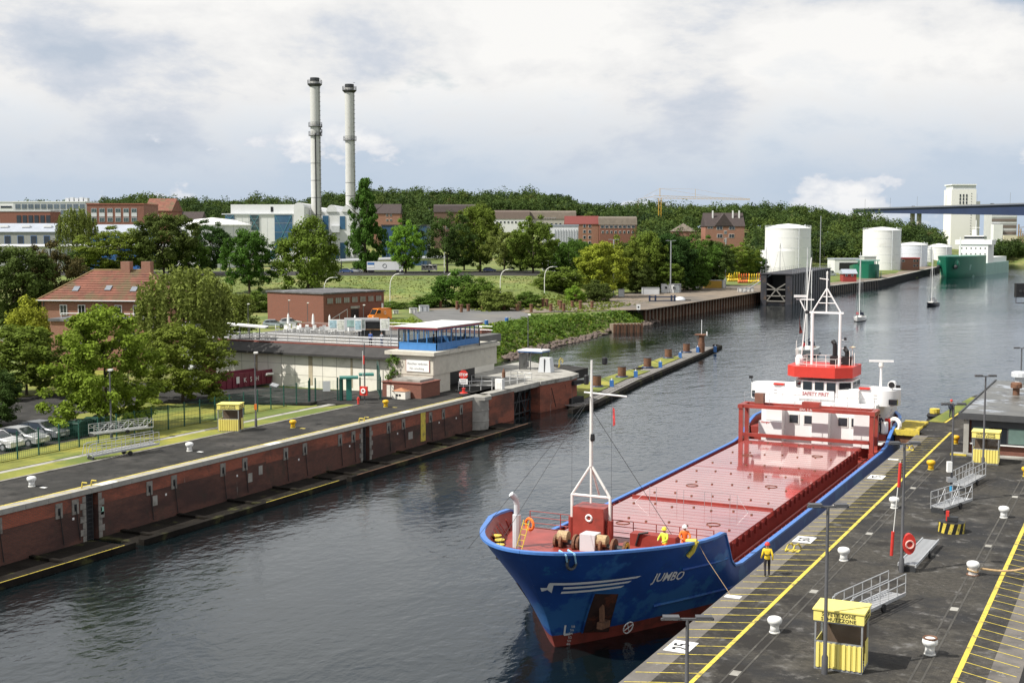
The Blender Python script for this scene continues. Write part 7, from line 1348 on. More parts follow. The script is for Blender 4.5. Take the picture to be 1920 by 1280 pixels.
for sgn in (1, -1):
    for k in range(44):
        t = 14.5 + k * 1.05; p = hullp(t, 1.4, sgn, -.3); q_ = hullp(t, rz_(t) - .05, sgn, -.3); MB().beam(p, q_, .3, .05).build('stay', oxide, ship)
    for k in range(9): t = .9 + k * 1.2; MB().beam(hullp(t, 4.3, sgn, -.28), hullp(t, rz_(t) - .05, sgn, -.2), .2, .05).build('stay', oxide, ship)
    MB().path([hullp(t, lerp(3.7, 3.6, (t - 6) / 8), sgn, .02) for t in (8.2, 9.5, 11, 12.5)], .09, 6).build('rubbing_strake', hull_b, ship); MB().path([hullp(t, 1.55, sgn, .02) for t in (7, 9, 11, 14, 18, 25, 35, 45, 56)], .09, 6).build('rubbing_strake', hull_b, ship)
MB().sphere((0, 0, 0), 1.25, 14, 8, 1.).build('bulb', M('bulb_red', (.7, .14, .05), .6, var=.2, sc=.6), ship, (0, 2.3, -.85), smooth=True).scale = (.85, 2.2, .65)
# marks on the hull
def world(p): return (p[0] + XS, p[1] + YB, p[2])
def pxof(p):
    X, Y, z = world(p); u = X * cy + Y * sy; v = -X * sy + Y * cy; w = z - ZC; f = v * math.cos(TH) - w * math.sin(TH); up = v * math.sin(TH) + w * math.cos(TH); return CX + F * u / f, CY - F * up / f
_grid = {}
for sgn in (1, -1):
    _grid[sgn] = [(t / 12, z / 16, *pxof(hullp(t / 12, z / 16, sgn))) for t in range(0, 190) for z in range(4, 92)]
def tz(px, py, sgn):
    a = min(_grid[sgn], key=lambda g: (g[2] - px) ** 2 + (g[3] - py) ** 2); t, z = a[0], a[1]
    for _ in range(3):
        x0, y0 = pxof(hullp(t, z, sgn)); e = .02; xt, yt = pxof(hullp(t + e, z, sgn)); xz, yz = pxof(hullp(t, z + e, sgn)); A_ = ((xt - x0) / e, (xz - x0) / e, (yt - y0) / e, (yz - y0) / e); dt = A_[0] * A_[3] - A_[1] * A_[2]
        if abs(dt) < 1e-6: break
        dx, dy = px - x0, py - y0; t = max(.01, t + max(-.1, min(.1, (A_[3] * dx - A_[1] * dy) / dt))); z += max(-.1, min(.1, (-A_[2] * dx + A_[0] * dy) / dt))
    return t, z
def C1(x, y): return 880 + x / 3.368, 880 + y / 3.368
def hull_quad(name, pts, sgn, mat, off=.025, n=10):
    """pts: four corners (crop coordinates) a-b along the top, d-c along the bottom"""
    q_ = [tz(*C1(*p), sgn) for p in pts]; m = MB(); vs = []
    for i in range(n + 1):
        s_ = i / n
        for r_ in range(4):
            w_ = r_ / 3; t = lerp(lerp(q_[0][0], q_[1][0], s_), lerp(q_[3][0], q_[2][0], s_), w_); z = lerp(lerp(q_[0][1], q_[1][1], s_), lerp(q_[3][1], q_[2][1], s_), w_); vs.append(hullp(t, z, sgn, off))
    m.add(vs, [(i * 4 + j, i * 4 + j + 1, (i + 1) * 4 + j + 1, (i + 1) * 4 + j) for i in range(n) for j in range(3)]); return m.build(name, mat, ship)
wmark = M('hull_white_mark', (.7, .71, .72), .5, var=.06)
for pts in (((467, 672), (1045, 628), (1018, 642), (470, 687)), ((556, 699), (985, 659), (962, 672), (550, 712)), ((542, 727), (938, 689), (915, 702), (537, 740)), ((462, 676), (495, 676), (480, 736), (447, 712)), ((398, 702), (455, 702), (448, 718), (400, 724))): hull_quad('wing_stripe', pts, 1, wmark)
for pts in (((222, 570), (372, 662), (384, 684), (232, 594)), ((262, 618), (352, 684), (372, 712), (272, 640)), ((368, 664), (392, 690), (402, 722), (380, 700))): hull_quad('wing_stripe', pts, -1, wmark)
hull_quad('anchor_pocket', ((788, 780), (940, 782), (878, 1022), (708, 1028)), 1, M('pocket_dark', (.03, .012, .01), .8, var=.5, sc=1.5, stain=((.11, .03, .015), 1.2, .52, .64)), .03); hull_quad('anchor_pocket', ((306, 714), (345, 736), (420, 905), (396, 900)), -1, M('pocket_dark', (0, 0, 0)), .03)
for pts in (((780, 770), (948, 772), (944, 783), (784, 781)), ((780, 772), (792, 772), (712, 1030), (700, 1030))): hull_quad('pocket_frame', pts, 1, hull_b, .07)
tA, zA = tz(*C1(830, 880), 1); p = hullp(tA, zA, 1, .05); an = MB(); an.beam((p[0], p[1], p[2] + .9), (p[0] + .1, p[1] - .1, p[2] - .9), .22, .22); an.beam((p[0] + .1, p[1] - .5, p[2] - .75), (p[0] + .15, p[1] + .5, p[2] - .85), .3, .35); an.sphere((p[0], p[1], p[2] + .75), .35, 8, 6); an.build('anchor', rust, ship)
tC, zC = tz(*C1(962, 955), 1); ringv = MB(); pr = [hullp(tC + .36 * math.cos(a * .3142), zC + .36 * math.sin(a * .3142), 1, .04) for a in range(21)]; ringv.path(pr, .035, 4)
for a in (.5, 2.07): ringv.path([hullp(tC + r_ * math.cos(a), zC + r_ * math.sin(a), 1, .04) for r_ in (-.36, 0, .36)], .03, 4)
ringv.build('thruster_mark', wmark, ship)
def hull_text(s_, a, b, h, sgn=1, **k):
    (t0, z0), (t1, z1) = tz(*C1(*a), sgn), tz(*C1(*b), sgn); me = text_mesh(s_, 1., 0., 'LEFT', **k); w = max(v.co.x for v in me.vertices)
    for v in me.vertices: x_, y_ = v.co.x / w, v.co.y; v.co = hullp(lerp(t0, t1, x_), lerp(z0, z1, x_) + y_ * h, sgn, .03)
    me.update(); return obj('ship_name', me, wmark, ship)
hull_text('JUMBO', (1152, 708), (1340, 690), .78, bold=.018, shear=.12, space=1.0)
for k, (sx_, sy_) in enumerate(((655, 990), (648, 1012), (640, 1034), (635, 1058), (630, 1080), (625, 1100))): hull_text(('58', '56', '54', '52', '50', '48')[k], (sx_ - 14, sy_ + 6), (sx_ + 10, sy_ + 5), .2, bold=.01).name = 'draught_mark'
hull_quad('bulb_mark', ((600, 980), (612, 980), (604, 1040), (592, 1040)), 1, wmark); hull_quad('bulb_mark', ((592, 1034), (640, 1030), (636, 1042), (596, 1048)), 1, wmark)
# mooring pipe and fender rope over the side
t0, z0 = tz(*C1(643, 590), 1); MB().ring(hullp(t0, z0, 1, .05), .3, .08, (1, -.5, 0), n=12, m=5).build('fairlead', dark_steel, ship)
for a in (-.15, .15): p = hullp(t0 + a, z0, 1, .1); q_ = hullp(t0 + a, rz_(t0), 1, .1); MB().path([p, q_, (q_[0] - .5, q_[1] + .3, q_[2] + .1)], .05, 5).build('blue_rope', M('blue_rope', (.3, .55, .75), .8), ship)
t0, z0 = tz(*C1(1400, 520), 1); q_ = hullp(t0, rz_(t0), 1, .1); MB().path([hullp(t0 - .3, z0 - .2, 1, .15), hullp(t0 - .1, z0 + .1, 1, .15), (q_[0], q_[1], q_[2] + .12), (q_[0] - .6, q_[1], q_[2] + .05)], .13, 7).build('rope_fender', yel_line, ship)
MB().path([(q_[0] + .1, q_[1] + .2, q_[2] - .2), (q_[0] + .55, q_[1] + .1, q_[2] - .85), (G(1372, 1117, 3.85)[0] - XS, G(1372, 1117, 3.85)[1] - YB, 3.83)], .012, 4).build('heaving_line', M('hemp_rope', (0, 0, 0)), ship)
# hatch covers
H0, H1, HW_, HZ = 14.6, 57.2, 5.0, 3.1
MB().bb(-HW_ + .1, HW_ - .1, H0, H1, 1.35, HZ - .32).build('hatch_coaming', oxide, ship)
for a, b, nm in ((H0 - .2, 28.4, 0), (28.55, 42.0, 1), (42.15, H1 + .2, 2)):
    c = MB().bb(-HW_ - .15, HW_ + .15, a, b, HZ - .317, HZ).build('hatch_cover', hatch_r, ship)
    for k in range(int((b - a) / .9)): MB().bb(-HW_ - .1, HW_ + .1, a + .35 + k * .9, a + .40 + k * .9, HZ + .001, HZ + .008).build('seam', hatch_r, c)
    for k in range(int((b - a) / 1.3)):
        for s_ in (-1, 1): MB().bb(s_ * (HW_ + .17) - .08, s_ * (HW_ + .17) + .08, a + .4 + k * 1.3, a + .6 + k * 1.3, HZ - .6, HZ - .1).build('cleat', oxide, c)
    for i in range(7):
        for j in range(3): x_ = -4.2 + i * 1.4; y_ = a + 2 + j * (b - a - 3) / 2.2 + (.5 if i % 2 else 0); MB().bb(x_ - .06, x_ + .06, y_ - .08, y_ + .08, HZ + .001, HZ + .07).build('socket', rust, c)
    for x_ in (-2.6, 2.8): MB().ring((x_, (a + b) / 2 + x_ * .4, HZ + .02), .45, .025, n=14, m=4).build('lashing_ring', rust, c)
MB().bb(-HW_ - .1, HW_ + .1, 28.41, 28.54, HZ - .2, HZ + .14).build('joint_bar', oxide, ship)
hr = MB()
for x_ in (-3.4, -2.9, -1.4, -.9, .6, 1.1, 2.4, 2.9):
    hr.tube((x_, 27.4, HZ), (x_, 27.4, HZ + 1.05), .02, 4)
for z in (.55, 1.05): hr.tube((-3.4, 27.4, HZ + z), (2.9, 27.4, HZ + z), .012, 4)
hr.tube((-3.4, 27.4, HZ + 1), (-4.3, 26.9, HZ), .012, 4).tube((2.9, 27.4, HZ + 1), (3.8, 26.9, HZ), .012, 4); hr.build('hatch_railing', grey_steel, ship)
for s_ in (-1, 1): MB().tube((s_ * 5.6, H0, 2.1), (s_ * 5.6, H1, 2.1), .09, 6).build('deck_pipe', oxide, ship)
# forecastle fittings
my, mx = 10.6, -.25
for s_ in (-1, 1):
    MB().tube((mx + s_ * 1.18, my, 4.25), (mx + s_ * 1.18, my, 5.9), .22, 8).build('mast_post', oxide, ship); MB().tube((mx + s_ * 1.18, my, 5.9), (mx + s_ * 1.18, my, 7.2), .09, 8).tube((mx + s_ * 1.18, my, 7.2), (mx, my, 9.0), .075, 8).build('mast_leg', white_dirty, ship)
MB().tube((mx - 1.18, my, 7.2), (mx + 1.18, my, 7.2), .08, 8).tube((mx, my + 1.3, 6.9), (mx, my, 9), .07, 8).tube((mx, my, 6.8), (mx, my, 9), .07, 8).build('mast_brace', white_dirty, ship)
MB().tube((mx, my, 8.9), (mx, my, 13.2), .115, 10, .095).tube((mx, my, 13.2), (mx, my, 15), .08, 8, .065).build('mast', white_dirty, ship, smooth=True); MB().tube((mx - 1.25, my, 13.1), (mx + 1.35, my, 13.0), .05, 6).build('yard', white_p, ship)
MB().lathe([(.12, 14.75), (.16, 14.8), (.16, 15.1), (.1, 15.15)], 10, (mx, my, 0)).build('top_light', black_p, ship); MB().lathe([(.11, 13.6), (.15, 13.65), (.15, 14.1), (.1, 14.15)], 10, (mx - .32, my, 0)).build('side_light', black_p, ship); MB().lathe([(.12, 10.4), (.15, 10.5), (.12, 10.8)], 8, (mx + .12, my - .1, 0)).build('horn', black_p, ship)
MB().add([(mx + 1.3, my, 12.4), (mx + 1.42, my, 12.3), (mx + 1.45, my + .05, 11.4), (mx + 1.3, my + .05, 11.3)], [(0, 1, 2, 3)]).build('courtesy_flag', M('flag_red', (.5, .06, .06), .7, var=.8, sc=3), ship)
MB().tube((mx, my, 13), (-3.8, 2.5, 5.6), .012, 4).tube((mx, my, 13), (-2.0, 2.0, 5.7), .012, 4).tube((mx, my, 12.2), (4.5, 11.5, 5.0), .015, 4).tube((mx - 1.2, my, 13), (mx - 1.2, my, 5.9), .008, 4).tube((mx + 1.25, my, 13), (mx + 1.25, my, 6), .008, 4).build('rigging', dark_steel, ship)
MB().bb(mx - .95, mx + .95, my - .4, my + 1.0, 4.25, 6.6).build('mast_house', deck_r, ship); MB().ring((mx + .05, my - .42, 6.0), .18, .06, (0, 1, 0), n=10, m=4).build('emblem', white_p, ship)
wy = 8.6; MB().tube((-2.4, wy, 4.85), (2.0, wy, 4.85), .16, 8).build('winch_shaft', dark_steel, ship)
for x_, r_ in ((-2.3, .38), (-1.9, .5), (-1.1, .5), (-.9, .42), (.5, .5), (1.2, .5), (1.9, .42)): MB().tube((x_ - .07, wy, 4.85), (x_ + .07, wy, 4.85), r_, 16).build('winch_flange', rust, ship)
for x_ in (-1.5, .85): MB().tube((x_ - .3, wy, 4.85), (x_ + .3, wy, 4.85), .33, 14).build('rope_drum', M('rope_tan', (.4, .3, .17), .85, var=.3, sc=10), ship)
MB().bb(-.7, .2, wy - .4, wy + .5, 4.25, 5.5).build('winch_gearbox', clad2, ship); part(ship, 'winch_bed', dark_steel, -.2, wy, 4.35, 4.4, .9, .2); MB().tube((1.95, wy, 4.85), (2.0, wy, 4.85), .36, 14).build('warping_head', yel_line, ship)
for x_, y_ in ((-4.6, 6.4), (-3.5, 4.6), (-1.9, 3.2), (2.2, 3.6), (-4.0, 5.6)):
    MB().lathe([(.2, 4.25), (.2, 4.85), (.27, 4.9), (.27, 5.0)], 10, (x_, y_, 0)).build('bitt', black_p, ship); MB().lathe([(.28, 5.0), (.28, 5.06)], 10, (x_, y_, 0)).build('bitt_cap', yel_line, ship)
MB().path([(-4.2, 7.4, 4.25), (-4.2, 7.4, 7.0), (-4.25, 7.3, 7.35), (-4.4, 7.1, 7.6)], .17, 10).build('vent_pipe', clad2, ship, smooth=True); MB().lathe([(.24, 4.25), (.24, 6.4)], 10, (-4.2, 7.4, 0)).build('vent_base', clad2, ship)
MB().tube((-3.6, 6.8, 4.3), (-3.3, 7.2, 5.9), .03, 5).tube((-3.2, 6.7, 4.3), (-2.9, 7.1, 5.9), .03, 5).build('ladder_side', yel_line, ship)
for k in range(5): MB().tube((-3.55 + .06 * k, 6.85 + .08 * k, 4.5 + .3 * k), (-3.15 + .06 * k, 6.75 + .08 * k, 4.5 + .3 * k), .025, 4).build('ladder_rung', yel_line, ship)
MB().ring((-3.1, 7.5, 5.6), .32, .08, (.4, 1, 0), n=16, m=6).build('lifebuoy', hv_or, ship)
fr_ = MB()
fp = [(-5.2, 11.9), (-3.2, 11.9), (-1.6, 11.9), (1.4, 11.9), (2.8, 11.9), (4.2, 11.9), (5.2, 11.9), (6.2, 11.9)]
for x_, y_ in fp: fr_.tube((x_, y_, 4.25), (x_, y_, 5.3), .03, 5)
for a, b in zip(fp, fp[1:]):
    for z in (4.6, 4.95, 5.3): fr_.tube((*a, z), (*b, z), .025, 5)
fr_.build('forecastle_railing', oxide, ship); MB().bb(1.7, 4.4, 10.6, 11.4, 4.25, 4.95).build('rope_locker', oxide, ship); MB().path([(2.1, 10.5, 4.3), (2.3, 10.5, 5.0), (2.8, 10.6, 5.1)], .07, 6).build('hose', black_p, ship)
# gantry crane for hatch covers
gyy = 57.9; _n0 = len(ship.children)
for s_ in (-1, 1):
    for y_ in (gyy, gyy + 1.9): part(ship, 'gantry_leg', deck_r, s_ * 5.9, y_, 4.1, .38, .36, 4.2)
    part(ship, 'gantry_sill', deck_r, s_ * 5.95, gyy + .95, 2.3, .5, 2.6, .4); part(ship, 'gantry_beam', deck_r, s_ * 5.95, gyy + .95, 6.0, .46, 2.4, .35)
for y_ in (gyy, gyy + 1.9): part(ship, 'gantry_beam', deck_r, 0, y_, 6.05, 12.2, .32, .32); 
part(ship, 'gantry_cross', oxide, 0, gyy - .15, 3.45, 11.4, .25, .3); part(ship, 'gantry_motor', deck_r, .5, gyy + .3, 6.5, 1.6, .8, .45); part(ship, 'gantry_cabinet', M('brown_cabinet', (.2, .1, .07)), -4.4, gyy + .8, 6.75, .8, .7, .9)
sign_text(ship, 'SWL 5.4t', .3, white_p, (.1, gyy - .21, 5.95))
gr = MB()
for k in range(11): gr.tube((-5.9 + k * 1.18, gyy + .9, 6.25), (-5.9 + k * 1.18, gyy + .9, 7.2), .025, 4)
for z in (6.75, 7.2): gr.tube((-5.9, gyy + .9, z), (5.9, gyy + .9, z), .022, 4)
gr.build('gantry_railing', grey_steel, ship); part(ship, 'white_locker', shw, -4.1, gyy + 2.3, 4.0, 2.2, .5, 1.5); sign_text(ship, 'Danger', .3, red_p, (-4.2, gyy + 2.03, 4.3))
# superstructure
S0 = 62.2; _n1 = len(ship.children)
dh = MB().bb(-5.2, 5.4, S0, 73, 2.2, 6.2).build('deckhouse', shw, ship)
for x_ in (-3.7, 0.6, 4.4): MB().bb(x_ - .75, x_ + .75, S0 - 1.1, S0, 2.4, 5.6 + .4 * (x_ > 0)).build('locker_column', shw, ship)
for x_ in (-2.45, -1.05, 2.1, 3.3):
    w_ = MB().bb(x_ - .5, x_ + .5, S0 - .06, S0 + .02, 4.35, 5.3).build('window', white_dirty, ship); MB().bb(x_ - .4, x_ + .4, S0 - .09, S0 - .063, 4.45, 5.2).build('pane', glass_d, w_)
def rounded(x0, x1, y0, y1, z0, z1, r_, slope=.0):
    m = MB(); pts = []
    for cx_, cy_, a0 in ((x1 - r_, y0 + r_, -90), (x1 - r_, y1 - r_, 0), (x0 + r_, y1 - r_, 90), (x0 + r_, y0 + r_, 180)):
        for k in range(6): t = R(a0 + k * 18); pts.append((cx_ + r_ * math.cos(t), cy_ + r_ * math.sin(t)))
    return m.prism(pts, z0, z1)
rounded(-6.95, 7.05, S0 + 1.2, S0 + 4.6, 6.0, 7.45, 1.5).build('bridge_wing', shw, ship, smooth=True); MB().bb(-3.5, 3.7, S0 + .55, S0 + 6, 6.203, 7.4).build('bridge_front', shw, ship)
MB().beam((6.2, S0 + 2, 6.0), (5.3, S0 + 2.2, 4.6), .2, .2).build('wing_strut', shw, ship)
part(ship, 'wing_window', glass_d, 6.35, S0 + 1.3, 6.75, .75, .5, .5); part(ship, 'wing_window', glass_d, -6.75, S0 + 1.75, 6.8, .35, .6, .6)
for x_ in (-4.6, 4.7):
    o = MB()
    for k in range(5): o.tube((x_ - .18, S0 + 1.14, 6.25 + k * .28), (x_ + .18, S0 + 1.14, 6.25 + k * .28), .025, 4)
    o.build('wing_ladder', white_dirty, ship)
Z1, Z2 = 7.0, 9.05; wh0 = [(-2.7, S0 + 4.8), (-2.7, S0 + 1.4), (-1.9, S0 + .5), (1.4, S0 + .5), (2.6, S0 + 1.5), (2.6, S0 + 4.8)]
MB().prism(wh0, 6.3, 8.45).build('wheelhouse', shw, ship)
wp = [(x_ * 1.14, S0 + 2.5 + (y_ - S0 - 2.5) * 1.18) for x_, y_ in wh0]; MB().prism(wp, 8.453, 9.45).build('red_band', M('signal_red', (.58, .05, .035), .4, var=.06), ship)
def facade_win(a, b, n, z0, z1, nm='wheelhouse_window'):
    a, b = Vector(a), Vector(b); d = (b - a) / n; nrm = Vector((d.y, -d.x)).normalized()
    for k in range(n):
        p, q_ = a + d * (k + .07), a + d * (k + .93); o = nrm * .02; f = nrm * .05
        fm = MB().add([(p.x + o.x, p.y + o.y, z0), (q_.x + o.x, q_.y + o.y, z0), (q_.x + o.x, q_.y + o.y, z1), (p.x + o.x, p.y + o.y, z1)], [(0, 1, 2, 3)]).build(nm, white_dirty, ship); e = (q_ - p) * .06
        MB().add([(p.x + f.x + e.x, p.y + f.y + e.y, z0 + .07), (q_.x + f.x - e.x, q_.y + f.y - e.y, z0 + .07), (q_.x + f.x - e.x, q_.y + f.y - e.y, z1 - .07), (p.x + f.x + e.x, p.y + f.y + e.y, z1 - .07)], [(0, 1, 2, 3)]).build('pane', glass_d, fm)
facade_win(wh0[2], wh0[3], 3, 7.4, 8.4); facade_win(wh0[1], wh0[2], 1, 6.75, 8.4); facade_win(wh0[3], wh0[4], 1, 6.75, 8.4); facade_win(wh0[4], wh0[5], 2, 7.2, 8.4)
MB().bb(-1.9, 1.5, S0 + .38, S0 + .5, 6.45, 7.25).build('name_board', shw, ship); sign_text(ship, 'SAFETY FIRST', .42, M('name_red', (.35, .06, .07), .6), (-.2, S0 + .37, 6.78), bold=.01)
for x_ in (-3.9, 4.1): part(ship, 'red_awning', M('signal_red', (0, 0, 0)), x_, S0 + 1.3, 7.58, 1.0, .5, .16)
# monkey island
MZ = 9.45; py_ = S0 + 2.4
for x_ in (-1.1, 1.5): MB().tube((x_, py_, MZ), (x_, py_, 14.4), .135, 8).build('portal_leg', shw, ship, smooth=True)
MB().beam((-1.4, py_, 14.4), (1.8, py_, 14.4), .16, .18).build('portal_beam', shw, ship)
MB().tube((-1.1, py_, 14.5), (.2, py_, 16.7), .08, 6).tube((1.5, py_, 14.5), (.2, py_, 16.7), .08, 6).tube((.2, py_, 14.5), (.2, py_, 17.9), .085, 6).tube((-.65, py_, 15.3), (1.05, py_, 15.3), .04, 5).tube((-.3, py_, 15.9), (.7, py_, 15.9), .04, 5).build('mast_frame', shw, ship)
MB().tube((-.5, py_, 17.6), (.35, py_, 17.5), .05, 5).lathe([(.05, 17.9), (.09, 17.95), (.09, 18.2), (.02, 18.3)], 8, (.2, py_, 0)).build('mast_top', white_dirty, ship)
MB().beam((-2.7, py_, 15.6), (-1.0, py_, 15.6), .1, .1).beam((-1.8, py_, 14.5), (-2.3, py_, 15.5), .1, .1).build('radar_arm', shw, ship); MB().box(-2.3, py_, 15.9, 1.2, .25, .22, .3).build('radar_scanner', shw, ship); part(ship, 'lamp_box', black_p, -1.6, py_, 14.4, .3, .3, .3)
for z in (11.2, 12): part(ship, 'deck_lamp', black_p, 2.0, py_, z, .2, .2, .25); MB().tube((1.5, py_, z - .1), (2.15, py_, z - .1), .03, 4).build('lamp_bracket', white_dirty, ship)
rl = MB(); rpts = [(-2.4, S0 + 1.2), (-1.5, S0 + .6), (1.2, S0 + .6), (1.2, S0 + 4.4), (-2.4, S0 + 4.4), (-2.4, S0 + 1.2)]
for a, b in zip(rpts, rpts[1:]):
    n = max(1, round(math.hypot(b[0] - a[0], b[1] - a[1]) / .9))
    for k in range(n): t = k / n; rl.tube((lerp(a[0], b[0], t), lerp(a[1], b[1], t), MZ), (lerp(a[0], b[0], t), lerp(a[1], b[1], t), MZ + 1.05), .028, 4)
    for z in (.5, 1.05): rl.tube((*a, MZ + z), (*b, MZ + z), .025, 4)
rl.build('top_railing', white_dirty, ship)
MB().lathe([(.35, MZ), (.4, MZ + .3), (.38, MZ + .7), (.2, MZ + .95), (.02, MZ + 1.0)], 12, (-2.1, S0 + 1.7, 0)).build('satellite_dome', shw, ship, smooth=True); part(ship, 'funnel_base', black_p, 1.4, S0 + 3.8, MZ + .4, 2.0, 1.0, .8)
for x_, h_ in ((.75, 1.9), (1.9, 1.2)): MB().path([(x_, S0 + 3.8, MZ + .6), (x_, S0 + 3.8, MZ + h_), (x_ - .25, S0 + 3.9, MZ + h_ + .3)], .22, 8).build('exhaust_pipe', black_p, ship)
for x_, h_ in ((2.3, 1.4), (2.55, 1.7), (2.75, 1.2), (-2.75, 2.2), (-2.6, 1.5)): MB().tube((x_, S0 + 3, MZ), (x_, S0 + 3, MZ + h_), .035, 4).build('aerial', white_dirty, ship)
MB().lathe([(.28, MZ + 1.7), (.3, MZ + 1.75), (.05, MZ + 1.85)], 10, (2.55, S0 + 3, 0)).build('antenna_disc', M('buff', (.6, .5, .35)), ship)
MB().tube((-2.9, S0 + 4, MZ), (-2.3, S0 + 5, 19.8), .05, 5).build('whip_aerial', white_p, ship)
MB().add([(-2.75, S0 + 4.0, 14.0), (-2.7, S0 + 4.2, 13.0), (-2.45, S0 + 4.2, 12.3), (-2.75, S0 + 4, 12.2)], [(0, 1, 2, 3)]).build('ensign', M('flag_black_red_gold', (.12, .02, .015), .8, var=.9, sc=4), ship)
MB().lathe([(.3, 7.45), (.12, 7.7), (.1, 9.4), (.16, 9.5)], 8, (5.3, S0 + 2.6, 0)).build('radar_mast', shw, ship); MB().lathe([(.2, 9.5), (.24, 9.6), (.2, 9.9)], 10, (5.3, S0 + 2.6, 0)).build('radar_motor', white_dirty, ship); MB().box(5.3, S0 + 2.6, 10.05, 2.2, .2, .18, R(15)).build('radar_scanner', shw, ship)
MB().tube((6.4, S0 + 1.9, 7.95), (6.4, S0 + 2.6, 7.95), .36, 14).build('searchlight', shw, ship); MB().tube((6.4, S0 + 1.86, 7.95), (6.4, S0 + 1.9, 7.95), .28, 14).build('searchlight_lens', black_p, ship); MB().tube((6.4, S0 + 2.3, 7.45), (6.4, S0 + 2.3, 7.7), .08, 6).build('searchlight_stand', shw, ship); part(ship, 'floodlight', black_p, 6.95, S0 + 2.2, 7.8, .35, .2, .25); part(ship, 'floodlight', black_p, -6.9, S0 + 2.2, 8.0, .35, .2, .25); MB().tube((-6.7, S0 + 2.2, 7.45), (-6.9, S0 + 2.2, 7.9), .03, 4).build('lamp_bracket', black_p, ship)
for s_, y_ in ((1, 66.8),): MB().lathe([(.32, 0), (.36, .1), (.36, 1.0), (.32, 1.1)], 12, (6.0, y_ - 3.6, 3.55)).build('life_raft', shw, ship); MB().ring((6.45, 64.0, 4.6), .55, .2, (.5, 1, 0), n=16, m=6).build('tyre_fender', white_dirty, ship)
part(ship, 'side_stair', white_dirty, 5.95, 61.8, 2.9, .7, 2.4, .1); part(ship, 'red_cabinet', red_p, 6.15, 64.4, 4.2, .5, .8, 1.2)
for i_, c_ in enumerate(list(ship.children)):
    if i_ >= _n1: c_.location.x += .35; c_.location.z -= .3
    elif i_ >= _n0: c_.location.x += .4; c_.location.z -= .4
    elif c_.name.split('.')[0] in ('mast_leg', 'mast_brace', 'mast', 'yard', 'top_light', 'side_light', 'horn', 'courtesy_flag', 'rigging', 'mast_house', 'mast_post', 'emblem'): c_.location.x -= .45; c_.location.z -= .35
# crew
person('deckhand in lime jacket and yellow helmet on the forecastle', (XS + 4.55, YB + 8.4, 4.25), R(-20), hv_ye, hv_or, M('helmet_yellow', (.75, .6, .05), .4), 'work'); person('deckhand in orange jacket and white helmet on the forecastle', (XS + 5.35, YB + 9.4, 4.25), R(25), hv_or, hv_or, white_p, 'work')
person('crewman in dark clothes on the side deck beside the wheelhouse', (XS + 5.6, YB + 62.9, 3.55), R(30), navyc, navyc, None, 'work')
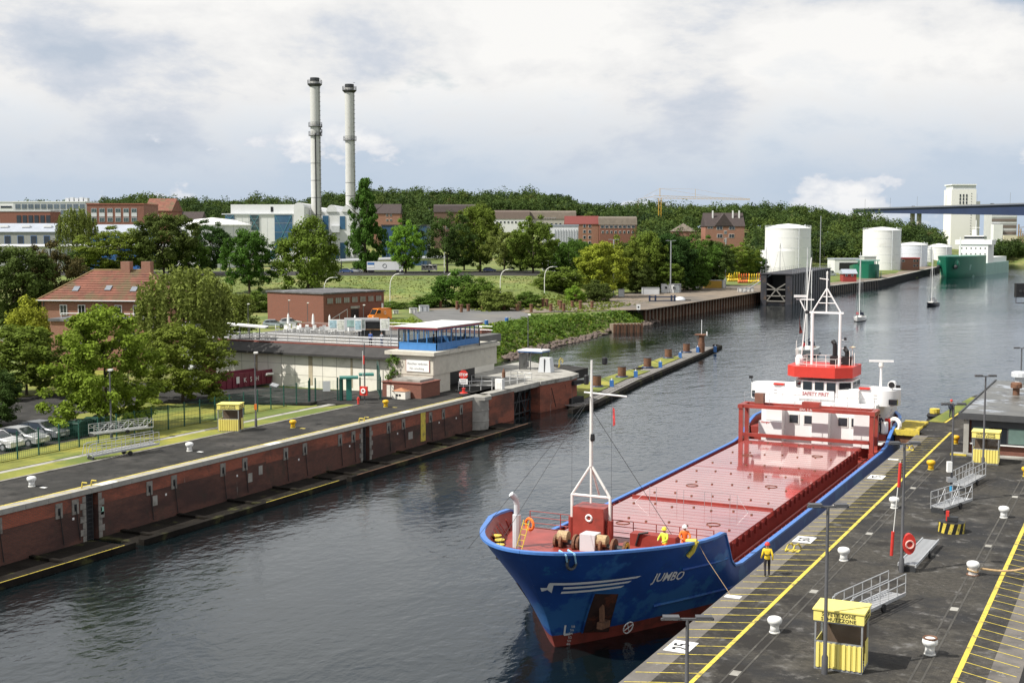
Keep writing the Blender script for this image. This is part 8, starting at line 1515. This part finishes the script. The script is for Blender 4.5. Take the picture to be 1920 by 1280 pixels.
# ------------------------------------------------------------------ sailing yachts
def yacht(label, px, py, Ln, hullm, mast_px, v, rz, crew, kick=1.0, name='sailing_yacht', dodger=navyc, mizzen=False):
    x, y = G(px, py, 0); r = thing(name, label, 'boat', (x, y, 0), rz, 'sailing yachts motoring on the canal'); B = Ln * .3
    m = simple_hull(r, Ln, B, -.5, Ln * .095, hullm, .42, sheer=lambda t: .3 * (1 - t) ** 2, stern=.3); m2 = simple_hull(r, Ln * .995, B * .99, -.5, .12, M('boot_dark', (.03, .03, .04)), .42, 'boot_stripe'); m2.location = (0, 0, 0)
    h = Ln * .095; MB().extr([(-B * .28, h), (-B * .24, h + .42), (B * .24, h + .42), (B * .28, h)], Ln * .28, Ln * .68).build('cabin', white_dirty, r)
    for s_ in (-1, 1): part(r, 'cabin_window', glass_d, Ln * .48, s_ * B * .265, h + .24, Ln * .25, .05, .14)
    MB().bb(Ln * .70, Ln * .95, -B * .28, B * .28, h + .02, h + .05).build('cockpit', M('teak', (.25, .16, .09), .7), r)
    mh = mast_px * v / F; MB().tube((Ln * .42, 0, h), (Ln * .42, 0, mh), .09, 8, .06).build('mast', white_p, r); MB().tube((Ln * .43, 0, h + 1.3), (Ln * .78, 0, h + 1.4), .09, 7).build('boom', grey_steel, r); MB().tube((Ln * .44, 0, h + 1.45), (Ln * .76, 0, h + 1.5), .16, 7).build('furled_sail', dodger, r)
    rg = MB(); rg.tube((Ln * .42, 0, mh), (.1, 0, h + .3), .035, 4).tube((Ln * .42, 0, mh), (Ln * .98, 0, h), .02, 4)
    for s_ in (-1, 1): rg.tube((Ln * .42, 0, mh * .95), (Ln * .46, s_ * B * .46, h), .02, 4).tube((Ln * .42, 0, mh * .55), (Ln * .42, s_ * .9, mh * .55), .03, 4)
    rg.build('rigging', grey_steel, r)
    pl_ = MB()
    for s_ in (-1, 1):
        for k in range(6): pl_.tube((Ln * (.12 + k * .16), s_ * B * (.3 if k == 0 else .46), h), (Ln * (.12 + k * .16), s_ * B * (.3 if k == 0 else .46), h + .6), .018, 4)
        pl_.path([(0.2, 0, h + .75)] + [(Ln * (.12 + k * .16), s_ * B * (.3 if k == 0 else .46), h + .6) for k in range(6)], .014, 4)
    pl_.build('guard_rail', grey_steel, r); MB().extr([(-B * .3, h + .4), (-B * .26, h + 1.15), (B * .26, h + 1.15), (B * .3, h + .4)], Ln * .64, Ln * .72).build('spray_hood', dodger, r)
    if mizzen: MB().tube((Ln * .9, 0, h), (Ln * .9, 0, mh * .8), .07, 7).tube((Ln * .42, -.3, h), (Ln * .2, -.3, mh * 1.02), .05, 5).build('mizzen_mast', white_p, r); MB().box(Ln * .9, 0, mh * .35, .5, .2, .18).build('radar', white_p, r)
    c, s_ = math.cos(rz), math.sin(rz)
    for lb, lx, ly, jk, po in crew: person(lb, (x + lx * Ln * c - ly * B * s_, y + lx * Ln * s_ + ly * B * c, h if po == 'stand' else h - .25), rz + R(-90), jk, navyc, None, po)
    return r
bow_rz = lambda deg: R(90 + deg)
yacht('white sailing yacht in mid canal with a person in red on the foredeck', 1607, 603, 9.0, white_p, 130, 317, bow_rz(4), [('person in red jacket standing at the bow of the middle yacht', .06, -.0, redc, 'stand'), ('person in red seated in the cockpit of the middle yacht', .82, .1, redc, 'sit')])
yacht('dark hulled sailing yacht furthest away on the open canal', 1740, 574, 8.4, M('navy_hull', (.012, .014, .022), .35), 104, 388, bow_rz(-8), [('person in dark clothes at the mast of the dark yacht', .5, .1, blackc, 'stand')], dodger=greyc)
yacht('grey ketch half hidden behind the ship mast', 1503, 672, 12.5, M('grey_hull', (.45, .46, .45), .4), 205, 222, bow_rz(6), [('person in red jacket at the bow of the grey ketch', .07, -.05, redc, 'stand'), ('person in red in the cockpit of the grey ketch', .8, .2, redc, 'sit')], mizzen=True)
